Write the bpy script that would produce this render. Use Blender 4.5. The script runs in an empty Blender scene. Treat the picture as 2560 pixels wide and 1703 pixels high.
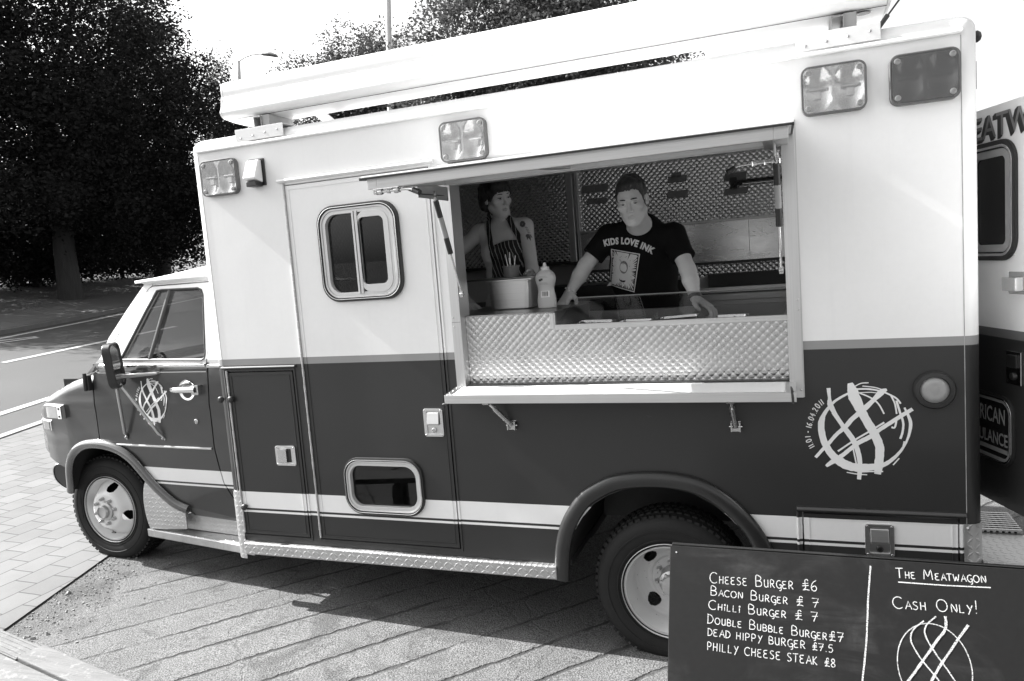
import bpy, bmesh, math, random
import numpy as np
from mathutils import Vector, Matrix, Euler, noise
from mathutils.bvhtree import BVHTree
rad = math.radians
S = bpy.context.scene
# ------------------------------------------------------------------ camera
cam_d = bpy.data.cameras.new('camera'); cam = bpy.data.objects.new('camera', cam_d)
S.collection.objects.link(cam); S.camera = cam
cam_d.sensor_width = 36; cam_d.lens = 26.0656; cam_d.clip_start = .05; cam_d.clip_end = 1500
def Rq(yaw, pit, rol):
    return Matrix.Rotation(yaw, 3, 'Z') @ Matrix.Rotation(pit, 3, 'X') @ Matrix.Rotation(rol, 3, 'Y')
_M = Rq(rad(20.88655), rad(-6.038165), rad(4.415756))
_R = Matrix((_M.col[0], _M.col[2], -_M.col[1])).transposed()
cam.matrix_world = Matrix.Translation((2.925605, -3.203571, 1.897464)) @ _R.to_4x4()
# ------------------------------------------------------------------ light
SUN = Vector((-1.2, -.030, 1.0)).normalized()          # towards the sun
sun_d = bpy.data.lights.new('sun', 'SUN'); sun = bpy.data.objects.new('sun', sun_d)
S.collection.objects.link(sun); sun_d.energy = 5.0; sun_d.angle = rad(.5); sun_d.color = (1, .995, .985)
sun.rotation_euler = SUN.to_track_quat('Z', 'Y').to_euler(); sun.location = (-20, -2, 25)
W = bpy.data.worlds.new('World'); S.world = W; W.use_nodes = True
wn, wl = W.node_tree.nodes, W.node_tree.links
bg = wn['Background']; sky = wn.new('ShaderNodeTexSky'); sky.sky_type = 'NISHITA'; sky.sun_disc = False
sky.sun_elevation = math.asin(SUN.z); sky.sun_rotation = math.atan2(SUN.x, SUN.y)
sky.air_density = 1.6; sky.dust_density = 4.0; sky.ozone_density = 1.0
bw = wn.new('ShaderNodeRGBToBW'); wl.new(sky.outputs[0], bw.inputs[0]); wl.new(bw.outputs[0], bg.inputs[0])
bg.inputs[1].default_value = .115
S.view_settings.view_transform = 'Standard'; S.view_settings.look = 'None'
S.view_settings.exposure = 1.68
S.view_settings.gamma = 1
S.render.engine = 'CYCLES'
S.cycles.max_bounces = 10; S.cycles.diffuse_bounces = 7; S.cycles.glossy_bounces = 5; S.cycles.transparent_max_bounces = 16
# ------------------------------------------------------------------ material helpers
class NT:
    def __init__(s, name):
        s.m = bpy.data.materials.new(name); s.m.use_nodes = True
        s.t = s.m.node_tree; s.n = s.t.nodes; s.b = s.n['Principled BSDF']; s.out = s.n['Material Output']
    def link(s, a, b): s.t.links.new(a, b)
    def node(s, typ, ins=None, **kw):
        n = s.n.new('ShaderNode' + typ)
        for k, v in kw.items(): setattr(n, k, v)
        for k, v in (ins or {}).items(): s.put(n.inputs[k], v)
        return n
    def put(s, sock, v):
        if isinstance(v, bpy.types.NodeSocket): s.link(v, sock)
        else: sock.default_value = v
    def math(s, op, a, b=0, c=0, clamp=False):
        n = s.node('Math', operation=op, use_clamp=clamp)
        for i, v in enumerate((a, b, c)): s.put(n.inputs[i], v)
        return n.outputs[0]
    def obj(s):
        n = s.node('TexCoord'); return n.outputs['Object']
    def xyz(s, v=None):
        n = s.node('SeparateXYZ', {0: v or s.obj()}); return n.outputs
    def noise(s, scale, detail=4, rough=.55, vec=None, dist=0):
        n = s.node('TexNoise', {'Scale': scale, 'Detail': detail, 'Roughness': rough, 'Distortion': dist})
        s.link(vec or s.obj(), n.inputs['Vector']); return n.outputs['Fac']
    def ramp(s, fac, stops, const=False):
        n = s.node('ValToRGB', {0: fac}); r = n.color_ramp
        if const: r.interpolation = 'CONSTANT'
        while len(r.elements) < len(stops): r.elements.new(1)
        for e, (p, c) in zip(r.elements, stops): e.position = p; e.color = (c, c, c, 1)
        return n.outputs[0]
    def mix(s, f, a, b):      # scalar mix
        n = s.node('Mix', data_type='FLOAT')
        s.put(n.inputs[0], f); s.put(n.inputs[2], a); s.put(n.inputs[3], b); return n.outputs[0]
    def bump(s, h, strength=.3, dist=.01):
        n = s.node('Bump', {'Strength': strength, 'Distance': dist, 'Height': h})
        s.link(n.outputs[0], s.b.inputs['Normal']); return n
    def col(s, v):
        if isinstance(v, (int, float)): s.b.inputs['Base Color'].default_value = (v, v, v, 1)
        else: s.link(v, s.b.inputs['Base Color'])
    def set(s, **kw):
        for k, v in kw.items(): s.put(s.b.inputs[k.replace('_', ' ')], v)
        return s
def mat(name, c, rough=.5, metal=0, var=0, vscale=8, bump=0, bscale=60, coat=0, spec=.5, rvar=0):
    t = NT(name)
    if var:
        f = t.noise(vscale, 6, .6)
        t.col(t.mix(f, c * (1 - var), c * (1 + var)))
    else: t.col(c)
    t.set(Roughness=rough, Metallic=metal, Coat_Weight=coat)
    t.b.inputs['Specular IOR Level'].default_value = spec; t.b.inputs['Coat Roughness'].default_value = .08
    if rvar: t.link(t.math('MULTIPLY_ADD', t.noise(vscale * 2.3, 5), rvar, rough - rvar / 2), t.b.inputs['Roughness'])
    if bump: t.bump(t.noise(bscale, 5), bump, .004)
    return t.m
def banded(name, bands, xmin=None, xz=None, coat=.12):
    """paint bands by height: bands = [(z_from, albedo)...] rising"""
    t = NT(name); x, y, z = t.xyz()
    if xz: z = t.math('MULTIPLY_ADD', x, xz, z)
    c = t.ramp(t.math('MULTIPLY', z, 1 / 3.), [(b / 3., v) for b, v in bands], True)
    if xmin is not None:
        up = t.math('GREATER_THAN', z, 1.0)
        k = t.math('MAXIMUM', t.math('GREATER_THAN', x, xmin), up)
        c = t.mix(k, bands[0][1], c)
    n = t.noise(2.2, 7, .62); n2 = t.noise(38, 4, .7)
    sc = t.ramp(t.noise(34, 3, .5, dist=1.5), [(0, 0), (.73, 0), (.77, 1)])
    c = t.math('MULTIPLY', c, t.math('MULTIPLY_ADD', n, .14, .93))
    c = t.math('MULTIPLY', c, t.math('MULTIPLY_ADD', n2, .06, .97))
    c = t.math('MULTIPLY_ADD', sc, .012, c)
    mp = t.node('Mapping', {0: t.obj()}); mp.inputs['Scale'].default_value = (17, 17, 1.1); stk = t.ramp(t.noise(1, 5, .65, mp.outputs[0], .3), [(0, 1), (.55, 1), (.75, .965)])
    c = t.math('MULTIPLY', c, stk)
    t.col(c); t.set(Roughness=t.math('MULTIPLY_ADD', n, .25, .30), Coat_Weight=coat); t.b.inputs['Specular IOR Level'].default_value = .35
    t.b.inputs['Coat Roughness'].default_value = .12
    t.bump(t.noise(3.5, 2), .06, .02)
    return t.m
WHT, DRK, BLT = .73, .026, .25
P_BODY = banded('body_paint', [(0, DRK), (.627, WHT), (.641, DRK), (.652, WHT), (.727, DRK), (.737, WHT), (.749, DRK), (1.452, BLT), (1.478, WHT)])
P_DOOR = banded('rear_door_paint', [(0, DRK), (1.452, BLT * .5), (1.478, WHT)])
P_CAB = banded('cab_paint', [(0, DRK), (.684, WHT), (.697, DRK), (.711, WHT), (.762, DRK), (.773, WHT), (.786, DRK), (1.436, BLT), (1.455, WHT)], xmin=-.98, xz=.022, coat=.9)
P_WHITE = banded('white_paint', [(0, WHT), (.5, WHT)])
P_DARK = banded('dark_paint', [(0, DRK), (.5, DRK)], coat=.9)
ALU = mat('aluminium', .62, .34, 1, .12, 14, rvar=.2)
CHROME = mat('chrome', .72, .12, 1, .08, 20, rvar=.1)
STEEL = mat('stainless_steel', .52, .26, 1, .12, 9, rvar=.16)
RUBBER = mat('black_rubber', .02, .55, 0, .3, 30, .15, 120)
BLACK = mat('black_plastic', .016, .4)
DARKMETAL = mat('dark_metal', .05, .5, .4, .3, 10)
FLARE = mat('flare_rubber', .020, .30, 0, .35, 9, .1, 40)
WHITEPL = mat('white_plastic', .74, .4, 0, .06, 10)
GREYPL = mat('grey_plastic', .30, .45, 0, .1, 20)
LINER = mat('dark_liner', .012, .9)
def brushed(name, c=.55, axis=0):
    t = NT(name); m = t.node('Mapping', {0: t.obj()}); sc = [220, 220, 220]; sc[axis] = 3
    m.inputs['Scale'].default_value = sc
    n = t.noise(1, 4, .6, m.outputs[0]); t.col(t.mix(n, c * .85, c * 1.12)); big = t.noise(5, 4)
    t.set(Metallic=1, Roughness=t.math('MULTIPLY_ADD', n, .2, t.math('MULTIPLY_ADD', big, .16, .16)))
    t.bump(n, .06, .002); return t.m
BRUSH_X = brushed('brushed_aluminium_long', .62, 0); BRUSH_Z = brushed('brushed_aluminium_upright', .62, 2)
def engine_turned(name, s=.036, ax=0, base=.55, rough=.21, aniso=.92, dome=.30):
    """stainless sheet swirled with overlapping discs: the brushing runs round each disc"""
    t = NT(name); o = t.xyz(); h, v = o[ax], o[2]
    vz = t.math('DIVIDE', v, s * .5); row = t.math('FLOOR', vz)
    hx = t.math('MULTIPLY_ADD', t.math('MODULO', t.math('ABSOLUTE', row), 2), .5, t.math('DIVIDE', h, s))
    a = t.math('SUBTRACT', t.math('FRACT', hx), .5)
    fz = t.math('FRACT', vz)
    # own disc, or the half-shifted disc of the next row (drawn over it, like scales)
    b1 = t.math('MULTIPLY', t.math('SUBTRACT', fz, .5), .5); sg = t.math('SIGN', b1)
    a2 = t.math('SUBTRACT', t.math('FRACT', t.math('ADD', hx, .5)), .5); b2 = t.math('SUBTRACT', b1, t.math('MULTIPLY', sg, .5))
    d1 = t.math('ADD', t.math('MULTIPLY', a, a), t.math('MULTIPLY', b1, b1)); d2 = t.math('ADD', t.math('MULTIPLY', a2, a2), t.math('MULTIPLY', b2, b2))
    use2 = t.math('LESS_THAN', t.math('SUBTRACT', d2, t.math('MULTIPLY', sg, .075)), d1)
    A = t.mix(use2, a, a2); B = t.mix(use2, b1, b2)
    neg = t.math('MULTIPLY', B, -1)
    cv = t.node('CombineXYZ', {(0 if ax == 0 else 1): neg, 2: A})
    nr = t.node('VectorMath', operation='NORMALIZE'); t.link(cv.outputs[0], nr.inputs[0])
    r2 = t.math('SQRT', t.math('ADD', t.math('MULTIPLY', A, A), t.math('MULTIPLY', B, B)))
    n = t.noise(7, 5, .6)
    rings = t.math('SINE', t.math('MULTIPLY', r2, 150))
    t.col(t.math('MULTIPLY', t.mix(n, base * .85, base * 1.12), t.math('MULTIPLY_ADD', rings, .05, .95)))
    t.set(Metallic=1, Anisotropic=aniso, Roughness=t.math('MULTIPLY_ADD', n, .14, rough))
    t.link(nr.outputs[0], t.b.inputs['Tangent'])
    t.bump(t.math('MULTIPLY', t.math('MULTIPLY', r2, r2), -1), 1.0, s * dome); return t.m
TURNED = engine_turned('engine_turned_steel')
TURNED_IN = engine_turned('engine_turned_wall', .040, 0, .80, .16, .8, .30)
TURNED_SIDE = engine_turned('engine_turned_side_wall', .040, 1, .7, .22, .8, .6)
def diamond(name, ax=(0, 2), base=.50, cell=.028, rough=.33):
    t = NT(name); o = t.xyz(); u = t.math('DIVIDE', o[ax[0]], cell); v = t.math('DIVIDE', o[ax[1]], cell)
    p = t.math('MODULO', t.math('ABSOLUTE', t.math('ADD', t.math('FLOOR', u), t.math('FLOOR', v))), 2)
    sg = t.math('MULTIPLY_ADD', p, -2, 1)
    a = t.math('SUBTRACT', t.math('FRACT', u), .5); b = t.math('SUBTRACT', t.math('FRACT', v), .5)
    bs = t.math('MULTIPLY', b, sg)
    l = t.math('ABSOLUTE', t.math('ADD', a, bs)); w = t.math('ABSOLUTE', t.math('SUBTRACT', a, bs))
    hgt = t.math('SUBTRACT', 1, t.math('MULTIPLY_ADD', l, 1.15, t.math('MULTIPLY', w, 3.4)), clamp=True)
    hgt = t.math('MINIMUM', hgt, .45)
    n = t.noise(12, 5, .6); t.col(t.mix(n, base * .75, base * 1.15))
    t.set(Metallic=.9, Roughness=t.math('MULTIPLY_ADD', n, .25, rough))
    t.bump(hgt, .55, .006); return t.m
DIA_XZ = diamond('tread_plate_side'); DIA_XY = diamond('tread_plate_top', (0, 1)); DIA_YZ = diamond('tread_plate_end', (1, 2))
def glass(name, tint=.75, refl=.9, rough=.02):
    t = NT(name); tr = t.node('BsdfTransparent', {0: (tint, tint, tint, 1)}); gl = t.node('BsdfGlossy', {0: (1, 1, 1, 1), 1: rough})
    fr = t.node('LayerWeight', {0: .5}); mx = t.node('MixShader'); f5 = t.math('MULTIPLY_ADD', t.math('POWER', fr.outputs['Facing'], 5), .94, .045)
    t.link(t.math('MULTIPLY', f5, refl), mx.inputs[0]); t.link(tr.outputs[0], mx.inputs[1]); t.link(gl.outputs[0], mx.inputs[2])
    t.link(mx.outputs[0], t.out.inputs[0]); return t.m
GLASS = glass('clear_glass', .82); GLASS_DARK = glass('tinted_glass', .28); GLASS_COUNTER = glass('counter_glass', .88, .45)
def lens(name, tint, ribs=True):
    t = NT(name); x, y, z = t.xyz()
    tr = t.node('BsdfTransparent', {0: (tint, tint, tint, 1)}); gl = t.node('BsdfGlossy', {0: (1, 1, 1, 1), 1: .12})
    df = t.node('BsdfDiffuse', {0: (tint * .8,) * 3 + (1,)})
    bp = t.node('Bump', {'Strength': .12, 'Distance': .003, 'Height': t.math('SINE', t.math('MULTIPLY', x, 700))})
    t.link(bp.outputs[0], gl.inputs['Normal'])
    fr = t.node('LayerWeight', {0: .5}); mx = t.node('MixShader'); m2 = t.node('MixShader', {0: .16})
    t.link(t.math('MULTIPLY_ADD', t.math('POWER', fr.outputs['Facing'], 5), .9, .06), mx.inputs[0]); t.link(tr.outputs[0], m2.inputs[1]); t.link(df.outputs[0], m2.inputs[2])
    t.link(m2.outputs[0], mx.inputs[1]); t.link(gl.outputs[0], mx.inputs[2]); t.link(mx.outputs[0], t.out.inputs[0]); return t.m
LENS_CLEAR = lens('clear_lens', .72); LENS_DARK = lens('dark_lens', .24); LENS_AMBER = lens('amber_lens', .62)
# ------------------------------------------------------------------ object helpers
def link(o): S.collection.objects.link(o); return o
def tag(o, label=None, cat=None, group=None, kind=None):
    for k, v in (('label', label), ('category', cat), ('group', group), ('kind', kind)):
        if v: o[k] = v
    return o
def empty(name, loc, label, cat, group=None):
    o = link(bpy.data.objects.new(name, None)); o.location = loc; o.empty_display_size = .2
    o['_w'] = tuple(loc); return tag(o, label, cat, group)
def pin(o, parent):                      # parent, keeping world-space vertices
    o.parent = parent
    w = Vector((0, 0, 0)); p = parent
    while p is not None:
        w += p.location if p.parent is None else Vector((0, 0, 0)); p = p.parent
    if parent.parent is None: o.matrix_parent_inverse = Matrix.Translation(-parent.location)
    return o
class MB:
    def __init__(s): s.v = []; s.f = []; s.m = []; s.s = []
    def add(s, vs, fs, mi=0, sm=False):
        o = len(s.v); s.v += [tuple(p) for p in vs]
        for f in fs: s.f.append(tuple(i + o for i in f)); s.m.append(mi); s.s.append(sm)
        return s
    def box(s, x0, x1, y0, y1, z0, z1, mi=0):
        v = [(x, y, z) for z in (z0, z1) for y in (y0, y1) for x in (x0, x1)]
        return s.add(v, [(0, 2, 3, 1), (4, 5, 7, 6), (0, 1, 5, 4), (2, 6, 7, 3), (0, 4, 6, 2), (1, 3, 7, 5)], mi)
    def obox(s, c, dims, R, mi=0):
        dx, dy, dz = [d / 2 for d in dims]; c = Vector(c)
        v = [c + R @ Vector((x, y, z)) for z in (-dz, dz) for y in (-dy, dy) for x in (-dx, dx)]
        return s.add(v, [(0, 2, 3, 1), (4, 5, 7, 6), (0, 1, 5, 4), (2, 6, 7, 3), (0, 4, 6, 2), (1, 3, 7, 5)], mi)
    def tube(s, pts, r, n=10, mi=0, sq=None, caps=True):
        pts = [Vector(p) for p in pts]; rs = r if isinstance(r, list) else [r] * len(pts)
        up = None; rings = []
        for i, p in enumerate(pts):
            t = (pts[min(i + 1, len(pts) - 1)] - pts[max(i - 1, 0)]).normalized()
            if up is None: up = t.orthogonal().normalized() if sq is None else Vector(sq)
            a = up - t * up.dot(t)
            a = a.normalized() if a.length > 1e-6 else t.orthogonal().normalized(); up = a; b = t.cross(a)
            rr = rs[i] if isinstance(rs[i], (tuple, list)) else (rs[i], rs[i])
            rings.append([p + a * math.cos(2 * math.pi * k / n) * rr[0] + b * math.sin(2 * math.pi * k / n) * rr[1] for k in range(n)])
        vs = [q for g in rings for q in g]; fs = []
        for i in range(len(pts) - 1):
            for k in range(n): fs.append((i * n + k, i * n + (k + 1) % n, (i + 1) * n + (k + 1) % n, (i + 1) * n + k))
        s.add(vs, fs, mi, True)
        if caps:
            s.add(rings[0], [tuple(range(n - 1, -1, -1))], mi); s.add(rings[-1], [tuple(range(n))], mi)
        return s
    def lathe(s, prof, c, axis=(0, -1, 0), n=48, mi=0, close=False):
        ax = Vector(axis).normalized(); a = ax.orthogonal().normalized(); b = ax.cross(a); c = Vector(c)
        vs = [c + ax * h + (a * math.cos(2 * math.pi * k / n) + b * math.sin(2 * math.pi * k / n)) * r for r, h in prof for k in range(n)]
        fs = []
        for i in range(len(prof) - 1):
            for k in range(n): fs.append((i * n + k, i * n + (k + 1) % n, (i + 1) * n + (k + 1) % n, (i + 1) * n + k))
        return s.add(vs, fs, mi, True)
    def prism(s, poly, f0, f1, mi=0):        # poly: list of 2d ; f0/f1 map 2d->3d
        n = len(poly); vs = [f0(p) for p in poly] + [f1(p) for p in poly]
        fs = [tuple(range(n - 1, -1, -1)), tuple(range(n, 2 * n))] + [(i, (i + 1) % n, n + (i + 1) % n, n + i) for i in range(n)]
        return s.add(vs, fs, mi)
    def ring(s, A, B, fo, y0, y1, mi=0, sm=False):    # frame between loops A (outer) and B (inner), same count
        n = len(A); vs = [fo(p, y0) for p in A] + [fo(p, y0) for p in B] + [fo(p, y1) for p in A] + [fo(p, y1) for p in B]
        fs = []
        for i in range(n):
            j = (i + 1) % n
            fs += [(i, j, n + j, n + i), (2 * n + i, 3 * n + i, 3 * n + j, 2 * n + j), (i, 2 * n + i, 2 * n + j, j), (n + i, n + j, 3 * n + j, 3 * n + i)]
        return s.add(vs, fs, mi, sm)
    def ribbon(s, pts, w, fo, d=0, mi=0, jit=0, rnd=random):   # flat stroke; fo(a,b,d)->3d
        n = len(pts); ws = w if isinstance(w, (list, tuple)) else [w] * n; vs = []
        for i in range(n):
            a, b = pts[max(i - 1, 0)], pts[min(i + 1, n - 1)]
            tx, ty = b[0] - a[0], b[1] - a[1]; l = math.hypot(tx, ty) or 1; nx, ny = -ty / l, tx / l
            h = ws[i] / 2
            for sg in (1, -1):
                k = h * sg * (1 + rnd.uniform(-jit, jit)); vs.append(fo(pts[i][0] + nx * k, pts[i][1] + ny * k, d))
        return s.add(vs, [(2 * i, 2 * i + 1, 2 * i + 3, 2 * i + 2) for i in range(n - 1)], mi)
    def build(s, name, mats, parent=None, bevel=0, angle=40, xf=None, seg=2, local=False):
        me = bpy.data.meshes.new(name); v = s.v if xf is None else [tuple(xf @ Vector(p)) for p in s.v]
        me.from_pydata(v, [], s.f)
        for m in (mats if isinstance(mats, (list, tuple)) else [mats]): me.materials.append(m)
        me.polygons.foreach_set('material_index', s.m); me.polygons.foreach_set('use_smooth', s.s)
        me.validate(); me.update()
        o = link(bpy.data.objects.new(name, me))
        if bevel:
            b = o.modifiers.new('bevel', 'BEVEL'); b.width = bevel; b.segments = seg; b.limit_method = 'ANGLE'; b.angle_limit = rad(40)
            b.harden_normals = False
        elif any(s.s): me.set_sharp_from_angle(angle=rad(angle))
        if parent is not None:
            if local: o.parent = parent
            else: pin(o, parent)
        return o
def rr(x0, x1, z0, z1, r, n=6):
    out = []
    for cx, cz, a0 in ((x1 - r, z1 - r, 0), (x0 + r, z1 - r, 90), (x0 + r, z0 + r, 180), (x1 - r, z0 + r, 270)):
        for i in range(n + 1):
            a = rad(a0 + 90 * i / n); out.append((cx + r * math.cos(a), cz + r * math.sin(a)))
    return out
def ell(cx, cz, rx, rz, n=32): return [(cx + rx * math.cos(2 * math.pi * i / n), cz + rz * math.sin(2 * math.pi * i / n)) for i in range(n)]
FY = lambda p, y: (p[0], y, p[1])
def catmull(pts, k=6):
    P = [pts[0]] + list(pts) + [pts[-1]]; out = []
    for i in range(1, len(P) - 2):
        for j in range(k):
            t = j / k; q = []
            for d in range(len(P[0])):
                a, b, c, e = P[i - 1][d], P[i][d], P[i + 1][d], P[i + 2][d]
                q.append(.5 * (2 * b + (c - a) * t + (2 * a - 5 * b + 4 * c - e) * t * t + (3 * b - a - 3 * c + e) * t ** 3))
            out.append(tuple(q))
    out.append(tuple(pts[-1])); return out
def panel(name, outline, holes, mats, parent, yf=None, thick=.03, dx=.15, dz=.15, y=0, flip=False, matf=None):
    """sheet cut from the outline (x,z) with holes, diced so that yf(x,z) can bend it"""
    bm = bmesh.new()
    for lp in [outline] + holes:
        vs = [bm.verts.new((a, 0, b)) for a, b in lp]
        for i in range(len(vs)): bm.edges.new((vs[i], vs[(i + 1) % len(vs)]))
    bmesh.ops.triangle_fill(bm, use_beauty=True, use_dissolve=False, edges=bm.edges[:])
    xs = [p[0] for p in outline]; zs = [p[1] for p in outline]
    if yf:
        k = min(xs) + dx
        while k < max(xs):
            bmesh.ops.bisect_plane(bm, geom=bm.verts[:] + bm.edges[:] + bm.faces[:], plane_co=(k, 0, 0), plane_no=(1, 0, 0)); k += dx
        k = min(zs) + dz
        while k < max(zs):
            bmesh.ops.bisect_plane(bm, geom=bm.verts[:] + bm.edges[:] + bm.faces[:], plane_co=(0, 0, k), plane_no=(0, 0, 1)); k += dz
        for v in bm.verts: v.co.y = yf(v.co.x, v.co.z)
    for v in bm.verts: v.co.y += y
    if flip:
        for v in bm.verts: v.co.y = 2.4 - v.co.y
    bmesh.ops.remove_doubles(bm, verts=bm.verts[:], dist=1e-5)
    bm.normal_update()
    want = 1 if flip else -1
    for f in bm.faces:
        if f.normal.y * want < 0: f.normal_flip()
    bm.verts.index_update(); V = [v.co.copy() for v in bm.verts]; F = [[v.index for v in f.verts] for f in bm.faces]
    E = [(l.vert.index, l.link_loop_next.vert.index) for f in bm.faces for l in f.loops if len(l.edge.link_faces) == 1]; bm.free()
    n = len(V); back = [v + Vector((0, -want * thick, 0)) for v in V]; vs = V + back; fs = F + [[n + i for i in reversed(f)] for f in F]
    def nrm(v):
        if not yf: return Vector((0, want, 0))
        e = .004; gx_ = (yf(v.x + e, v.z) - yf(v.x - e, v.z)) / (2 * e); gz_ = (yf(v.x, v.z + e) - yf(v.x, v.z - e)) / (2 * e); return Vector((gx_, -1 if not flip else 1, gz_)).normalized()
    N = [nrm(v) for v in V]; N = N + [-q for q in N]
    for a, b in E:
        k = len(vs); vs += [V[b], V[a], back[a], back[b]]; fs.append([k, k + 1, k + 2, k + 3]); q = (V[a] - V[b]).cross(back[a] - V[b]); q = q.normalized() if q.length > 1e-9 else Vector((0, 0, 1)); N += [q] * 4
    me = bpy.data.meshes.new(name); me.from_pydata([tuple(v) for v in vs], [], fs)
    for m in (mats if isinstance(mats, (list, tuple)) else [mats]): me.materials.append(m)
    me.polygons.foreach_set('use_smooth', [True] * len(fs)); me.update(); me.normals_split_custom_set_from_vertices([tuple(q) for q in N])
    o = link(bpy.data.objects.new(name, me))
    if parent is not None: pin(o, parent)
    return o
def text_geo(body, size, bold=0, res=4, align='LEFT', spacing=1):
    cu = bpy.data.curves.new('t', 'FONT'); cu.body = body; cu.size = size; cu.offset = bold; cu.resolution_u = res
    cu.align_x = align; cu.fill_mode = 'FRONT'; cu.space_character = spacing
    ob = bpy.data.objects.new('t', cu); S.collection.objects.link(ob)
    dg = bpy.context.evaluated_depsgraph_get(); me = ob.evaluated_get(dg).to_mesh()
    vs = [tuple(v.co) for v in me.vertices]; fs = [tuple(p.vertices) for p in me.polygons]
    ob.evaluated_get(dg).to_mesh_clear(); bpy.data.objects.remove(ob); bpy.data.curves.remove(cu)
    return vs, fs
# ground height under the whole place (the street climbs to the left)
GX = [-400, -80, -40, -30, -26, -22, -19, -17.5, -15, -10.7, -7, -5, -2.5, -1.34, 2.365, 8, 60]
GZ = [6, 4, 3.08, 2.78, 2.45, 1.95, 1.60, 1.42, 1.17, .80, .50, .345, .185, .145, .045, -.10, -1.4]
def zg(x): return float(np.interp(x, GX, GZ))
# ------------------------------------------------------------------ single-stroke hand lettering (x right, y up, cap height 1)
def arc(cx, cy, rx, ry, a0, a1, n=8): return [(cx + rx * math.cos(rad(a0 + (a1 - a0) * i / n)), cy + ry * math.sin(rad(a0 + (a1 - a0) * i / n))) for i in range(n + 1)]
GLYPH = {
 'A': [[(0, 0), (.35, 1), (.68, 0)], [(.12, .38), (.58, .38)]],
 'B': [[(.05, 0), (.05, 1), (.38, .97), (.52, .8), (.42, .58), (.08, .52)], [(.08, .52), (.45, .5), (.6, .28), (.45, .04), (.05, 0)]],
 'C': [arc(.42, .5, .42, .5, 50, 310, 12)],
 'D': [[(.05, 0), (.05, 1)], [(-.02, 1), (.4, .9), (.62, .5), (.4, .08), (-.02, 0)]],
 'E': [[(.5, .96), (.1, .92), (.02, .74), (.12, .56), (.4, .52)], [(.3, .52), (.05, .42), (.02, .18), (.14, .02), (.52, .04)]],
 'G': [arc(.38, .5, .36, .5, 55, 300, 11) + [(.62, .12), (.64, .42)], [(.4, .42), (.66, .42), (.62, -.25), (.4, -.3)]],
 'H': [[(.05, 1), (.03, 0)], [(.55, 1), (.52, 0)], [(.03, .5), (.54, .52)]],
 'I': [[(.1, 1), (.1, 0)]],
 'i': [[(.1, .66), (.1, 0)], arc(.12, .92, .07, .08, 0, 360, 8)],
 'K': [[(.05, 1), (.05, 0)], [(.5, 1), (.08, .45), (.55, 0)]],
 'L': [[(.08, 1), (.05, .02), (.5, .04)]],
 'l': [[(.05, .8), (.05, .02), (.4, .04)]],
 'M': [[(0, 0), (.12, 1), (.4, .3), (.7, 1), (.82, 0)]],
 'N': [[(.03, 0), (.05, 1), (.55, .05), (.57, 1)]],
 'O': [arc(.38, .5, .38, .5, 80, 440, 16)],
 'P': [[(.06, 0), (.05, 1), (.45, .95), (.52, .72), (.4, .5), (.06, .46)]],
 'R': [[(.05, 0), (.06, 1), (.42, .95), (.5, .75), (.38, .54), (.07, .5)], [(.2, .5), (.58, 0)]],
 'S': [[(.5, .92), (.25, 1), (.06, .8), (.2, .56), (.45, .42), (.5, .16), (.25, 0), (.02, .1)]],
 'T': [[(-.08, 1), (.62, 1.02)], [(.28, 1), (.26, 0)]],
 'U': [[(.04, 1), (.05, .25), (.2, .02), (.42, .06), (.52, .3), (.52, 1)], [(.52, .4), (.54, 0)]],
 'W': [[(0, 1), (.18, 0), (.38, .65), (.58, 0), (.78, 1)]],
 'Y': [[(.05, 1), (.3, .5)], [(.6, 1), (.12, -.15)]],
 '£': [[(.6, .85), (.48, 1), (.32, .92), (.3, .6), (.34, .25), (.1, 0), (.35, .08), (.68, .02)], [(.08, .58), (.6, .66)], [(.04, .38), (.62, .46)]],
 '0': [arc(.3, .5, .28, .5, 80, 440, 14)], '1': [[(.2, 1), (.18, 0)]], '2': [[(.02, .8), (.2, 1), (.45, .9), (.42, .6), (.02, .02), (.55, .04)]],
 '4': [[(.4, 1), (.02, .35), (.62, .38)], [(.42, .7), (.4, 0)]], '5': [[(.5, 1), (.1, .98), (.06, .58), (.35, .6), (.5, .32), (.34, .03), (.02, .05)]],
 '6': [[(.5, .95), (.2, .75), (.04, .35), (.15, .04), (.4, .02), (.52, .25), (.36, .46), (.08, .3)]], '7': [[(.0, .95), (.6, .98), (.25, 0)], [(.1, .5), (.62, .58)]],
 '8': [[(.3, .52), (.08, .75), (.3, 1), (.5, .76), (.3, .52), (.04, .25), (.28, 0), (.54, .24), (.3, .52)]],
 '.': [[(.1, 0), (.14, .06)]], '-': [[(.1, .45), (.5, .48)]], '!': [[(.14, 1.1), (.1, .35)], [(.08, .08), (.1, .02)]],
}
GW = {'I': .25, 'i': .26, '1': .35, '.': .3, ' ': .5, 'M': .95, 'W': .9, 'O': .9, 'C': .78, '-': .6, '!': .3, 'l': .5}
def strokes(text, x0, y0, x1, y1, h, small=None):
    """hand written line from (x0,y0) to (x1,y1); letters in lower-cap mode use small"""
    hs = []
    for i, c in enumerate(text): hs.append(small if (small and i in small_idx(text)) else h)
    tot = sum((GW.get(c, .68) + .14) * hh for c, hh in zip(text, hs)); L = math.hypot(x1 - x0, y1 - y0); k = L / tot
    ux, uy = (x1 - x0) / L, (y1 - y0) / L; out = []; p = 0
    for c, hh in zip(text, hs):
        for st in GLYPH.get(c, []):
            Q = [(a * hh * k, b * hh) for a, b in (catmull(st, 3) if len(st) > 3 else st)]
            out.append([(x0 + ux * (p + a) + uy * b, y0 + uy * (p + a) - ux * b) for a, b in Q])     # y grows downwards
        p += (GW.get(c, .68) + .14) * hh * k
    return out
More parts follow.
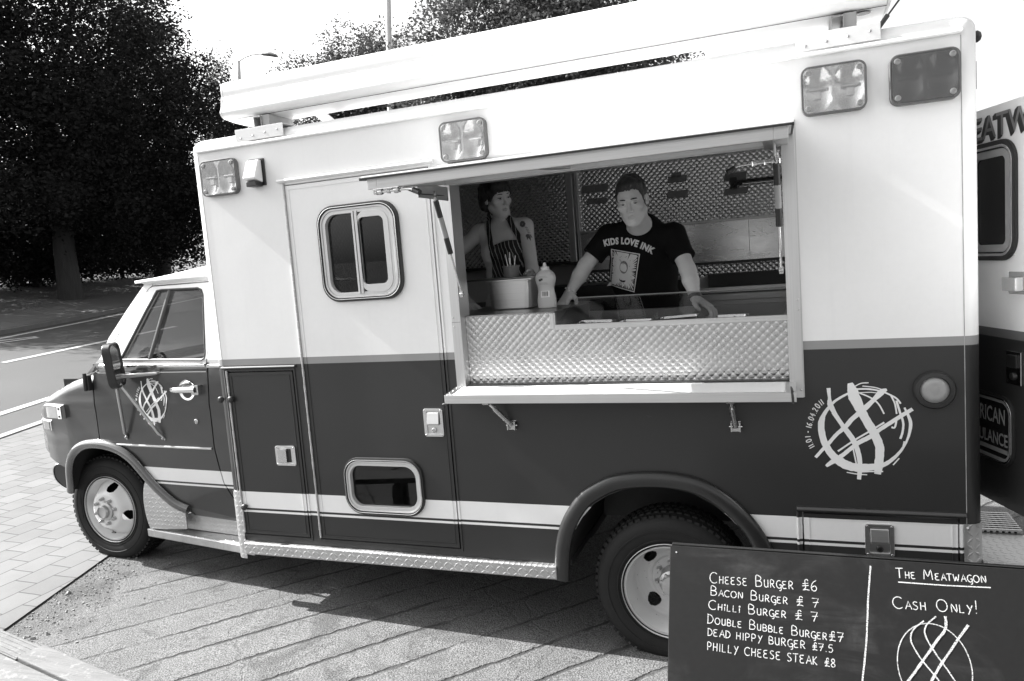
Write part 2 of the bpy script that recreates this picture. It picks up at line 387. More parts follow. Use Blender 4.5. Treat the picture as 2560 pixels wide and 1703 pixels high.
def small_idx(t):
    s = set(); start = True
    for i, c in enumerate(t):
        if c == ' ': start = True; continue
        if not start and c.isalpha(): s.add(i)
        start = False
    return s
DULLSTEEL = mat('dull_steel', .30, .34, 1, .25, 8, rvar=.25)
def smeared():
    t = NT('wiped_steel'); m = t.node('Mapping', {0: t.obj()}); m.inputs['Scale'].default_value = (2.5, 2.5, 9); n = t.noise(1.6, 8, .7, m.outputs[0], 1.2)
    t.col(t.mix(n, .60, .82)); t.set(Metallic=1, Roughness=t.math('MULTIPLY_ADD', n, .30, .10)); t.bump(n, .08, .01); return t.m
PLAINSTEEL = smeared()
TRAYTOP = mat('tray_sheet', .72, .5, 0, .06, 10)
AWN = banded('awning_white', [(0, .80), (.5, .80)])
EMBL = mat('emblem_vinyl', .74, .5, 0, .04, 30)
LIP = mat('arch_lip_paint', .10, .20, .6, .15, 12, coat=1)
AMBER = mat('amber_lamp', .30, .25, 0, .2, 30, coat=.6); AMBER2 = mat('amber_marker', .14, .2, 0, .3, 30, coat=.8); ALUARM = mat('mirror_arm_alloy', .42, .35, .8, .1, 30)
# ================================================================== the truck
truck = empty('food_truck', (1.0, 1.2, .05), 'white over dark grey box-bodied food truck with its serving hatch open', 'food truck')
XR = 3.533; YB = 2.4
DOOR = (.531, 1.349, .505, 2.372); CDOOR = (.03, .462, .505, 1.42); RDOOR = (2.935, 3.505, .56, .772)
def rect(x0, x1, z0, z1): return [(x0, z0), (x1, z0), (x1, z1), (x0, z1)]
arch_in = [(1.896, .466), (1.905, .53), (1.934, .619), (1.98, .695), (2.045, .767), (2.11, .808), (2.181, .837), (2.26, .852), (2.335, .857), (2.415, .85), (2.493, .831), (2.57, .79), (2.637, .737), (2.69, .68), (2.73, .62), (2.765, .54), (2.78, .466)]
out = [(0, .466)] + arch_in + [(XR, .466), (XR, 2.609), (0, 2.609)]
body = panel('body_panel', out, [rect(1.453, 2.907, 1.33, 2.275), rect(*DOOR), rect(*CDOOR), rect(*RDOOR)], P_BODY, truck, thick=.028)
far = MB().box(0, XR, YB - .03, YB, .36, 2.609); far.build('far_side_panel', P_BODY, truck)  # unseen far side; bottom edge carried down to block light underneath
# corner posts, roof with rounded edges
def quarter(cx, cy, a0, r=.055, n=8): return [(cx + r * math.cos(rad(a0 + 90 * i / n)), cy + r * math.sin(rad(a0 + 90 * i / n))) for i in range(n + 1)]
R_ = .055
for (cx, cy, a0) in ((0, R_, 180), (XR, R_, 270), (XR, YB - R_, 0), (0, YB - R_, 90)):
    mb = MB(); q_ = quarter(cx, cy, a0); n = len(q_); zs_ = (.50 if cx > 1 else .47, 2.6125)
    vs = [(x, y, z) for z in zs_ for x, y in q_]; mb.add(vs, [(i, i + 1, n + i + 1, n + i) for i in range(n - 1)], 0, True)
    mb.build('corner_post', P_BODY, truck)
mb = MB(); zt = 2.612; prof = [(0, 0)] + [(R_ - R_ * math.cos(rad(90 * i / 8)), R_ * math.sin(rad(90 * i / 8))) for i in range(9)]
def roofring(ins, z):
    pl = []
    r_ = max(R_ - ins * .6, .012)
    for cx, cy, a0 in ((XR + R_ - ins - r_, YB - ins - r_, 0), (-R_ + ins + r_, YB - ins - r_, 90), (-R_ + ins + r_, ins + r_, 180), (XR + R_ - ins - r_, ins + r_, 270)):
        for i in range(7):
            a = rad(a0 + 15 * i); pl.append((cx + r_ * math.cos(a), cy + r_ * math.sin(a), z))
    return pl
rings = [roofring(i_, zt + h_) for i_, h_ in prof[1:]] + [roofring(.4, zt + R_ + .012)]
n = len(rings[0]); vs = [p for g in rings for p in g]; fs = [(i * n + k, i * n + (k + 1) % n, (i + 1) * n + (k + 1) % n, (i + 1) * n + k) for i in range(len(rings) - 1) for k in range(n)]
mb.add(vs, fs, 0, True); mb.add(rings[-1], [tuple(range(n))], 0); mb.add(rings[0], [tuple(range(n - 1, -1, -1))], 0)
roof = mb.build('roof', P_WHITE, truck)
mb = MB(); mb.tube([(-.002, -.006, 2.603), (XR + .002, -.006, 2.603)], (.011, .008), 10)
mb.build('roof_drip_rail', P_WHITE, truck)
# front and rear walls
MB().box(-R_, -R_ + .03, R_, YB - R_, .5, 2.606).build('front_wall', P_BODY, truck)
mb = MB(); mb.box(XR + R_ - .03, XR + R_, .06, .40, .5, 2.606); mb.box(XR + R_ - .03, XR + R_, 2.2, YB - R_, .5, 2.606)
mb.box(XR + R_ - .03, XR + R_, .40, 2.2, 2.37, 2.606); mb.box(XR + R_ - .03, XR + R_, .40, 2.2, .5, .70); mb.build('rear_wall', P_BODY, truck)
# thin dark gap lines where the skin meets the posts
SEAM = mat('seam_line', .30, .7, 0, .6, 20)
for x in (.002, XR - .002): MB().box(x - .0014, x + .0014, -.0010, .004, .5, 2.59).build('body_seam', SEAM, truck)
# tread-plate skirts, corner guards
mb = MB(); mb.box(.03, 1.85, -.034, .02, .398, .464); mb.build('skirt', DIA_XZ, truck, bevel=.006)
mb = MB(); mb.box(2.80, 3.53, -.030, .02, .42, .464); mb.build('skirt', DIA_XZ, truck, bevel=.006)
mb = MB(); q_ = quarter(XR, R_, 270, .059); n = len(q_); q_ = [(XR - .012, -.0035)] + q_; n += 1
mb.add([(x, y, z) for z in (.50, .752) for x, y in q_], [(i, i + 1, n + i + 1, n + i) for i in range(n - 1)], 0, True)
for z in (.515, .735): mb.lathe([(0, .004), (.006, .003), (.008, 0)], (XR + .004, -.004, z), n=10)
mb.build('corner_guard', DIA_XZ, truck)
mb = MB(); q_ = quarter(0, R_, 180, .060); q_ = q_ + [(.02, -.005)]; n = len(q_)
mb.add([(x, y, z) for z in (.36, .745) for x, y in q_], [(i, i + 1, n + i + 1, n + i) for i in range(n - 1)], 0, True)
mb.build('corner_guard', DIA_XZ, truck)
# wheel well, underframe and added light-blocking boxes (dark underside)
mb = MB(); arcw = arch_in
vs = [(x, .028, z) for x, z in arcw] + [(x, .75, z) for x, z in arcw]; n = len(arcw)
mb.add(vs, [(i, i + 1, n + i + 1, n + i) for i in range(n - 1)], 0, True); mb.add(vs[n:], [tuple(range(n))], 0)
mb.build('wheel_well', LINER, truck)
mb = MB(); mb.box(0, 1.9, .06, 2.34, .44, .47); mb.box(2.78, 3.5, .06, 2.34, .44, .47); mb.box(-2.0, 3.4, .72, .80, .45, .62); mb.box(-2.0, 3.4, 1.60, 1.68, .45, .62)
mb.box(.15, 1.75, .25, .70, .30, .46); mb.box(-.9, 1.8, 1.75, 2.3, .26, .46); mb.box(2.9, 3.5, .2, 2.3, .30, .46); mb.box(.2, 1.8, .8, 1.6, .28, .46); mb.box(2.2, 2.5, .3, 2.1, .30, .42); mb.tube([(2.365, .3, .36), (2.365, 2.1, .36)], .06, 12); mb.tube([(-1.33, .5, .47), (-1.33, 1.9, .47)], .05, 12); mb.tube([(-.6, 1.0, .40), (1.6, 1.0, .40)], .09, 14)  # unseen tank boxes added so no light leaks under the truck
mb.build('chassis_and_light_blocks', DARKMETAL, truck)
# rear wheel-arch flare
arch_mid = [(1.866, .392), (1.872, .47), (1.885, .56), (1.91, .645), (1.95, .72), (2.003, .786), (2.068, .832), (2.14, .868), (2.225, .886), (2.335, .893), (2.44, .886), (2.53, .862), (2.61, .815), (2.675, .757), (2.73, .69), (2.772, .61), (2.80, .52), (2.815, .43)]
mb = MB(); pts = catmull(arch_mid, 4); mb.tube([(a, -.010, b) for a, b in pts], (.022, .037), 14, sq=(0, -1, 0)); mb.build('wheel_arch_flare', FLARE, truck)
mb = MB()
for (a, b), (c, d) in zip(pts[:-1], pts[1:]):
    pass
# ------------------------------------------------------------------ wheels
def wheel(x, y, z, r, front, flip=False, lit=True):
    sgn = 1 if flip else -1; ax = (0, sgn, 0); c = (x, y, z)
    W_ = .215; k = r / .365
    tp = [(.212, .0), (.225, -.006), (.262, .004), (.31, .006), (.335, -.002), (.352, -.018), (.362, -.04), (.365, -.06), (.365, -.155), (.362, -.175), (.352, -.197), (.33, -.212), (.22, -.205)]
    mb = MB(); mb.lathe([(a * k if a > .23 else a, b) for a, b in tp], c, ax, 72)
    # raised sidewall rings and lettering-free ribs
    mb.lathe([(.292 * k, .0045), (.294 * k, .008), (.300 * k, .008), (.302 * k, .0045)], c, ax, 72)
    mb.lathe([(.236, .0), (.238, .004), (.243, .004), (.245, .0)], c, ax, 72)
    N = 64; axv = Vector(ax)
    for i in range(N):                                   # shoulder lugs and tread blocks
        a = 2 * math.pi * i / N
        for h, w, off in ((-.032, .030, 0), (-.072, .036, .5), (-.112, .036, 0), (-.152, .036, .5), (-.188, .03, 0)):
            aa = a + off * 2 * math.pi / N
            er = Vector((math.cos(aa), 0, math.sin(aa))); et = Vector((-math.sin(aa), 0, math.cos(aa)))
            R3 = Matrix((er, axv, et)).transposed()
            rad_ = (r if abs(h + .11) < .06 else r - .007)
            mb.obox(Vector(c) + er * (rad_ + .000) + axv * h, (.012, w, .0215), R3)
    tyre_name = 'front_wheel' if front else 'rear_wheel'
    root_mb = MB()
    if front:
        prof = [(.222, .004), (.224, -.002), (.216, -.008), (.206, -.008), (.203, .0), (.199, -.03), (.190, -.046), (.186, -.06)]
        disc = [(.186, -.06), (.178, -.05), (.165, -.03), (.148, -.006), (.132, .012), (.118, .022), (.105, .026), (.062, .026)]
        hole_r, hole_a, nh = .152, .031, 4
    else:
        prof = [(.222, .006), (.224, .0), (.216, -.008), (.206, -.008), (.203, -.004), (.199, -.05), (.190, -.075), (.184, -.10)]
        disc = [(.184, -.10), (.178, -.118), (.165, -.135), (.148, -.148), (.128, -.158), (.112, -.160), (.105, -.150), (.060, -.150)]
        hole_r, hole_a, nh = .150, .030, 4
    root_mb.lathe(prof, c, ax, 72)
    # disc with real hand holes
    NA = 288; rs = []; hs = []
    for (r0, h0), (r1, h1) in zip(disc[:-1], disc[1:]):
        m = max(1, int((r0 - r1) / .0025))
        for j in range(m): t_ = j / m; rs.append(r0 + (r1 - r0) * t_); hs.append(h0 + (h1 - h0) * t_)
    rs.append(disc[-1][0]); hs.append(disc[-1][1])
    a_ = axv.orthogonal().normalized(); b_ = axv.cross(a_)
    vs = [Vector(c) + axv * h + (a_ * math.cos(2 * math.pi * q / NA) + b_ * math.sin(2 * math.pi * q / NA)) * rr_ for rr_, h in zip(rs, hs) for q in range(NA)]
    fs = []
    ph0 = .55 if front else 3.18
    for i in range(len(rs) - 1):
        for q in range(NA):
            aa = 2 * math.pi * (q + .5) / NA; rm = (rs[i] + rs[i + 1]) / 2; hole = False
            for hh in range(nh):
                d = (aa - ph0 - hh * 2 * math.pi / nh + math.pi) % (2 * math.pi) - math.pi
                if (d * rm / (hole_a * 1.12)) ** 2 + ((rm - hole_r) / (hole_a * .82)) ** 2 < 1: hole = True
            if not hole: fs.append((i * NA + q, i * NA + (q + 1) % NA, (i + 1) * NA + (q + 1) % NA, (i + 1) * NA + q))
    root_mb.add(vs, fs, 0, True)
    root_mb.lathe([(.15, -.19), (.02, -.19)], c, ax, 40, 1)            # drum seen through the holes
    hub = MB(); hz = .026 if front else -.150
    if front: hub.lathe([(.064, hz), (.062, hz + .012), (.046, hz + .016), (.042, hz + .034), (.038, hz + .038), (.036, hz + .030), (.0, hz + .026)], c, ax, 40)
    else: hub.lathe([(.066, hz), (.066, hz + .055), (.062, hz + .07), (.05, hz + .078), (.045, hz + .10), (.0, hz + .104)], c, ax, 40)
    nuts = 8
    for i in range(nuts):
        aa = 2 * math.pi * i / nuts + .2; p = Vector(c) + (a_ * math.cos(aa) + b_ * math.sin(aa)) * .083 + axv * hz
        hub.lathe([(.014, 0), (.014, .005), (.0115, .006), (.0115, .02), (.008, .024), (.006, .03), (0, .031)], p, ax, 6 if not front else 8)
        if not front:
            p2 = Vector(c) + (a_ * math.cos(aa + .39) + b_ * math.sin(aa + .39)) * .05 + axv * (hz + .075)
            hub.lathe([(.008, 0), (.008, .012), (0, .014)], p2, ax, 6)
    valve = MB()
    p = Vector(c) + a_ * -.02 + b_ * 0
    t = mb.build(tyre_name, TYRE, truck)
    root_mb.build('rim', [RIM if front else RIM2, LINER], t, angle=50); hub.build('hub', HUB, t, angle=35)
    if front:
        vv = Vector(c) + Vector((-.03, 0, -.165)); valve.tube([vv + axv * -.03, vv + axv * .004 + Vector((.03, 0, .01)), vv + axv * .006 + Vector((.062, 0, .012))], .0055, 8); valve.build('valve_stem', BLACK, t)
    return t
TYRE = mat('tyre_rubber', .013, .7, 0, .35, 14, .12, 150, spec=.25); RIM = mat('white_rim_paint', .66, .35, 0, .10, 9, .03, 60, coat=.3)
def dusty():
    t = NT('rim_with_rust_specks'); n = t.noise(55, 3, .6); n2 = t.noise(6, 5)
    sp = t.ramp(n, [(0, 0), (.66, 0), (.72, 1)]); t.col(t.mix(sp, t.mix(n2, .52, .66), .16)); t.set(Roughness=.45); return t.m
RIM2 = dusty(); HUB = mat('hub_metal', .45, .35, .7, .3, 30)
wheel(2.365, .022, .362, .352, False); wheel(2.365, YB - .022, .362, .352, False, True)
wheel(-1.335, .285, .478, .356, True); wheel(-1.335, YB - .285, .478, .356, True, True)
# ------------------------------------------------------------------ warning lights
def warning_light(x, ztop, lens_m, w=.232, h=.184):
    z0 = ztop - h; mb = MB(); A = rr(x, x + w, z0, ztop, .032); B = rr(x + .007, x + w - .007, z0 + .007, ztop - .007, .027)
    mb.ring(A, B, FY, -.030, .0)
    o = mb.build('warning_light', BEZEL, truck, bevel=.002)
    # reflector: two parabolic troughs round a bulb
    cx, cz = x + w / 2, ztop - h / 2; mb = MB(); NX, NZ = 40, 24; vs = []
    for j in range(NZ + 1):
        for i in range(NX + 1):
            u = -1 + 2 * i / NX; v = -1 + 2 * j / NZ; uu = abs(u)
            q = (uu - .5) / .5; d = .026 * min(1, (q * q * .9 + v * v * .9)) if uu > .05 else .020
            vs.append((cx + u * (w / 2 - .009), -.001 - d, cz + v * (h / 2 - .009)))
    fs = [(j * (NX + 1) + i, j * (NX + 1) + i + 1, (j + 1) * (NX + 1) + i + 1, (j + 1) * (NX + 1) + i) for j in range(NZ) for i in range(NX)]
    mb.add(vs, fs, 0, True); mb.box(cx - .004, cx + .004, -.026, -.004, z0 + .014, ztop - .014, 0)
    for sx in (-.5, .5): mb.tube([(cx + sx * w * .5 - .03, -.014, cz + .004), (cx + sx * w * .5 + .03, -.014, cz + .004)], .007, 10); mb.box(cx + sx * w * .5 - .012, cx + sx * w * .5 + .012, -.012, -.002, cz - .03, cz + .0, 0)
    mb.build('reflector', REFL if lens_m is not LENS_DARK else REFL2, o)
    mb = MB(); L1 = rr(x + .0075, x + w - .0075, z0 + .0075, ztop - .0075, .027); n = len(L1)
    mb.add([(a, -.0305, b) for a, b in L1], [tuple(range(n))]); mb.build('lens', lens_m, o)
    for sx in (x + .026, x + w - .026):
        for sz in (z0 + .026, ztop - .026): MB().lathe([(.011, 0), (.011, .003), (.007, .004), (.006, .0015), (0, .0015)], (sx, -.031, sz), n=14).build('screw', mat_screw, o)
    return o
BEZEL = mat('lamp_bezel', .10, .5, 0, .2, 20); REFL = mat('reflector_chrome', .62, .10, 1, .45, 30, .25, 60); REFL2 = mat('dark_reflector', .50, .12, 1, .6, 24, .3, 40); mat_screw = mat('screw_metal', .30, .4, .7)
for x, zt_, lm in ((.028, 2.545, LENS_CLEAR), (1.432, 2.557, LENS_CLEAR), (2.986, 2.553, LENS_CLEAR), (3.294, 2.548, LENS_DARK)):
    o = warning_light(x, zt_, lm)
o['label'] = 'warning light with dark lens'
# hooded porch light
mb = MB(); x0, x1 = .334, .412
pr = [(-.008, 2.514), (-.03, 2.515), (-.072, 2.425), (-.07, 2.415), (-.008, 2.40)]
mb.prism(pr, lambda p: (x0, p[0], p[1]), lambda p: (x1, p[0], p[1])); hood = mb.build('porch_light', mat('hood_white', .8, .2, 0, .05, 10, coat=.5), truck, bevel=.006)
mb = MB(); mb.box(x0 - .008, x1 + .014, -.008, .0, 2.385, 2.522); mb.box(x0 + .008, x1 - .006, -.06, -.006, 2.38, 2.405); mb.build('base', BLACK, hood, bevel=.004)
# round marker lamp at the rear
mb = MB(); c = (3.427, -.001, 1.284); mb.lathe([(.073, 0), (.074, .012), (.068, .024), (.054, .026), (.050, .014)], c, n=48); mk = mb.build('round_marker_light', RUBBER, truck)
mb = MB(); mb.lathe([(.052, .012), (.045, .019), (.030, .024), (.020, .022), (.012, .024), (0, .024)], c, n=40); mb.build('lens', mat('frosted_lens', .27, .35, 0, .25, 30, coat=.5), mk)
# ------------------------------------------------------------------ side door, lower locker doors
def door(name, d, holes, m, hinge=None, y=-.005):
    g = .005
    o = panel(name, rect(d[0] + g, d[1] - g, d[2] + g, d[3] - g), holes, m, truck, thick=.026, y=y)
    mb = MB()     # pressed outline just inside the edge
    A = rect(d[0] + .024, d[1] - .022, d[2] + .022, d[3] - .022); B = rect(d[0] + .0275, d[1] - .0255, d[2] + .0255, d[3] - .0255)
    mb.ring(A, B, FY, y - .0025, y + .001); mb.build('edge_moulding', m, o)
    mb = MB(); A = rect(d[0] - .012, d[1] + .012, d[2] - .012, d[3] + .012); B = rect(d[0] - .002, d[1] + .002, d[2] - .002, d[3] + .002)
    mb.ring(A, B, FY, -.004, .001); mb.build('door_surround', m, truck)
    if hinge:
        mb = MB(); z = d[2] + .01; i = 0
        while z < d[3] - .03:
            mb.lathe([(.0, 0), (.0062 if i % 2 else .0052, 0), (.0062 if i % 2 else .0052, .040), (0, .040)], (d[0], y - .004, z), (0, 0, 1), 10); z += .0415; i += 1
        mb.build('piano_hinge', HINGE, o)
    return o
HINGE = mat('hinge_metal', .42, .4, .6, .35, 40)
win_out = rr(.711, 1.174, 1.763, 2.243, .095, 8); win_in = rr(.757, 1.112, 1.808, 2.197, .062, 8)
low_out = rr(.717, 1.178, .661, .961, .095, 8); low_in = rr(.754, 1.137, .703, .918, .062, 8)
hole = rr(.728, 1.158, 1.78, 2.226, .085, 8); lhole = rr(.732, 1.16, .675, .945, .085, 8)
side = door('side_door', DOOR, [hole, lhole], P_BODY, True)
def win(out_, mid_r, in_, dark_fit, yb=-.006):
    mb = MB(); A = out_; n = len(A)
    def lerp(P, Q, t): return [(p[0] + (q[0] - p[0]) * t, p[1] + (q[1] - p[1]) * t) for p, q in zip(P, Q)]
    L = [lerp(out_, in_, t) for t in (0, .22, .30, .42, .60, 1)]
    mb.ring(L[0], L[1], FY, yb - .012, yb + .002, 1); mb.ring(L[1], L[2], FY, yb - .019, yb + .002, 2); mb.ring(L[2], L[3], FY, yb - .010, yb + .002, 1)
    mb.ring(L[3], L[4], FY, yb - .013, yb + .004, 0); mb.ring(L[4], L[5], FY, yb - .008, yb + .02, 0)
    return mb
WFR = mat('window_frame', .55, .42, .35, .08, 20)
mb = win(win_out, 0, win_in, 0); o = mb.build('window', [WFR, RUBBER, CHROME], side, bevel=.0015)
mb = MB(); mb.box(.918, .948, -.020, .008, 1.80, 2.205); mb.box(.930, .933, -.0225, -.018, 1.80, 2.205, 1)
sl = rr(.936, 1.118, 1.802, 2.203, .064, 8); si = rr(.948, 1.090, 1.842, 2.170, .028, 8); mb.ring(sl, si, FY, -.0165, -.0045); mb.build('sliding_sash', [WFR, BLACK], side, bevel=.0012)
mb = MB(); mb.box(.745, .93, .010, .013, 1.80, 2.205); mb.box(.94, 1.12, .002, .005, 1.81, 2.20); mb.build('window_pane', GLASS_DARK, side)
mb = win(low_out, 0, low_in, 0); mb.build('lower_window', [WFR, RUBBER, CHROME], side, bevel=.0015)
mb = MB(); mb.box(.74, 1.15, .010, .013, .69, .93); mb.build('window_pane', GLASS_DARK, side)
mb = MB(); mb.box(.5, 1.40, .16, .19, .60, 1.04); mb.build('step_well_lining', diamond('dark_tread_plate', (0, 2), .45, .03, .4), truck)
mb = MB(); mb.prism([(-.016, 2.388), (-.022, 2.392), (-.018, 2.401), (0, 2.404), (0, 2.384), (-.012, 2.384)], lambda p: (.497, p[0], p[1]), lambda p: (1.38, p[0], p[1])); mb.build('door_drip_rail', P_WHITE, truck, bevel=.002)
comp = door('locker_door', CDOOR, [], P_BODY, True)
mb = MB(); mb.prism([(-.012, 1.437), (-.016, 1.441), (-.012, 1.448), (0, 1.451), (0, 1.434)], lambda p: (-.005, p[0], p[1]), lambda p: (.482, p[0], p[1])); mb.build('locker_drip_rail', P_DARK, truck, bevel=.002)
def latch(x0, x1, z0, z1, parent, hor=False, big=False, y=-.006):
    mb = MB(); A = rr(x0, x1, z0, z1, .012, 4); n = len(A)
    cx, cz = (x0 + x1) / 2, (z0 + z1) / 2; w, h = x1 - x0, z1 - z0
    B = rr(x0 + .016, x1 - .016, z0 + .014, z1 - .014, .008, 4)
    mb.ring(A, B, FY, y - .006, y + .001, 0); mb.add([(a, y + .0, b) for a, b in B], [tuple(range(n))], 2)
    for sx in (x0 + .009, x1 - .009):
        for sz in (z0 + .009, z1 - .009): mb.lathe([(.0045, 0), (.004, .002), (0, .0025)], (sx, y - .006, sz), n=10, mi=1)
    o = mb.build('paddle_latch', [BRUSH_X, STEEL, BRUSH_X], parent, bevel=.0012)
    mb = MB()
    if hor:
        mb.box(x0 + .019, cx + .010, y - .013, y - .002, z0 + .018, z1 - .018, 0); mb.box(cx + .010, x1 - .033, y - .003, y - .001, z0 + .018, z1 - .018, 1)
        mb.build('paddle', [STEEL, BLACK], o, bevel=.003)
    else:
        m = z0 + h * .42
        mb.prism([(y - .004, z1 - .018), (y - .008, z1 - .02), (y - .017, m + .008), (y - .016, m), (y - .004, m)], lambda p: (x0 + .02, p[0], p[1]), lambda p: (x1 - .02, p[0], p[1])); mb.build('paddle', BRUSH_X, o, bevel=.002)
        mb = MB(); mb.lathe([(.013, 0), (.013, .006), (.009, .008), (.008, .005), (0, .005)], (cx, y - .001, (z0 + m) / 2 + .003), n=20); mb.box(cx - .0018, cx + .0018, y - .0075, y - .004, (z0 + m) / 2 - .003, (z0 + m) / 2 + .009); mb.build('lock', BLACK if big else STEEL, o)
    return o
latch(1.211, 1.316, 1.075, 1.215, side); latch(.297, .426, .905, 1.014, comp, hor=True)
rdoor = door('rear_locker_door', RDOOR, [], P_BODY)
latch(3.170, 3.277, .602, .737, rdoor, big=True)
mb = MB(); mb.prism([(-.014, .781), (-.02, .786), (-.014, .797), (0, .80), (0, .776)], lambda p: (2.915, p[0], p[1]), lambda p: (3.53, p[0], p[1])); mb.build('rear_locker_drip_rail', P_DARK, truck, bevel=.002)
mb = MB(); mb.tube([(2.918, -.006, .55), (2.918, -.006, .775)], .006, 8); mb.build('rear_locker_rail', P_BODY, truck)
for x, z in ((-.02, 1.27), (.047, 1.27), (.055, .665)):
    mb = MB(); mb.lathe([(.010, 0), (.010, .01), (.017, .012), (.018, .022), (.012, .03), (0, .032)], (x, -.004, z), n=16); mb.build('rubber_bumper', RUBBER, truck)
# ------------------------------------------------------------------ serving hatch
def bar(name, x0, x1, y0, y1, z0, z1, m, parent, bevel=.003): return MB().box(x0, x1, y0, y1, z0, z1).build(name, m, parent, bevel)
fr = MB(); fr.box(1.408, 1.455, -.012, .10, 1.258, 2.366, 0); fr.box(2.906, 2.957, -.012, .10, 1.258, 2.366, 0)
fr.box(1.455, 2.906, -.010, .10, 2.276, 2.366, 1); fr.box(1.455, 2.906, -.0095, .05, 1.258, 1.298, 1)
for x, z in ((2.948, 1.66), (2.948, 1.62), (1.418, 1.655), (1.418, 1.61), (2.948, 1.29)): fr.lathe([(.005, 0), (.004, .003), (0, .004)], (x, -.012, z), n=10, mi=0)
fr.box(1.409, 1.454, -.0128, -.011, 1.632, 1.6335, 2)
hatch = fr.build('hatch_frame', [BRUSH_Z, BRUSH_X, DARKMETAL], truck, bevel=.002)
MB().box(2.9571, 2.962, -.003, .0, 1.258, 2.366).build('sealant', mat('sealant', .5, .6), hatch)
# the lifted flap: hinged along the top of the frame, outer edge a little lower
fx0, fx1 = 1.405, 2.945; hy, hz_ = -.012, 2.325; oy, oz = -.70, 2.262
d_ = Vector((0, oy - hy, oz - hz_)).normalized(); n_ = Vector((0, d_.z, -d_.y)); LF = math.hypot(oy - hy, oz - hz_)
FX = Matrix(((1, 0, 0, 0), (0, d_.y, n_.y, hy), (0, d_.z, n_.z, hz_), (0, 0, 0, 1)))   # local: x, along flap, up
mb = MB(); mb.box(fx0, fx1, 0, LF, -.010, 0); flap = mb.build('hatch_flap', P_WHITE, truck, xf=FX, bevel=.002)
mb = MB(); w = .055; mb.box(fx0 + .012, fx0 + w, .01, LF - .02, -.050, -.0101); mb.box(fx1 - w, fx1 - .012, .01, LF - .02, -.050, -.0101); mb.box(fx0 + w, fx1 - w, LF - w - .02, LF - .02, -.050, -.0101); mb.box(fx0 + w, fx1 - w, .01, w, -.050, -.0101); mb.box(2.02, 2.06, w, LF - w - .02, -.045, -.0101)
mb.build('flap_frame', BRUSH_X, flap, bevel=.002, xf=FX)
mb = MB(); mb.box(fx0 + w, 2.02, w, LF - w - .02, -.0165, -.0105); mb.box(2.06, fx1 - w, w, LF - w - .02, -.0165, -.0105); mb.build('flap_lining', STEEL, flap, xf=FX)
mb = MB(); mb.box(fx0 - .002, fx1 + .002, LF - .004, LF + .006, -.012, -.005); mb.box(fx0 - .006, fx0, 0, LF + .004, -.014, -.004); mb.box(fx1, fx1 + .006, 0, LF + .004, -.014, -.004); mb.build('flap_seal', RUBBER, flap, xf=FX)
mb = MB(); mb.tube([(fx0, 0, .004), (fx1, 0, .004)], .008, 8); mb.box(fx0, fx1, -.002, .03, .0, .003); mb.build('flap_hinge', ALU, flap, xf=FX)
MB().box(1.41, 1.95 + 1.007, -.022, -.012, 2.345, 2.368).build('hatch_top_rail', P_WHITE, hatch, bevel=.003)
# strut bracket plates under the flap, sliding bolts
for x in (1.452, 2.885):
    mb = MB(); mb.box(x - .003, x + .003, -.33, -.03, 2.20, 2.262); mb.box(x - .04, x + .003, -.33, -.03, 2.259, 2.263); mb.lathe([(.009, 0), (.008, .008), (0, .01)], (x + .003, -.18, 2.225), (1, 0, 0), 10); mb.build('strut_bracket', ALU, flap, bevel=.001)
def bolt(xa, ya, dx):
    mb = MB(); z = 2.204
    mb.box(xa, xa + .11 * dx if dx > 0 else xa, ya - .02, ya + .02, z + .008, z + .012) if dx > 0 else mb.box(xa + .11 * dx, xa, ya - .02, ya + .02, z + .008, z + .012)
    mb.tube([(xa - .01 * dx, ya, z), (xa + .13 * dx, ya, z), (xa + .155 * dx, ya - .004, z - .003), (xa + .178 * dx, ya - .01, z - .012)], .0055, 10, 0)
    mb.tube([(xa + .165 * dx, ya - .006, z - .006), (xa + .195 * dx, ya - .014, z - .022)], [.009, .011], 10, 1)
    for t in (.02, .09): mb.lathe([(.012, -.008), (.013, 0), (.012, .008), (0, .008)], (xa + t * dx, ya, z), (1, 0, 0), 14)
    for t in (.0, .055, .10): mb.tube([(xa + t * dx, ya - .014, z + .01), (xa + t * dx, ya - .012, z - .008), (xa + t * dx, ya + .012, z - .008), (xa + t * dx, ya + .014, z + .01)], .0025, 6)
    return mb.build('slide_bolt', [CHROME, BLACK], flap)
bolt(1.44, -.655, 1); bolt(2.90, -.10, -1)
mb = MB(); mb.tube([(1.56, -.64, 2.206), (1.46, -.35, 2.214), (1.452, -.06, 2.222)], .003, 6); mb.build('lanyard', DARKMETAL, flap)
def gas_strut(lo, hi, t0):
    lo, hi = Vector(lo), Vector(hi); v = hi - lo; mb = MB()
    mb.tube([lo, lo + v * t0], .0052, 10, 0); mb.tube([lo + v * t0, hi - v * .06], .0125, 14, 1); mb.tube([hi - v * .06, hi], .006, 8, 2)
    mb.tube([lo + v * (t0 + .16), lo + v * (t0 + .36)], .0128, 14, 3)
    for p in (lo, hi): mb.lathe([(0, -.012), (.009, -.009), (.011, 0), (.009, .009), (0, .012)], p, (1, 0, 0), 12, 2); mb.box(p.x - .008, p.x + .008, p.y - .008, p.y + .008, p.z - .014, p.z + .014, 2)
    mb.build('gas_strut', [CHROME, BLACK, STEEL, GREYPL], truck)
gas_strut((1.474, -.012, 1.765), (1.455, -.18, 2.222), .42); gas_strut((2.890, .012, 1.78), (2.888, -.12, 2.222), .40)
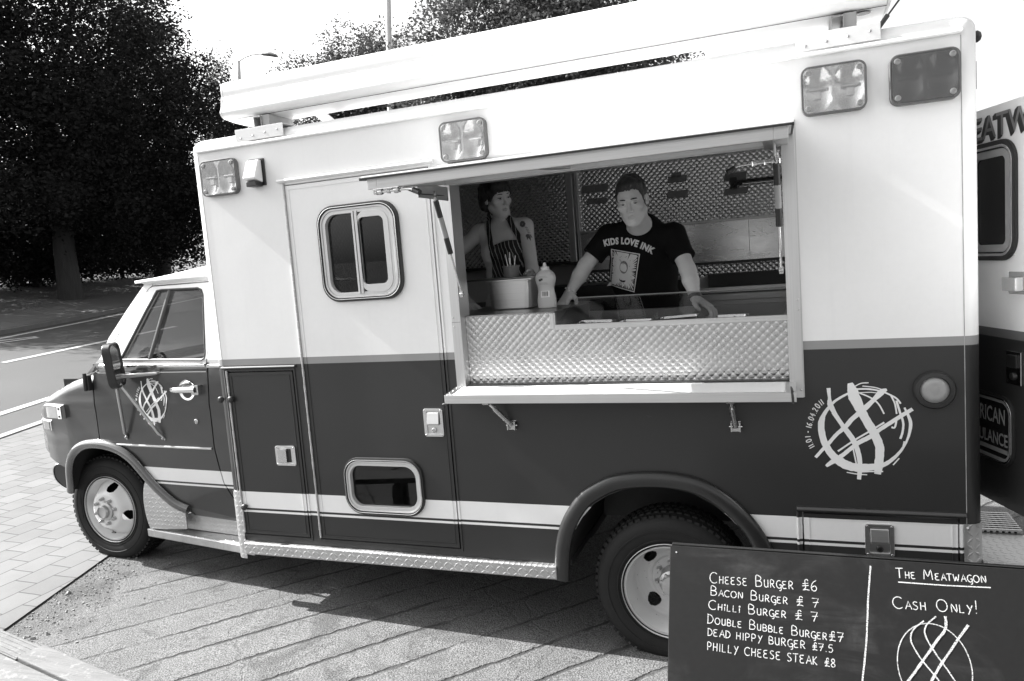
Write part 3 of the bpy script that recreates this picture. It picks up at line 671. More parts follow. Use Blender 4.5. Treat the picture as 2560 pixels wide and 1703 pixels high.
# serving shelf (folded down) on two strut legs
mb = MB(); y0 = -.148; x0, x1 = 1.405, 2.93
tz = lambda y: 1.3065 + (y + .136) * .1165
def slab(xa, xb, ya, yb, lo, hi, mi): mb.prism([(ya, tz(ya) + lo), (yb, tz(yb) + lo), (yb, tz(yb) + hi), (ya, tz(ya) + hi)], lambda p: (xa, p[0], p[1]), lambda p: (xb, p[0], p[1]), mi)
slab(1.457, x1 - .026, -.012, .042, -.006, 0, 0); slab(x0, x1, y0 + .004, -.012, -.006, 0, 0); mb.box(x0, x1, y0 - .004, y0 + .012, 1.268, 1.3065, 1); slab(x0, x0 + .03, y0 + .012, -.013, .0005, .003, 1); mb.box(x0 - .003, x0, y0, -.012, 1.27, 1.308, 1); slab(x1 - .04, x1, y0 + .012, -.013, .0005, .003, 1)
for y in (-.12, -.08, -.04): mb.lathe([(.005, 0), (.004, .002), (0, .003)], (x0 + .015, y, tz(y) + .003), (0, 0, 1), 10, 1)
shelf = mb.build('serving_shelf', [TRAYTOP, BRUSH_X], truck, bevel=.0015)
mb = MB(); mb.tube([(2.9125, -.05, 1.312), (2.915, -.15, 1.31), (2.917, -.158, 1.262)], (.004, .007), 8); mb.build('shelf_strap', RUBBER, shelf)
mb = MB(); mb.tube([(1.40, -.13, 1.262), (1.392, -.14, 1.262), (1.392, -.15, 1.266), (1.402, -.15, 1.268)], .003, 6); mb.build('hook', STEEL, shelf)
def leg(xt, xb):
    mb = MB(); a = Vector((xt, -.095, 1.268)); b = Vector((xb, -.012, 1.135)); v = b - a
    mb.tube([a, a + v * .34], .008, 10, 0); mb.tube([a + v * .30, b], .0125, 14, 1); mb.lathe([(.0, -.018), (.014, -.015), (.014, .015), (0, .018)], a + Vector((0, 0, -.006)), (1, 0, 0), 12, 1)
    mb.box(b.x - .020, b.x - .015, -.026, .0, 1.115, 1.155, 1); mb.box(b.x + .015, b.x + .020, -.026, .0, 1.115, 1.155, 1); mb.box(b.x - .02, b.x + .02, -.004, .0, 1.112, 1.157, 1)
    mb.tube([b - Vector((.027, 0, 0)), b + Vector((.027, 0, 0))], .004, 8, 0); mb.build('support_leg', [CHROME, STEEL], shelf)
leg(1.588, 1.674); leg(2.676, 2.686)
# ------------------------------------------------------------------ counter
CZ = 1.656
panel('counter_front', [(1.456, 1.310), (2.905, 1.310), (2.905, 1.579), (1.888, 1.579), (1.888, 1.652), (1.456, 1.652)], [], TURNED, truck, thick=.004, y=.045)
mb = MB(); mb.box(1.457, 1.905, .041, .10, 1.650, CZ, 0); mb.box(.9, 1.905, .10, .70, 1.650, CZ, 0); mb.box(.9, 1.90, .66, .70, 1.60, 1.646, 0); mb.build('counter_top', DULLSTEEL, truck, bevel=.002)
mb = MB(); mb.box(1.882, 1.908, .037, .049, 1.577, 1.6495, 0); mb.box(1.908, 2.905, .035, .053, 1.572, 1.595, 0); mb.box(1.892, 1.901, .033, .039, 1.582, 1.649, 1); mb.box(2.20, 2.905, .034, .0355, 1.585, 1.5885, 1); mb.build('guard_frame', [BRUSH_X, ALU], truck, bevel=.0015)
gv = [(1.910, .049, 1.595), (2.904, .049, 1.595), (2.904, .44, 1.683), (1.906, .44, 1.688)]
mb = MB(); up = Vector((0, -.02, .07)).normalized() * .006
mb.add([Vector(p) for p in gv] + [Vector(p) + up for p in gv], [(0, 3, 2, 1), (4, 5, 6, 7), (0, 1, 5, 4), (1, 2, 6, 5), (2, 3, 7, 6), (3, 0, 4, 7)]); mb.build('guard_glass', GLASS_COUNTER, truck); MB().tube([Vector(gv[3]) + up * .5, Vector(gv[2]) + up * .5], .0032, 8).build('glass_edge_highlight', mat('painted_edge_highlight', .45, .2), truck)  # pale tube painted in as the highlight along the glass top
# cold well behind the glass (open trough with a rim)
mb = MB(); mb.box(1.908, 2.905, .055, .065, 1.36, 1.575); mb.box(1.90, 2.905, .66, .70, 1.36, 1.60); mb.box(1.90, 1.908, .055, .66, 1.36, 1.6495); mb.box(2.895, 2.905, .065, .66, 1.36, 1.60); mb.box(1.908, 2.895, .065, .66, 1.500, 1.510); mb.build('cold_well', DULLSTEEL, truck, bevel=.001)
# ------------------------------------------------------------------ room inside
mb = MB(); mb.box(0, 1.86, .05, 2.36, .66, .70); mb.box(1.86, 2.83, .78, 2.36, .66, .70); mb.box(2.83, XR, .05, 2.36, .66, .70); mb.build('floor', diamond('floor_plate', (0, 1), .4, .03, .5), truck)
MB().box(.0, XR, .03, 2.36, 2.56, 2.585).build('ceiling', mat('ceiling_panel', .72, .5, 0, .06, 6), truck)
mb = MB(); mb.box(1.45, XR, 2.19, 2.21, 2.074, 2.56, 0); mb.box(1.45, XR, 2.19, 2.21, 1.50, 1.787, 0); mb.box(2.275, 2.2765, 2.187, 2.19, 2.08, 2.52, 1); mb.build('back_wall', [TURNED_IN, ALU], truck)
mb = MB(); mb.box(0, 1.41, 2.20, 2.22, 1.87, 2.56); mb.build('back_door', engine_turned('engine_turned_dark', .040, 0, .60, .15, .8, .34), truck)
mb = MB(); mb.box(1.405, 1.455, 2.12, 2.21, 1.862, 2.52, 0); mb.box(1.465, 1.485, 2.15, 2.21, 1.862, 2.52, 0); mb.box(.1, 1.455, 2.13, 2.21, 1.848, 1.872, 1); mb.build('back_door_frame', [BRUSH_Z, DARKMETAL], truck, bevel=.004)
mb = MB(); mb.box(1.485, 2.667, 2.15, 2.19, 1.79, 2.062, 0); mb.box(2.669, 3.3, 2.15, 2.19, 1.79, 2.062, 0); mb.box(1.485, 3.3, 2.140, 2.19, 2.062, 2.078, 1); mb.box(1.485, 3.3, 2.146, 2.19, 1.772, 1.79, 2); mb.build('splashback', [PLAINSTEEL, BRUSH_X, DARKMETAL], truck, bevel=.001)
MB().box(0, .03, .05, 2.2, .7, 2.56).build('room_front_wall', TURNED_SIDE, truck)
mb = MB(); mb.box(.1, 2.36, 1.65, 2.18, .72, 1.60, 0); mb.box(1.30, 2.36, 1.62, 2.18, 1.60, 1.625, 1); mb.box(1.3, 2.3, 1.66, 2.14, 1.625, 1.70, 0); mb.build('dark_cooker', [BLACK, DARKMETAL], truck, bevel=.004)
mb = MB(); mb.box(2.375, 3.35, 1.62, 2.16, .72, 1.615, 0); mb.box(2.375, 3.35, 2.12, 2.18, 1.615, 1.706, 0); mb.box(2.372, 3.352, 1.600, 1.62, 1.605, 1.640, 1); mb.box(2.375, 2.385, 1.62, 2.16, 1.615, 1.70, 1); mb.build('griddle', [BLACK, BRUSH_X], truck, bevel=.003)
mb = MB(); mb.box(2.38, 3.35, 1.575, 1.60, 1.38, 1.60, 0); mb.box(2.38, 3.35, 1.55, 1.60, 1.56, 1.60, 0); mb.build('griddle_front', BRUSH_X, truck, bevel=.003)
TAPE = mat('duct_tape', .20, .45, 0, .15, 30)
def tape(x0, x1, z0, z1, sk=0):
    mb = MB(); mb.add([(x0, 2.1875, z0 + sk), (x1, 2.1875, z0), (x1 + .01, 2.1875, z1), (x0 + .01, 2.1875, z1 + sk)], [(0, 1, 2, 3)]); mb.box((x0 + x1) / 2 - .002, (x0 + x1) / 2 + .002, 2.186, 2.1885, z0 - .01, z1 + .012); mb.build('tape_strip', TAPE, truck)
for a in ((1.50, 1.70, 2.355, 2.41), (1.54, 1.685, 2.268, 2.31, .004), (2.13, 2.262, 2.362, 2.408), (2.12, 2.265, 2.255, 2.305, .004), (2.155, 2.225, 2.40, 2.432), (2.515, 2.66, 2.335, 2.388), (2.51, 2.665, 2.24, 2.285)): tape(*a)
mb = MB(); mb.box(2.560, 2.605, 2.12, 2.186, 2.275, 2.35, 0); mb.tube([(2.585, 2.12, 2.29), (2.61, 2.11, 2.305), (2.64, 2.11, 2.308)], .012, 10, 0); mb.tube([(2.62, 2.11, 2.318), (3.3, 2.11, 2.318)], .010, 10, 1); mb.tube([(2.62, 2.118, 2.300), (3.3, 2.118, 2.300)], .008, 10, 2); mb.build('grill_tool', [BLACK, BLACK, CHROME], truck)  # grill tool hung on the back wall: black handle, long bars
# ------------------------------------------------------------------ awning on the roof edge
prof = [(.22, 2.742), (.12, 2.742), (.05, 2.747), (.018, 2.752), (.0, 2.764), (-.006, 2.782), (.004, 2.802), (.010, 2.83), (.012, 2.852), (.020, 2.862), (.018, 2.885), (.022, 2.915), (.035, 2.935), (.07, 2.948), (.14, 2.957), (.22, 2.955)]
pc = catmull(prof, 3); ax0, ax1 = .196, 3.297
mb = MB(); n = len(pc); K = 24
vs = [(ax0 + (ax1 - ax0) * k / K, y, z) for k in range(K + 1) for y, z in pc]
mb.add(vs, [(k * n + i, k * n + (i + 1) % n, (k + 1) * n + (i + 1) % n, (k + 1) * n + i) for k in range(K) for i in range(n)], 0, True)
aw = mb.build('awning_case', AWN, truck, angle=50)
for x, s_ in ((ax0, -1), (ax1, 1)):
    mb = MB(); mb.prism(pc, lambda p: (x + s_ * .001, p[0], p[1]), lambda p: (x + s_ * .014, p[0], p[1])); mb.build('end_cap', WHITEPL, aw, bevel=.003)
mb = MB(); mb.box(ax0, ax1, .028, .0305, 2.7435, 2.7455, 0); mb.build('case_seam', LINER, aw)
MB().lathe([(.0, .002), (.026, .002), (.026, 0)], (3.22, .075, 2.743), (0, 0, -1), 20).build('crank_socket', BLACK, aw)
for x0, x1, tx in ((.268, .565, .40), (2.974, 3.27, 3.125)):
    mb = MB(); mb.box(x0, x1, -.010, -.005, 2.618, 2.680, 0); mb.box(x0, x1, -.005, .16, 2.676, 2.680, 0)
    for i in range(4): mb.lathe([(.006, 0), (.005, .003), (0, .004)], (x0 + .035 + i * (x1 - x0 - .07) / 3, -.010, 2.634 + .006 * i), n=10, mi=2)
    t = .045; w_ = .003
    for (a, b) in ((tx - t / 2, tx - t / 2 + w_), (tx + t / 2 - w_, tx + t / 2)): mb.box(a, b, .01, .22, 2.680, 2.735, 1)
    mb.box(tx - t / 2, tx + t / 2, .01, .22, 2.731, 2.735, 1); mb.box(tx + t / 2, tx + t / 2 + .045, .02, .22, 2.680, 2.741, 1)
    mb.build('awning_bracket', [WHITEPL, GREYPL, STEEL], truck, bevel=.001)
mb = MB(); mb.tube([(.63, .5, 2.66), (.56, .28, 2.80)], .025, 10); mb.build('roof_stay', WHITEPL, truck)
mb = MB(); mb.tube([(3.265, .03, 2.665), (3.46, .05, 2.91)], .004, 6); mb.tube([(3.265, .03, 2.665), (3.30, .034, 2.71)], .009, 8); mb.build('aerial', DARKMETAL, truck)
mb = MB(); mb.lathe([(.018, 0), (.022, .02), (.015, .03), (0, .035)], (XR + R_, .12, 2.60), (1, 0, 0), 14); mb.box(XR + R_, XR + R_ + .004, .06, .075, 2.40, 2.5); mb.build('rear_lamp', BLACK, truck)
# ------------------------------------------------------------------ rear door standing open, tail step
o_ = Vector((3.623, .3934, 0)); du = Vector((.33, -.944, 0)).normalized(); dn = Vector((-.944, -.33, 0)).normalized()   # dn: outer face normal
RX = Matrix(((du.x, dn.x, 0, o_.x), (du.y, dn.y, 0, o_.y), (0, 0, 1, 0), (0, 0, 0, 1)))                                 # local: along door, outward, up
uo = .10
mb = MB(); A = rect(0, 1.12, .765, 2.354)
mb.ring(A, rr(.075 + .0, .31 - .02, 1.775, 2.19, .05, 0) if False else rect(.02, .30, 1.78, 2.19), lambda p, y: (p[0], y, p[1]), -.035, 0)
rd = mb.build('rear_door', P_DOOR, truck, xf=RX, bevel=.004)
def wl(u0, u1, z0, z1, r, gap, mats_, nm, parent):
    P = [rr(u0 + t, u1 - t, z0 + t, z1 - t, max(r - t, .008), 8) for t in ((0, .018, .028, .034, .062) if not gap else (0, .010, .016, .019, .030))]
    mb = MB()
    for i, (y, mi) in enumerate(((.010, 1), (.014, 2), (.008, 1), (.010, 0))): mb.ring(P[i], P[i + 1], lambda p, y: (p[0], y, p[1]), 0.0, y, mi)
    return mb.build(nm, mats_, parent, xf=RX, bevel=.001), P[-1]
w_, pin_ = wl(.010, .320, 1.757, 2.219, .085, 0, [GREYPL, RUBBER, CHROME], 'door_window', rd)
mb = MB(); mb.add([(a, .002, b) for a, b in pin_], [tuple(range(len(pin_)))]); mb.build('window_pane', mat('black_glass', .006, .05), w_, xf=RX)
w_, pin_ = wl(-.10, .300, .935, 1.222, .075, 1, [GREYPL, RUBBER, CHROME], 'lower_door_window', rd)
mb = MB(); mb.add([(a, .002, b) for a, b in pin_], [tuple(range(len(pin_)))]); mb.box(-.065, .253, .0025, .0035, .985, 1.002, 1); mb.build('window_pane', [mat('sign_black', .02, .15), mat('sign_grey', .38, .4)], w_, xf=RX)
def door_text(body, u_right, zb, h, m, off=0, bold=0, sx=1, up=.004, name='lettering', parent=None):
    vs, fs = text_geo(body, h / .70, bold); k = max(v[0] for v in vs); k0 = min(v[0] for v in vs)
    mb = MB(); mb.add([(u_right + (v[0] - k) * sx + off, up, zb + v[1] - abs(off) * .6) for v in vs], [tuple(reversed(f)) for f in fs]); return mb.build(name, m, parent or rd, xf=RX)
TXT_D = mat('sign_paint_black', .012, .4); TXT_G = mat('sign_paint_grey', .15, .35)
for off in (-.004, -.008, -.012, -.016): door_text('MEATW', .397, 2.236, .088, TXT_D, off, .0035, .98, .0012 + abs(off) * .01, 'letter_shadow')
door_text('MEATW', .397, 2.236, .088, TXT_G, 0, .0005, .98, .0022)
door_text('AMERICAN', .237, 1.103, .063, mat('letter_grey', .42, .4), 0, .001, .62, .0032, 'window_lettering', w_); door_text('AMBULANCE', .254, 1.016, .050, bpy.data.materials['letter_grey'], 0, .001, .68, .0032, 'window_lettering', w_)
mb = MB(); mb.box(.250, .338, 0, .006, 1.278, 1.408, 0); mb.box(.266, .322, .006, .014, 1.345, 1.394, 1); mb.lathe([(.016, 0), (.014, .008), (0, .01)], (.294, .006, 1.310), (0, 1, 0), 14, 1); mb.build('paddle_latch', [CHROME, BLACK], rd, xf=RX, bevel=.002)
mb = MB(); mb.box(.268, .37, 0, .005, 1.63, 1.715, 0); mb.box(.281, .36, .005, .04, 1.645, 1.695, 0); mb.build('door_striker', CHROME, rd, xf=RX, bevel=.003)
mb = MB(); mb.box(XR + R_ + .002, 4.02, .02, .335, .585, .595, 0); mb.box(XR + R_ + .002, 4.02, .008, .02, .50, .595, 1); mb.build('tail_step', [DIA_XY, DIA_XZ], truck, bevel=.003)
mb = MB()
for i in range(9):
    y = .345 + i * .026; mb.box(XR + R_ + .002, 3.80, y, y + .008, .59, .612)
    for j in range(9): mb.box(XR + R_ + .006 + j * .022, XR + R_ + .016 + j * .022, y, y + .022, .596, .604)
mb.build('grip_step', STEEL, truck)
# ------------------------------------------------------------------ painted emblem
def emblem(cx, cz, sc, yf, sx=1, yshift=-.0012, parent=None):      # sc upright scale, sx width against it
    """traced strokes in emblem units (origin 525,610; y down), sc metres per unit"""
    T = [([(440, 305), (455, 360), (470, 410), (520, 510), (570, 600), (605, 670), (622, 740), (614, 830), (604, 898)], [30, 66, 72, 54, 56, 56, 54, 54, 40]),
         ([(296, 336), (300, 400), (305, 450), (350, 530), (395, 600), (445, 670), (475, 740), (490, 830), (481, 936)], [26, 20, 36, 24, 32, 36, 32, 30, 26]),
         ([(315, 500), (370, 580)], 9), ([(445, 720), (465, 830)], 9),
         ([(676, 348), (640, 368), (590, 415), (520, 480), (450, 535), (400, 590), (340, 640), (285, 700), (240, 745), (193, 796)], [14, 40, 30, 36, 30, 30, 24, 24, 22, 20]),
         ([(836, 474), (760, 520), (690, 565), (620, 610), (560, 655), (490, 690), (430, 735), (365, 785), (310, 820), (262, 853)], [24, 26, 26, 26, 30, 30, 26, 28, 34, 18]),
         ([(655, 560), (560, 618), (470, 670), (345, 752)], 12),
         ([(430, 370), (370, 400), (320, 435), (265, 500), (240, 560), (240, 630), (260, 700), (300, 770), (350, 815), (420, 850), (500, 858), (580, 850), (650, 832), (700, 800), (750, 750), (790, 690), (815, 620), (820, 550), (785, 465)], [14, 16, 18, 25, 40, 44, 44, 50, 60, 60, 54, 45, 30, 22, 18, 14, 18, 20, 12]),
         ([(465, 330), (510, 308), (560, 305)], 7), ([(470, 345), (560, 345), (640, 360), (700, 385), (740, 410), (762, 440)], 11), ([(520, 325), (600, 335), (660, 355)], 7), ([(480, 368), (570, 366), (620, 372)], 6),
         ([(700, 385), (725, 440), (735, 505)], 10), ([(735, 420), (755, 490), (775, 560), (770, 620), (755, 665)], 14), ([(500, 370), (570, 400), (620, 440), (655, 505)], 10), ([(735, 530), (722, 590), (700, 590)], 12),
         ([(780, 680), (760, 740), (700, 790), (650, 830)], 10), ([(745, 790), (705, 835)], 8), ([(400, 890), (470, 900), (535, 903)], 7), ([(490, 885), (570, 880), (640, 878)], 9)]
    mb = MB(); r_ = random.Random(5)
    for i, (p, w) in enumerate(T):
        ws = w if isinstance(w, list) else [w] * len(p)
        P = catmull([(a, b, c) for (a, b), c in zip(p, ws)], 5)
        mb.ribbon([(cx + (a - 525) * sc * sx, cz - (b - 610) * sc) for a, b, c in P], [c * sc * (.5 + .5 * sx) for a, b, c in P], lambda a, b, d: (a, yf(a, b) + d, b), yshift - .00012 * i, 0, .07, r_)
    o = mb.build('painted_emblem', EMBL, parent or truck)
    # the two dates written round its left side
    path = catmull([(190, 724), (172, 690), (163, 655), (168, 610), (182, 560), (205, 510), (232, 465), (268, 436)], 10)
    cum = [0]
    for a, b in zip(path[:-1], path[1:]): cum.append(cum[-1] + math.hypot(b[0] - a[0], b[1] - a[1]))
    s_ = '11.01 - 16.04.2011'; wd = {'1': .55, '.': .45, ' ': .4, '-': .9}; tot = sum(wd.get(c, 1) for c in s_); k = cum[-1] / tot; mb = MB(); pos = 0
    for c in s_:
        w = wd.get(c, 1); s0 = (pos + w * .06) * k; pos += w
        if c not in GLYPH: continue
        x_ = np.interp(s0, cum, [p[0] for p in path]); y_ = np.interp(s0, cum, [p[1] for p in path]); x2 = np.interp(s0 + 4, cum, [p[0] for p in path]); y2 = np.interp(s0 + 4, cum, [p[1] for p in path])
        l = math.hypot(x2 - x_, y2 - y_) or 1; tx, ty = (x2 - x_) / l, (y2 - y_) / l; H = 38
        for st in GLYPH[c]:
            pts = [(x_ + tx * a * H * .75 + ty * b * H * 1, y_ + ty * a * H * .75 - tx * b * H * 1) for a, b in st]
            mb.ribbon([(cx + (a - 525) * sc * sx, cz - (b - 610) * sc) for a, b in pts], 6 * sc, lambda a, b, d: (a, yf(a, b) + d, b), yshift - .0003)
    mb.build('date_lettering', EMBL, o)
    return o
emblem(3.179, 1.1225, .000627, lambda a, b: 0.0, .885)
# ------------------------------------------------------------------ cab
def plan_y(x):
    return float(np.interp(x, [-2.08, -2.06, -2.0, -1.9, -1.8, -1.7, -1.5, -1.2, -.6, 0], [.75, .55, .42, .325, .270, .235, .195, .172, .165, .165]))
def cab_y(x, z):
    y = plan_y(x)
    if z > 1.43: y += (z - 1.43) * .27
    elif z > 1.2: y += .012 * ((z - 1.2) / .23) ** 2
    if z < .95: y += (.95 - z) ** 2 * .25
    y -= .0035 * math.exp(-((z - 1.212) / .03) ** 2)
    return y
arch_f = [(-.60, .545), (-.66, .58), (-.735, .64), (-.80, .705), (-.87, .79), (-.94, .865), (-1.03, .918), (-1.14, .947), (-1.26, .953), (-1.37, .935), (-1.46, .885), (-1.52, .81), (-1.552, .735), (-1.575, .66), (-1.60, .61)]
hood_e = [(-1.20, 1.405), (-1.32, 1.385), (-1.45, 1.352), (-1.6, 1.305), (-1.72, 1.262), (-1.80, 1.222)]
HR_ = .075
def fend_y(x, z):
    y = cab_y(x, z); e = float(np.interp(x, [p[0] for p in hood_e[::-1]], [p[1] for p in hood_e[::-1]])) - z
    if e < HR_: d = HR_ - max(e, 0); y += HR_ - math.sqrt(max(HR_ * HR_ - d * d, 0))
    return y
i_split = 8      # arch point index near the door's front seam
fend = [(-1.205, .951)] + arch_f[8:12] + [(-1.540, .765), (-1.60, .772), (-1.68, .790), (-1.75, .812), (-1.80, .828)] + hood_e[::-1][:-1] + [(-1.205, 1.405)]
doorp = [(-.178, .560), (-.60, .560)] + arch_f[1:8] + [(-1.198, .950), (-1.195, 1.29), (-1.19, 1.40), (-1.135, 1.432), (-1.06, 1.49), (-1.01, 1.60), (-.87, 1.775), (-.765, 1.905), (-.735, 1.915), (-.30, 1.915), (-.265, 1.885), (-.262, 1.80), (-.275, 1.43), (-.283, 1.21), (-.287, .95), (-.258, .73)]
pil = [(0.02, .560), (-.170, .560), (-.250, .73), (-.279, .95), (-.275, 1.21), (-.267, 1.43), (-.254, 1.80), (-.257, 1.885), (-.295, 1.922), (-.735, 1.922), (-.735, 1.94), (0.02, 1.94)]
apil = [(-.772, 1.905), (-.876, 1.775), (-1.018, 1.60), (-1.068, 1.492), (-1.14, 1.437), (-1.20, 1.41), (-1.25, 1.40), (-1.12, 1.50), (-1.065, 1.62), (-.93, 1.79), (-.80, 1.94), (-.74, 1.94), (-.742, 1.922)]
wh = [(-.700, 1.886), (-.66, 1.890), (-.38, 1.884), (-.352, 1.872), (-.338, 1.845), (-.287, 1.50), (-.290, 1.478), (-.312, 1.468), (-.925, 1.482), (-.945, 1.488), (-.935, 1.508), (-.86, 1.63), (-.78, 1.765)]
for flip in (False, True):
    f_ = panel('front_fender', fend, [], P_CAB, truck, fend_y, .012, .05, .018, flip=flip)
    d0 = panel('cab_door', doorp, [wh], P_CAB, truck, cab_y, .03, .06, .03, flip=flip)
    panel('cab_pillar', pil, [], P_CAB, truck, cab_y, .02, .09, .09, flip=flip)
    panel('windscreen_pillar', apil, [], P_CAB, truck, cab_y, .04, .09, .09, flip=flip)
    if not flip: cdoor, cfend = d0, f_
    Fl = (lambda v: (v[0], 2.4 - v[1], v[2])) if flip else (lambda v: tuple(v))
    # glass in the door
    mb = MB(); n = len(wh); mb.add([Fl((a, cab_y(a, b) + .018, b)) for a, b in wh], [tuple(range(n))]); mb.build('window_glass', GLASS if not flip else GLASS, d0)
    # window rubber and quarter-light bar
    mb = MB(); mb.tube([Fl((a, cab_y(a, b) + .004, b)) for a, b in wh + wh[:1]], (.007, .009), 8); mb.build('window_seal', RUBBER, d0)
    mb = MB(); mb.tube([Fl((a, cab_y(a, b) + .006, b)) for a, b in ((-.60, 1.886), (-.64, 1.75), (-.715, 1.48))], (.008, .014), 10, sq=(0, -1, 0)); mb.build('quarter_light_bar', DARKMETAL, d0)
    # inner door skin (dark) so that the cab reads as a room
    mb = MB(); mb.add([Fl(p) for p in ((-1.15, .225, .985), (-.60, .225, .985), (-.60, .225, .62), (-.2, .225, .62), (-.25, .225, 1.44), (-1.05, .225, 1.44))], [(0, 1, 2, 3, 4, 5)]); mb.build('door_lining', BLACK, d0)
    # bright strips
    def strip(nm, z0, z1, xa, xb, m, pr=.006, prt=d0, k=0):
        mb = MB(); N = 14; xs_ = [xa + (xb - xa) * i / N for i in range(N + 1)]
        vs = []
        for x in xs_:
            zz0, zz1 = z0 + k * (x - xa), z1 + k * (x - xa)
            y = cab_y(x, (zz0 + zz1) / 2); vs += [Fl((x, y + .004, zz0)), Fl((x, y - pr, zz0 + (zz1 - zz0) * .2)), Fl((x, y - pr * 1.3, zz1 - (zz1 - zz0) * .3)), Fl((x, y + .004, zz1))]
        mb.add(vs, [(4 * i + j, 4 * i + j + 1, 4 * i + 5 + j, 4 * i + 4 + j) for i in range(N) for j in range(3)], 0, True); mb.build(nm, m, prt)
    strip('belt_moulding', 1.436, 1.462, -1.12, -.275, CHROME, .009, d0, -.014); strip('belt_moulding', 1.402, 1.412, -1.17, -.278, CHROME, .005, d0, -.008)
    strip('belt_moulding', 1.420, 1.444, -.262, -.05, CHROME, .008, truck, -.014)
    strip('side_trim', .945, .960, -1.06, -.30, CHROME, .007, d0, -.016)
    # arch lip
    mb = MB(); pts = [(a, cab_y(a, b) - .012, b) for a, b in catmull([(p[0] * 1.0 + (0 if i else .03), p[1]) for i, p in enumerate(arch_f)], 3)]
    mb.tube([Fl(p) for p in pts], [(.022, .030)] * len(pts), 12, sq=(0, -1, 0)); mb.build('arch_lip', LIP, f_)
    # nose: wrap of the fender round to the grille
    def nose_n(i):
        a, b = path[max(i - 1, 0)], path[min(i + 1, len(path) - 1)]; l = math.hypot(b[0] - a[0], b[1] - a[1]); n_ = (-(b[1] - a[1]) / l, (b[0] - a[0]) / l); return n_ if n_[0] + n_[1] < 0 else (-n_[0], -n_[1])
    path = [(-1.80, plan_y(-1.80)), (-1.85, .296), (-1.9, .325), (-1.95, .368), (-2.0, .42), (-2.035, .48), (-2.06, .55), (-2.075, .65), (-2.08, .75)]
    top = [1.222, 1.205, 1.19, 1.178, 1.17, 1.165, 1.162, 1.16, 1.16]
    mb = MB(); NZ = 22; vs = []
    for i, ((x, y), zt_) in enumerate(zip(path, top)):
        nx, ny = nose_n(i)
        for j in range(NZ + 1):
            t = j / NZ; z = .828 + (zt_ - .828) * t; d = max(0, HR_ - (zt_ - z)); q = HR_ - math.sqrt(max(HR_ * HR_ - d * d, 0)); d2 = max(0, .05 - (z - .828)); q += (.05 - math.sqrt(max(.0025 - d2 * d2, 0))) * .8
            vs.append(Fl((x - nx * q, y - ny * q, z)))
    mb.add(vs, [(i * (NZ + 1) + j, i * (NZ + 1) + j + 1, (i + 1) * (NZ + 1) + j + 1, (i + 1) * (NZ + 1) + j) for i in range(len(path) - 1) for j in range(NZ)], 0, True)
    mb.build('nose_panel', P_DARK, truck, angle=85)
    # lamps on the corner
    def lamp(nm, xa, xb, z0, z1, m, pr):
        mb = MB(); N = 6; xs_ = [xa + (xb - xa) * i / N for i in range(N + 1)]; vs = []
        for x in xs_:
            y = plan_y(x); e = .012 if x in (xs_[0], xs_[-1]) else 0
            vs += [Fl((x, y + .01, z0)), Fl((x, y - pr + e, z0 + .006)), Fl((x, y - pr + e, z1 - .012)), Fl((x, y + .01, z1))]
        mb.add(vs, [(4 * i + j, 4 * i + j + 1, 4 * i + 5 + j, 4 * i + 4 + j) for i in range(N) for j in range(3)] + [(0, 3, 2, 1), (4 * N, 4 * N + 1, 4 * N + 2, 4 * N + 3)], 0, True)
        o = mb.build(nm, m, truck, angle=30)
        mb = MB(); mb.add([Fl((xa, plan_y(xa) + .0, z1)), Fl((xb, plan_y(xb) + .0, z1)), Fl((xb, plan_y(xb) - pr - .002, z1 - .008)), Fl((xa, plan_y(xa) - pr - .002, z1 - .008))], [(0, 1, 2, 3)])
        xq = xb - (xb - xa) * .2 if nm == 'corner_lamp' else xb - (xb - xa) * .04
        mb.add([Fl((xq, plan_y(xq) - pr - .002, z0 + .004)), Fl((xb, plan_y(xb) - pr - .001, z0 + .004)), Fl((xb, plan_y(xb) - pr - .001, z1 - .008)), Fl((xq, plan_y(xq) - pr - .002, z1 - .008))], [(0, 1, 2, 3)])
        mb.build('lamp_trim', WHITEPL, o)
        if nm == 'corner_lamp':
            for zz in (z0 + .02, z1 - .025):
                xm = (xq + xb) / 2; MB().lathe([(.009, 0), (.008, .002), (0, .002)], Fl((xm, plan_y(xm) - pr - .002, zz)), (0, 1 if flip else -1, 0), 12).build('screw', BLACK, o)
    lamp('corner_lamp', -1.700, -1.500, 1.110, 1.205, AMBER, .030); lamp('side_marker', -1.832, -1.675, 1.022, 1.094, AMBER2, .012)
P_N = len(S.objects)
# hood, cowl, windscreen, roof cap
edge = [(x, plan_y(x) + HR_, z) for x, z in hood_e[:-1]] + [(p[0] - nose_n(i)[0] * HR_, p[1] - nose_n(i)[1] * HR_, z) for i, (p, z) in enumerate(zip(path, top))]
mb = MB(); NY = 24; vs = []
for i, (x, y0, z) in enumerate(edge):
    for j in range(NY + 1):
        t = j / NY; y = y0 + (2.4 - 2 * y0) * t; s_ = math.sin(math.pi * t)
        cr = .060 * (1 - abs(2 * t - 1) ** 3.2) * min(1, max(0, (x + 2.02) / .45))
        vs.append((x - .03 * s_ * max(0, (-1.3 - x)) , y, z + cr))
mb.add(vs, [(i * (NY + 1) + j, i * (NY + 1) + j + 1, (i + 1) * (NY + 1) + j + 1, (i + 1) * (NY + 1) + j) for i in range(len(edge) - 1) for j in range(NY)], 0, True)
mb.build('hood', P_DARK, truck, angle=80)
mb = MB(); mb.box(-1.20, -1.0, .26, 2.14, 1.34, 1.405); mb.build('cowl', BLACK, truck, bevel=.01)
mb = MB(); N = 12; vs = []
for j in range(N + 1):
    t = j / N; b = .10 * math.sin(math.pi * t); vs += [(-1.16 - b, .215 + 1.97 * t, 1.46), (-.80 - b * .7, .335 + 1.73 * t, 1.935)]
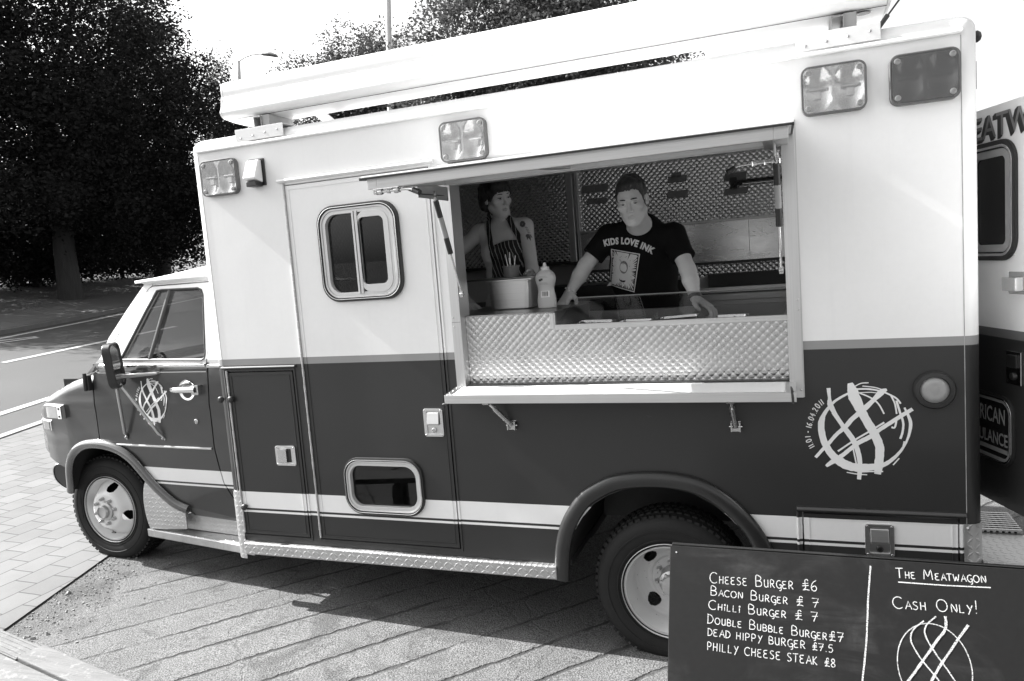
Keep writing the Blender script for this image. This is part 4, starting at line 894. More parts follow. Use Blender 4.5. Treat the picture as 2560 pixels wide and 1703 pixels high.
mb.add(vs, [(2 * j, 2 * j + 1, 2 * j + 3, 2 * j + 2) for j in range(N)], 0, True); mb.build('windscreen', GLASS, truck)
mb = MB(); NX, NY = 10, 24; vs = []
for i in range(NX + 1):
    u = i / NX
    for j in range(NY + 1):
        t = j / NY; b = .10 * math.sin(math.pi * t); x = (-.80 - b) * (1 - u) + .0 * u - .045 * (1 - u)
        e = 1 - abs(2 * t - 1) ** 4; y = .268 + 1.864 * t
        vs.append((x, y, 1.958 + e * (.012 + .15 * (u ** .8))))
mb.add(vs, [(i * (NY + 1) + j, (i + 1) * (NY + 1) + j, (i + 1) * (NY + 1) + j + 1, i * (NY + 1) + j + 1) for i in range(NX) for j in range(NY)], 0, True)
rc = mb.build('cab_roof', P_WHITE, truck, angle=70); sd = rc.modifiers.new('t', 'SOLIDIFY'); sd.thickness = .018; sd.offset = -1
mb = MB(); mb.tube([(-.80, .292, 1.945), (-.4, .290, 1.942), (.0, .288, 1.940)], (.010, .014), 8); mb.tube([(-.80, 2.108, 1.945), (0, 2.108, 1.94)], (.010, .014), 8); mb.build('cab_gutter', P_WHITE, truck)
# cab floor, seats, wheel, far inside
mb = MB(); mb.box(-1.2, -.62, .76, 1.64, .60, .66); mb.box(-.62, 0, .25, 2.15, .60, .66); mb.box(-1.20, -1.12, .27, 2.13, .985, 1.40); mb.box(-1.25, -.95, .76, 1.64, .60, .985); mb.box(-.06, -.051, .25, 2.15, .6, 1.9); mb.build('cab_interior', LINER, truck)
for y in (.45, 1.45):
    mb = MB(); mb.box(-.62, -.18, y, y + .5, .85, 1.0); mb.obox((-.20, y + .25, 1.25), (.12, .5, .62), Matrix.Rotation(.16, 3, 'Y')); mb.build('seat', mat('seat_vinyl', .05, .5), truck, bevel=.04, seg=3)
mb = MB(); c = Vector((-.83, 1.85, 1.42)); ax = Vector((.8, 0, .6)).normalized(); a = Vector((0, 1, 0)); b = ax.cross(a)
mb.tube([c + a * math.cos(t) * .19 + b * math.sin(t) * .19 for t in [2 * math.pi * i / 32 for i in range(33)]], .013, 8); mb.tube([c - a * .19, c + a * .19], .012, 8); mb.tube([c, c - ax * .35], .03, 10); mb.build('steering_wheel', BLACK, truck)
mb = MB(); mb.tube([(-.62, 2.10, 1.50), (-.52, 2.08, 1.64)], [.018, .03], 10); mb.build('far_door_catch', BLACK, truck)
# grille, headlamps, bumper
mb = MB(); mb.box(-2.10, -2.085, .62, 1.78, .84, 1.13, 0)
for i in range(7): mb.box(-2.115, -2.10, .80, 1.60, .86 + i * .036, .875 + i * .036, 1)
mb.box(-2.116, -2.08, .60, 1.8, 1.135, 1.155, 1); mb.box(-2.116, -2.08, .60, 1.8, .815, .835, 1); mb.build('grille', [BLACK, CHROME], truck, bevel=.003)
for y in (.69, 1.71):
    mb = MB(); mb.box(-2.125, -2.10, y - .085, y + .085, .90, 1.07, 0); mb.box(-2.13, -2.125, y - .07, y + .07, .915, 1.055, 1); mb.build('headlamp', [CHROME, LENS_CLEAR], truck, bevel=.006)
cprof = catmull([(-1.70, .770), (-1.755, .775), (-1.795, .758), (-1.812, .72), (-1.800, .665), (-1.75, .622), (-1.70, .60), (-1.655, .580)], 3)
mb = MB(); M_ = 40; vs = []
for i in range(M_ + 1):
    y = .286 + 1.828 * i / M_; u = abs(y - 1.2) / .914; off = -.31 * (1 - u ** 2.6); vs += [(x + off, y, z) for x, z in cprof]
k = len(cprof); mb.add(vs, [(i * k + j, i * k + j + 1, (i + 1) * k + j + 1, (i + 1) * k + j) for i in range(M_) for j in range(k - 1)], 0, True)
bp = mb.build('front_bumper', CHROME, truck, angle=60); sd = bp.modifiers.new('t', 'SOLIDIFY'); sd.thickness = .006; sd.offset = 0
mb = MB(); be = [(x + .006, z - .003 if z > .7 else z + .004) for x, z in cprof] + [(-1.665, .66), (-1.69, .745)]; mb.prism(be, lambda p: (p[0], .290, p[1]), lambda p: (p[0] - .08, .40, p[1])); mb.build('bumper_hollow_shade', BLACK, truck, bevel=.004)  # black block put in for the shade inside the hollow bumper end
# dark inner arch
mb = MB(); af = arch_f; vs = [(a, cab_y(a, b) + .012, b) for a, b in af] + [(a, .75, b) for a, b in af]; n = len(af)
mb.add(vs, [(i, i + 1, n + i + 1, n + i) for i in range(n - 1)], 0, True); mb.add(vs[n:], [tuple(range(n))]); mb.add([(-1.58, .28, .4), (-1.58, .75, .4), (-1.58, .75, .75), (-1.58, .28, .75)], [(0, 1, 2, 3)]); mb.build('wheel_well', LINER, truck)
# black sheet added behind the doors so the gaps look shaded
mb = MB(); mb.box(-1.56, -.62, .262, .268, .97, 1.36); mb.box(-.62, 0, .262, .268, .56, 1.40); mb.build('gap_shade_panel', LINER, truck)
# rocker, running board, splash guard
mb = MB(); mb.add([(-.66, cab_y(-.62, .56) - .002, .575), (-.02, cab_y(-.17, .56) - .002, .562), (-.02, .215, .47), (-.55, .225, .50)], [(0, 1, 2, 3)]); mb.build('rocker', P_DARK, truck)
rb = [(-.95, .205, .396), (-.045, .137, .377), (-.045, .26, .43), (-.62, .33, .50)]
mb = MB(); top_ = [(-.945, .210, .398), (-.047, .128, .366), (-.047, .265, .376), (-.90, .40, .412)]
bot = [(x, y, z - .052) for x, y, z in top_]; mb.add(top_ + bot, [(0, 1, 2, 3), (7, 6, 5, 4), (4, 5, 1, 0), (5, 6, 2, 1), (6, 7, 3, 2), (7, 4, 0, 3)])
mb.build('running_board', [DIA_XY], truck, bevel=.006)
mb = MB(); mb.add([(-.925, .262, .41), (-.047, .236, .375), (-.047, .236, .47), (-.62, .25, .50)], [(0, 1, 2, 3)]); mb.build('step_back', DIA_XZ, truck)
sp = catmull([(-.882, .725), (-.905, .69), (-.922, .63), (-.928, .57), (-.924, .50), (-.912, .44), (-.90, .405)], 3) + [(-.60, .42), (-.60, .545), (-.70, .60), (-.80, .69)]
mb = MB(); mb.prism(sp, lambda p: (p[0], .196, p[1]), lambda p: (p[0], .202, p[1])); mb.build('splash_guard', DIA_XZ, truck)
# handle, lock, door crease fittings
yh = lambda x, z: cab_y(x, z)
mb = MB(); x0 = -.435; z0 = 1.292; y = yh(x0, z0)
mb.lathe([(.062, .0), (.060, .004), (.050, .001), (.03, -.006), (0, -.01)], (x0, y - .002, z0), n=36); h_ = mb.build('door_handle', CHROME, cdoor); 
mb = MB(); mb.tube([(-.535, y - .022, z0 + .006), (-.50, y - .032, z0 + .006), (-.40, y - .034, z0 + .006), (-.352, y - .028, z0 + .006)], [(.010, .014), (.012, .017), (.012, .017), (.014, .02)], 12, sq=(0, -1, 0)); mb.build('grip', CHROME, h_)
mb = MB(); mb.box(-.378, -.325, y - .032, y, z0 - .024, z0 + .032, 0); mb.box(-.366, -.336, y - .0335, y - .031, z0 - .010, z0 + .022, 1); mb.build('push_button', [CHROME, BLACK], h_, bevel=.005)
mb = MB(); mb.lathe([(.016, 0), (.016, .005), (.010, .009), (.009, .006), (0, .006)], (-.392, yh(-.39, 1.104), 1.104), n=20); mb.build('door_lock', STEEL, cdoor)
mb = MB(); mb.box(-1.235, -1.20, cab_y(-1.2, 1.33) - .030, cab_y(-1.2, 1.33), 1.30, 1.395); mb.tube([(-1.222, .145, 1.41), (-1.225, .14, 1.30)], .012, 8); mb.build('door_hinge', BLACK, cdoor, bevel=.004)
emblem(-.7057, 1.2265, .000457, lambda a, b: cab_y(a, b), .80, -.0030, cdoor)
# dent line in the door skin
mb = MB(); mb.tube([(-.565, cab_y(-.565, 1.36) + .001, 1.36), (-.582, cab_y(-.58, 1.25) + .001, 1.27), (-.575, cab_y(-.57, 1.1) + .001, 1.08)], [.001, .004, .001], 6); mb.build('dent', P_DARK, cdoor)
# west-coast mirror on three arms
mr = MB(); C_ = Vector((-.868, .070, 1.466)); tilt = Rq(rad(-62), rad(3), rad(4))
A = rr(-.082, .082, -.135, .135, .05, 8); B = rr(-.068, .068, -.121, .121, .04, 8)
ff = lambda p, d: tuple(C_ + tilt @ Vector((p[0], d, p[1])))
mr.ring(A, B, ff, -.030, .018, 0); mr.add([ff(p, -.030) for p in B], [tuple(range(len(B)))], 0); mr.add([ff(p, .010) for p in B], [tuple(range(len(B)))], 1)
mirror = mr.build('mirror', [BLACK, CHROME], truck, bevel=.006)
mb = MB(); v0 = C_ + Vector((-.028, .01, .13)); v1 = C_ + Vector((-.022, .01, -.155))
mb.tube([v0, C_ + Vector((-.055, .012, 0)), v1], (.008, .014), 8); mb.build('mirror_bracket', CHROME, mirror)
def arm(a, b, nm='mirror_arm'):
    a, b = Vector(a), Vector(b); v = (b - a).normalized(); mb = MB()
    mb.tube([a, a + (b - a) * .92, b + Vector((0, .012, 0)) - v * .012, b + Vector((0, .012, 0)) + v * .014], [(.0095, .0115)] * 2 + [(.006, .013)] * 2, 10); mb.lathe([(.008, 0), (.007, .006), (0, .007)], b + Vector((0, .002, 0)), n=10); mb.build(nm, ALUARM, mirror)
pL = v1 + Vector((0, 0, .02)); arm(pL, (-.962, cab_y(-.962, 1.005) - .012, 1.003)); arm(pL + Vector((.02, 0, .03)), (-.660, cab_y(-.66, 1.0) - .012, 1.0)); arm(v1 + Vector((.0, .03, .075)), (-.648, cab_y(-.648, 1.40) - .012, 1.398))
mb = MB(); mb.tube([(-.648, cab_y(-.648, 1.40) - .012, 1.398), (-.80, .10, 1.402), (-.95, .13, 1.40)], .007, 8); mb.build('mirror_arm', ALUARM, mirror)
# far-side mirror seen past the windscreen
mb = MB(); R3 = Rq(rad(70), 0, 0); mb.obox((-1.40, 2.55, 1.47), (.17, .04, .26), R3); mb.tube([(-1.40, 2.52, 1.40), (-1.2, 2.24, 1.3)], .01, 8); mb.build('far_mirror', BLACK, truck, bevel=.02, seg=3)
mb = MB(); mb.box(-1.33, -1.24, .30, .40, 1.425, 1.452); mb.tube([(-1.30, .34, 1.445), (-1.235, .27, 1.452), (-1.19, .24, 1.47)], .012, 8); mb.build('wiper_arm', BLACK, truck, bevel=.01)
# ================================================================== setting
def concrete():
    t = NT('grooved_concrete'); x, y, z = t.xyz()
    w = t.noise(3.0, 4, .6); w2 = t.noise(26, 3, .6)
    p = t.math('ADD', t.math('MULTIPLY', x, .776), t.math('MULTIPLY', y, -.63))
    p = t.math('ADD', p, t.math('MULTIPLY_ADD', w, .05, t.math('MULTIPLY', w2, .030)))
    wv = t.noise(9, 4, .7)
    g = t.math('ABSOLUTE', t.math('SUBTRACT', t.math('FRACT', t.math('DIVIDE', t.math('ADD', p, .065 - .03 + .121), .242)), .5))     # 0 on the joint
    g = t.ramp(t.math('DIVIDE', g, t.math('MULTIPLY_ADD', wv, 1.9, .25)), [(0, 1), (.022, .95), (.050, 0)])
    brk = t.ramp(t.noise(1.7, 5, .6), [(0, .05), (.40, .12), (.52, 1)])
    near = t.ramp(t.math('ADD', t.math('MULTIPLY_ADD', x, .5, 1.), t.math('MULTIPLY', w, .3)), [(0, 0), (.60, 0), (.74, 1)])
    g = t.math('MULTIPLY', t.math('MULTIPLY', g, brk), near)
    grain = t.noise(150, 2, .75); grain2 = t.noise(420, 2, .6); big = t.noise(1.3, 7, .65); st = t.ramp(t.noise(2.6, 5, .6, dist=.8), [(0, 1), (.55, 1), (.64, .62), (.8, .5)])
    vor = t.node('TexVoronoi', {'Scale': 120.0}); t.link(t.obj(), vor.inputs['Vector'])
    c = t.mix(t.ramp(grain, [(.36, 0), (.62, 1)]), .028, .18)
    c = t.math('MULTIPLY', c, t.math('MULTIPLY_ADD', grain2, .5, .75))
    c = t.math('MULTIPLY', c, t.math('MULTIPLY_ADD', big, 1.0, .50)); c = t.math('MULTIPLY', c, st)
    c = t.math('MULTIPLY', c, t.mix(near, .86, 1.0))
    crk = t.node('TexVoronoi', {'Scale': .9}, feature='DISTANCE_TO_EDGE'); mp = t.node('VectorMath', operation='ADD'); t.link(t.obj(), mp.inputs[0]); nn = t.node('TexNoise', {'Scale': 4.0, 'Detail': 5}); t.link(t.obj(), nn.inputs['Vector'])
    sc = t.node('VectorMath', operation='SCALE'); t.link(nn.outputs['Color'], sc.inputs[0]); sc.inputs['Scale'].default_value = .25; t.link(sc.outputs[0], mp.inputs[1]); t.link(mp.outputs[0], crk.inputs['Vector'])
    cr = t.ramp(crk.outputs['Distance'], [(0, 1), (.004, 1), (.008, 0)])
    g2 = t.math('MAXIMUM', g, t.math('MULTIPLY', cr, .16))
    t.col(t.mix(g2, c, .035)); t.set(Roughness=.93)
    h = t.math('ADD', t.math('MULTIPLY', grain, .5), t.math('MULTIPLY', g2, -1.6)); h = t.math('ADD', h, t.math('MULTIPLY', vor.outputs['Distance'], .35))
    h = t.math('ADD', h, t.math('MULTIPLY', t.math('MULTIPLY', t.noise(30, 5, .7), 2.2), t.math('SUBTRACT', 1, near)))
    t.bump(h, .8, .010); return t.m
def pavers():
    t = NT('block_paving'); m = t.node('Mapping', {0: t.obj()}); m.inputs['Rotation'].default_value = (0, 0, rad(-91.5))
    nz = t.node('TexNoise', {'Scale': 5.0, 'Detail': 4}); t.link(t.obj(), nz.inputs['Vector']); sc = t.node('VectorMath', operation='SCALE'); t.link(nz.outputs['Color'], sc.inputs[0]); sc.inputs['Scale'].default_value = .022
    ad = t.node('VectorMath', operation='ADD'); t.link(m.outputs[0], ad.inputs[0]); t.link(sc.outputs[0], ad.inputs[1])
    b = t.node('TexBrick', {'Scale': 1.0, 'Mortar Size': .0045, 'Mortar Smooth': .3, 'Bias': 0., 'Brick Width': .24, 'Row Height': .186}); t.link(ad.outputs[0], b.inputs['Vector'])
    b.inputs['Color1'].default_value = (.105, .105, .105, 1); b.inputs['Color2'].default_value = (.135, .135, .135, 1); b.inputs['Mortar'].default_value = (.035, .035, .035, 1)
    g = t.noise(240, 3, .7); bg_ = t.noise(1.3, 6, .6); c = t.math('MULTIPLY', b.outputs['Color'], t.math('MULTIPLY_ADD', g, .45, .78)); c = t.math('MULTIPLY', c, t.math('MULTIPLY_ADD', bg_, .8, .58))
    t.col(c); t.set(Roughness=.9); t.bump(t.math('ADD', t.math('MULTIPLY', b.outputs['Fac'], -1), t.math('MULTIPLY', g, .25)), .5, .006); return t.m
def asphalt():
    t = NT('asphalt'); g = t.noise(90, 3, .75); b = t.noise(.5, 6, .6); c = t.mix(g, .022, .062); t.col(t.math('MULTIPLY', c, t.math('MULTIPLY_ADD', b, .7, .65))); t.set(Roughness=.88); t.bump(g, .4, .01); return t.m
def grass():
    t = NT('grass_verge'); m = t.node('Mapping', {0: t.obj()}); m.inputs['Scale'].default_value = (9, 9, 9); g = t.noise(1, 8, .75, m.outputs[0]); b = t.noise(.35, 5, .6)
    c = t.mix(t.ramp(g, [(.3, 0), (.7, 1)]), .035, .15); t.col(t.math('MULTIPLY', c, t.math('MULTIPLY_ADD', b, .9, .6))); t.set(Roughness=.95); t.bump(g, .8, .08); return t.m
def sheet(name, xl, xr, y0, y1, off, m, nx=12, ny=24, kind='structure'):
    vs = []
    for j in range(ny + 1):
        y = y0 + (y1 - y0) * j / ny; a, b = xl(y), xr(y)
        for i in range(nx + 1): x = a + (b - a) * i / nx; vs.append((x, y, zg(x) + off))
    mb = MB(); mb.add(vs, [(j * (nx + 1) + i, j * (nx + 1) + i + 1, (j + 1) * (nx + 1) + i + 1, (j + 1) * (nx + 1) + i) for j in range(ny) for i in range(nx)], 0, True)
    o = mb.build(name, m, angle=80); o['kind'] = kind; return o
vs = []; gx = sorted(set([x for x in GX] + list(np.arange(-60, 20, 1.0)))); gy = [-200, -60, -20, -8, -4, -2, 0, 2, 4, 8, 14, 20, 30, 45, 70, 120, 300]
mb = MB(); nxx = len(gx); mb.add([(x, y, zg(x)) for y in gy for x in gx], [(j * nxx + i, j * nxx + i + 1, (j + 1) * nxx + i + 1, (j + 1) * nxx + i) for j in range(len(gy) - 1) for i in range(nxx - 1)], 0, True)
g_ = mb.build('ground', concrete(), angle=80); g_['kind'] = 'structure'
kerbx = lambda y: -14.24 - .385 * (y - 8.64); line2 = lambda y: -5.55 - .30 * (y - 2.5); pedge = lambda y: -1.31 - .34 * y if y < 2 else -1.99
sheet('block_paving', line2, pedge, -6, 30, .010, pavers(), 14, 90)
ASPH = asphalt(); sheet('road', kerbx, line2, -6, 90, .012, ASPH, 40, 60)
PAINT = mat('road_paint', .36, .8, 0, .5, 25); KERB = mat('kerb_stone', .11, .85, 0, .35, 6, .3, 60); STONE = mat('pale_edging_stone', .24, .8, 0, .35, 9)
def line(xf, y0, y1, w, nm='road_marking', off=.020, m=PAINT): return sheet(nm, lambda y: xf(y) - w / 2, lambda y: xf(y) + w / 2, y0, y1, off, m, 1, max(4, int((y1 - y0) * 2)))
line(lambda y: -6.52 - .33 * (y - 3.17), -4, 40, .14); line(lambda y: -10.43 - .26 * (y - 6.0), 6.0, 11.5, .15); line(lambda y: -10.43 - .26 * (y - 6.0), -3, 1.5, .15); line(lambda y: -10.43 - .26 * (y - 6.0), 17, 23, .15)
line(lambda y: kerbx(y) + .42, -4, 60, .14); line(lambda y: line2(y) + .09, -5.5, 28, .12, 'edging_stone', .022, STONE)
line(lambda y: -12.99 - .1 * (y - 7.85), 7.6, 8.7, .10); line(lambda y: -13.35 + .15 * (y - 7.85), 7.9, 8.75, .10)
# raised kerb and footpath
mb = MB(); ys = [-6 + i * 1.0 for i in range(97)]; vs = []
for y in ys:
    x = kerbx(y); vs += [(x + .0, y, zg(x) - .05), (x - .01, y, zg(x) + .125), (x - .15, y, zg(x) + .135), (x - .16, y, zg(x) - .05)]
mb.add(vs, [(4 * i + j, 4 * i + j + 1, 4 * i + 5 + j, 4 * i + 4 + j) for i in range(len(ys) - 1) for j in range(3)]); k_ = mb.build('kerb', KERB); k_['kind'] = 'structure'
sheet('footpath', lambda y: kerbx(y) - 2.3, lambda y: kerbx(y) - .15, -6, 90, .128, mat('footpath_tarmac', .095, .9, 0, .3, 5, .3, 120), 8, 40)
sheet('grass_verge', lambda y: -260, lambda y: kerbx(y) - 2.3, -30, 250, .10, grass(), 60, 40)
sheet('far_road', lambda y: -41 - .3 * (y - 20), lambda y: -33 - .3 * (y - 20), -30, 160, .14, mat('far_road_surface', .35, .9, 0, .1, 1), 12, 30)
# loose grit where the paving stops
rg = random.Random(3); mb = MB()
for i in range(700):
    y = rg.uniform(-1.9, .35); x = pedge(y) + abs(rg.gauss(0, .22)) + .01; s_ = rg.uniform(.003, .008) * (2.4 if rg.random() < .03 else 1); R3 = Rq(rg.uniform(0, 6), rg.uniform(0, 3), rg.uniform(0, 3))
    mb.obox((x, y, zg(x) + s_ * .3), (s_ * 1.5, s_, s_ * .8), R3)
gr = mb.build('loose_grit', mat('grit', .24, .9, 0, .5, 40)); gr['kind'] = 'stuff'; tag(gr, 'pale loose grit along the ragged edge of the block paving', 'grit')
# ================================================================== menu board
bo = Vector((2.5, -.7, .876)); bu = Vector((1, 0, -.006)).normalized(); bv = Vector((0, -.461, -.887)).normalized(); bnm = bu.cross(bv); bnm = bnm if bnm.y < 0 else -bnm
board = empty('menu_board', (3.1, -.75, zg(3.1)), 'black A-board menu chalked with burger prices in front of the rear wheel', 'menu board')
BP = lambda u, v, d=0: tuple(bo + bu * u + bv * v + bnm * d)
def blackboard():
    t = NT('blackboard'); n = t.noise(2.2, 7, .65, dist=1.5); m = t.node('Mapping', {0: t.obj()}); m.inputs['Rotation'].default_value = (0, rad(35), 0); m.inputs['Scale'].default_value = (4, 4, 22); s_ = t.noise(1, 6, .7, m.outputs[0], .8)
    k = t.math('MULTIPLY', t.ramp(n, [(.48, 0), (.75, 1)]), t.ramp(s_, [(.4, 0), (.8, 1)])); t.col(t.mix(k, t.mix(t.noise(60, 3), .006, .010), .06)); t.set(Roughness=.7); t.b.inputs['Specular IOR Level'].default_value = .18; return t.m
def chalk(nm, c, dens=.5):
    t = NT(nm); n = t.noise(420, 2, .7); tr = t.node('BsdfTransparent'); mx = t.node('MixShader', {0: t.ramp(n, [(dens - .13, 0), (dens + .05, 1)])}); t.col(c); t.set(Roughness=.95)
    t.link(tr.outputs[0], mx.inputs[1]); t.link(t.b.outputs[0], mx.inputs[2]); t.link(mx.outputs[0], t.out.inputs[0]); return t.m
mb = MB(); BW_ = 1.22; BL = .985
mb.prism([(0, 0), (BW_, 0), (BW_, BL), (0, BL)], lambda p: BP(p[0], p[1], -.018), lambda p: BP(p[0], p[1], 0)); mb.build('front_panel', blackboard(), board, bevel=.002)
bv2 = Vector((0, .42, -.887)).normalized(); mb = MB(); f2 = lambda p, d: tuple(bo + bu * p[0] + bv2 * (p[1] + .01) + Vector((0, .03 + d, 0))); mb.prism([(0, 0), (BW_, 0), (BW_, BL), (0, BL)], lambda p: f2(p, 0), lambda p: f2(p, .018)); mb.build('back_panel', BLACK, board, bevel=.002)
for u, v in ((.022, .022), (1.05, .024)): MB().lathe([(.0035, 0), (.003, .0015), (0, .002)], BP(u, v, 0), bnm, 10).build('screw', CHROME, board)
rc_ = random.Random(11); mb = MB(); fo = lambda a, b, d: BP(a, b, d)
def put(lines, w, z=.0008):
    for i, st in enumerate(lines): mb.ribbon(st, w, fo, z + .00007 * (i % 9), 0, .22, rc_)
LN = [('CHEESE BURGER £6', .135, .114, .478, .112, .034), ('BACON BURGER £ 7', .137, .153, .478, .163, .029), ('CHiLLi BURGER £ 7', .131, .198, .474, .205, .029), ('DOUBLE BUBBLE BURGER£7', .127, .242, .545, .258, .028), ('DEAD HIPPY BURGER £7.5', .128, .280, .514, .291, .022), ('PHILLY CHEESE STEAK £8', .127, .325, .518, .333, .024)]
for tx, a, b, c, d, h in LN: put(strokes(tx, a, b, c, d, h, h * .70 if tx.startswith(('CHEESE', 'BACON', 'CHiLLi', 'DOUBLE')) else None), .0025)
CH_ = chalk('chalk', .46, .43); mb.build('chalk_price_list', CH_, board); mb = MB(); put(strokes('THE MEATWAGON', .703, .052, .948, .047, .029, .020), .0026); put([[(.705, .0645), (.83, .0635), (.954, .0600)]], .0033)
put(strokes('CASH ONLY!', .686, .143, .922, .138, .034, .023), .0026)
mb.build('chalk_heading', CH_, board)
mb = MB(); put([catmull([(.630, .021), (.617, .12), (.605, .24), (.585, .372)], 6)], .0048)
E_ = [(.784 + .098 * math.cos(a) , .300 + .122 * math.sin(a)) for a in [2 * math.pi * i / 48 for i in range(49)]]; put([E_], .0030, .0012)
put([catmull([(.884, .172), (.84, .235), (.79, .31), (.755, .372), (.72, .44)], 6)], .0070, .0014); put([catmull([(.826, .153), (.822, .19), (.79, .235), (.745, .30), (.700, .362), (.67, .41)], 6)], .0070, .0016)
put([catmull([(.801, .156), (.772, .185), (.768, .215), (.79, .26), (.822, .31), (.852, .362), (.88, .42)], 6)], .0040, .0018); put([catmull([(.767, .172), (.735, .202), (.728, .235), (.75, .28), (.785, .325), (.812, .365), (.84, .41)], 6)], .0040, .0020)
mb.build('chalk_drawing', chalk('chalk_thick', .44, .47), board)
# ================================================================== bench in the near corner
def oldwood():
    t = NT('weathered_wood'); m = t.node('Mapping', {0: t.obj()}); m.inputs['Rotation'].default_value = (0, 0, rad(11.7)); m.inputs['Scale'].default_value = (4, 60, 60); n = t.noise(1, 7, .7, m.outputs[0], 1.0); b = t.noise(6, 5); 
    k = t.ramp(t.noise(24, 6, .75), [(0, 0), (.55, 0), (.62, 1)]); c = t.mix(n, .045, .19); t.col(t.mix(t.math('MULTIPLY', k, .4), c, .26)); t.set(Roughness=.85); t.bump(n, .7, .006); return t.m
bench = empty('bench', (.2, -1.3, zg(.2)), 'weathered slatted wooden bench in the near left corner', 'bench')
WOOD = oldwood(); e_ = Vector((.979, -.203, 0)); m_ = Vector((-.203, -.979, 0))
def plank(o, l, w, z, th=.04, nm='plank', grooves=False):
    mb = MB(); o = Vector(o); f = lambda p, zz: tuple(o + e_ * p[0] + m_ * p[1] + Vector((0, 0, zz)))
    poly = [(0, 0), (l, 0), (l, w), (.012, w), (-.004, w * .6)]
    mb.prism(poly, lambda p: f(p, z - th), lambda p: f(p, z))
    if grooves:
        for i in range(5): mb.prism([(0, .008 + i * w / 5), (l, .008 + i * w / 5), (l, i * w / 5 + .016), (0, i * w / 5 + .016)], lambda p: f(p, z - .001), lambda p: f(p, z + .004))
    return mb.build(nm, WOOD, bench, bevel=.005)
plank((-.074, -1.146, 0), 1.5, .108, .45); plank((-.42, -1.195, 0), 1.9, .112, .445); plank((-.50, -1.058, 0), .425, .106, .436, grooves=True)
mb = MB()
for k in (.35, 1.2):
    for w in (.03, .17): mb.obox(tuple(Vector((-.074, -1.146, .20)) + e_ * k + m_ * w), (.06, .06, .36), Matrix.Rotation(-.2, 3, 'Z'))
    mb.obox(tuple(Vector((-.074, -1.146, .37)) + e_ * k + m_ * .10), (.05, .20, .05), Matrix.Rotation(-.2, 3, 'Z'))
mb.build('bench_frame', WOOD, bench, bevel=.004)
# ================================================================== things on the counter
def origin(o, loc):
    l = Vector(loc); o.data.transform(Matrix.Translation(-l)); o.location = l
    return o
# squeeze bottle
bx, by, bz = 1.787, .312, CZ + .001; prof = [(0, 0), (.040, .0), (.0475, .006), (.0485, .03), (.0465, .06), (.0415, .085), (.0425, .105), (.049, .125), (.0525, .143), (.0505, .160), (.040, .176), (.026, .187), (.0205, .190)]
bt = empty('squeeze_bottle', (bx, by, bz), 'pale squeezy sauce bottle with pointed cap beside the steel pan', 'bottle')
mb = MB(); P_ = catmull(prof, 3); n = 40
vs = [(bx + r * math.cos(2 * math.pi * k / n), by + r * .66 * math.sin(2 * math.pi * k / n), bz + h) for r, h in P_ for k in range(n)]; mb.add(vs, [(i * n + k, i * n + (k + 1) % n, (i + 1) * n + (k + 1) % n, (i + 1) * n + k) for i in range(len(P_) - 1) for k in range(n)], 0, True)
SAUCE = mat('bottle_plastic', .50, .35, 0, .04, 20, coat=.2); mb.build('bottle_body', SAUCE, bt)
mb = MB(); mb.lathe([(.0, .188), (.0215, .188), (.0215, .203), (.012, .205), (.0105, .208), (.0065, .224), (.0, .225)], (bx, by, bz), (0, 0, 1), 28); mb.build('cap', mat('cap_plastic', .66, .4), bt)
def front(x, h):      # y of the bottle's front at offset x, height h
    r = np.interp(h, [p[1] for p in P_], [p[0] for p in P_]); return by - .66 * math.sqrt(max(r * r - x * x, 1e-6)) - .0006
mb = MB()
def sticker(x0, x1, z0, z1, mi, off=0):
    N = 6; vs = []
    for j in range(N + 1):
        h = z0 + (z1 - z0) * j / N
        for i in range(N + 1): x = x0 + (x1 - x0) * i / N; vs.append((bx + x, front(x, h) - off, bz + h))
    mb.add(vs, [(j * (N + 1) + i, j * (N + 1) + i + 1, (j + 1) * (N + 1) + i + 1, (j + 1) * (N + 1) + i) for j in range(N) for i in range(N)], mi, True)
sticker(-.022, .024, .054, .086, 0)
for i, w in enumerate((.002, .001, .003, .001, .002, .001, .003, .002)): sticker(-.013 + i * .0038, -.013 + i * .0038 + w, .060, .083, 1, .0006)
sticker(-.026, -.012, .134, .145, 1); sticker(-.016, -.004, .138, .148, 1, .0004)
for i in range(6): sticker(-.026 + .003 * (i % 2), .022 - .004 * (i % 3), .118 + i * .004 if i < 3 else .150 + (i - 3) * .004, .1192 + i * .004 if i < 3 else .1512 + (i - 3) * .004, 2)
mb.build('label', [mat('label_white', .75, .5), mat('label_ink', .04, .5), mat('label_grey_ink', .26, .5)], bt)
# steel pan
pan = empty('steel_pan', (1.59, .40, CZ), 'deep rectangular steel pan with an overhanging rim on the counter', 'pan')
def loopz(x0, x1, y0, y1, r, z): return [(a, b, z) for a, b in rr(x0, x1, y0, y1, r, 6)]
mb = MB(); L0 = [loopz(1.482, 1.692, .312, .50, .035, CZ + .001), loopz(1.476, 1.698, .306, .506, .035, CZ + .008), loopz(1.470, 1.704, .298, .514, .035, CZ + .146), loopz(1.455, 1.722, .280, .530, .030, CZ + .149), loopz(1.455, 1.722, .280, .530, .030, CZ + .154), loopz(1.474, 1.700, .302, .510, .033, CZ + .152), loopz(1.480, 1.694, .310, .502, .033, CZ + .02)]
n = len(L0[0]); vs = [p for l in L0 for p in l]; mb.add(vs, [(i * n + k, i * n + (k + 1) % n, (i + 1) * n + (k + 1) % n, (i + 1) * n + k) for i in range(len(L0) - 1) for k in range(n)], 0, True); mb.add(L0[-1], [tuple(range(n))], 0); mb.add(L0[0], [tuple(range(n - 1, -1, -1))], 0)
mb.build('pan_body', BRUSH_X, pan, angle=30)
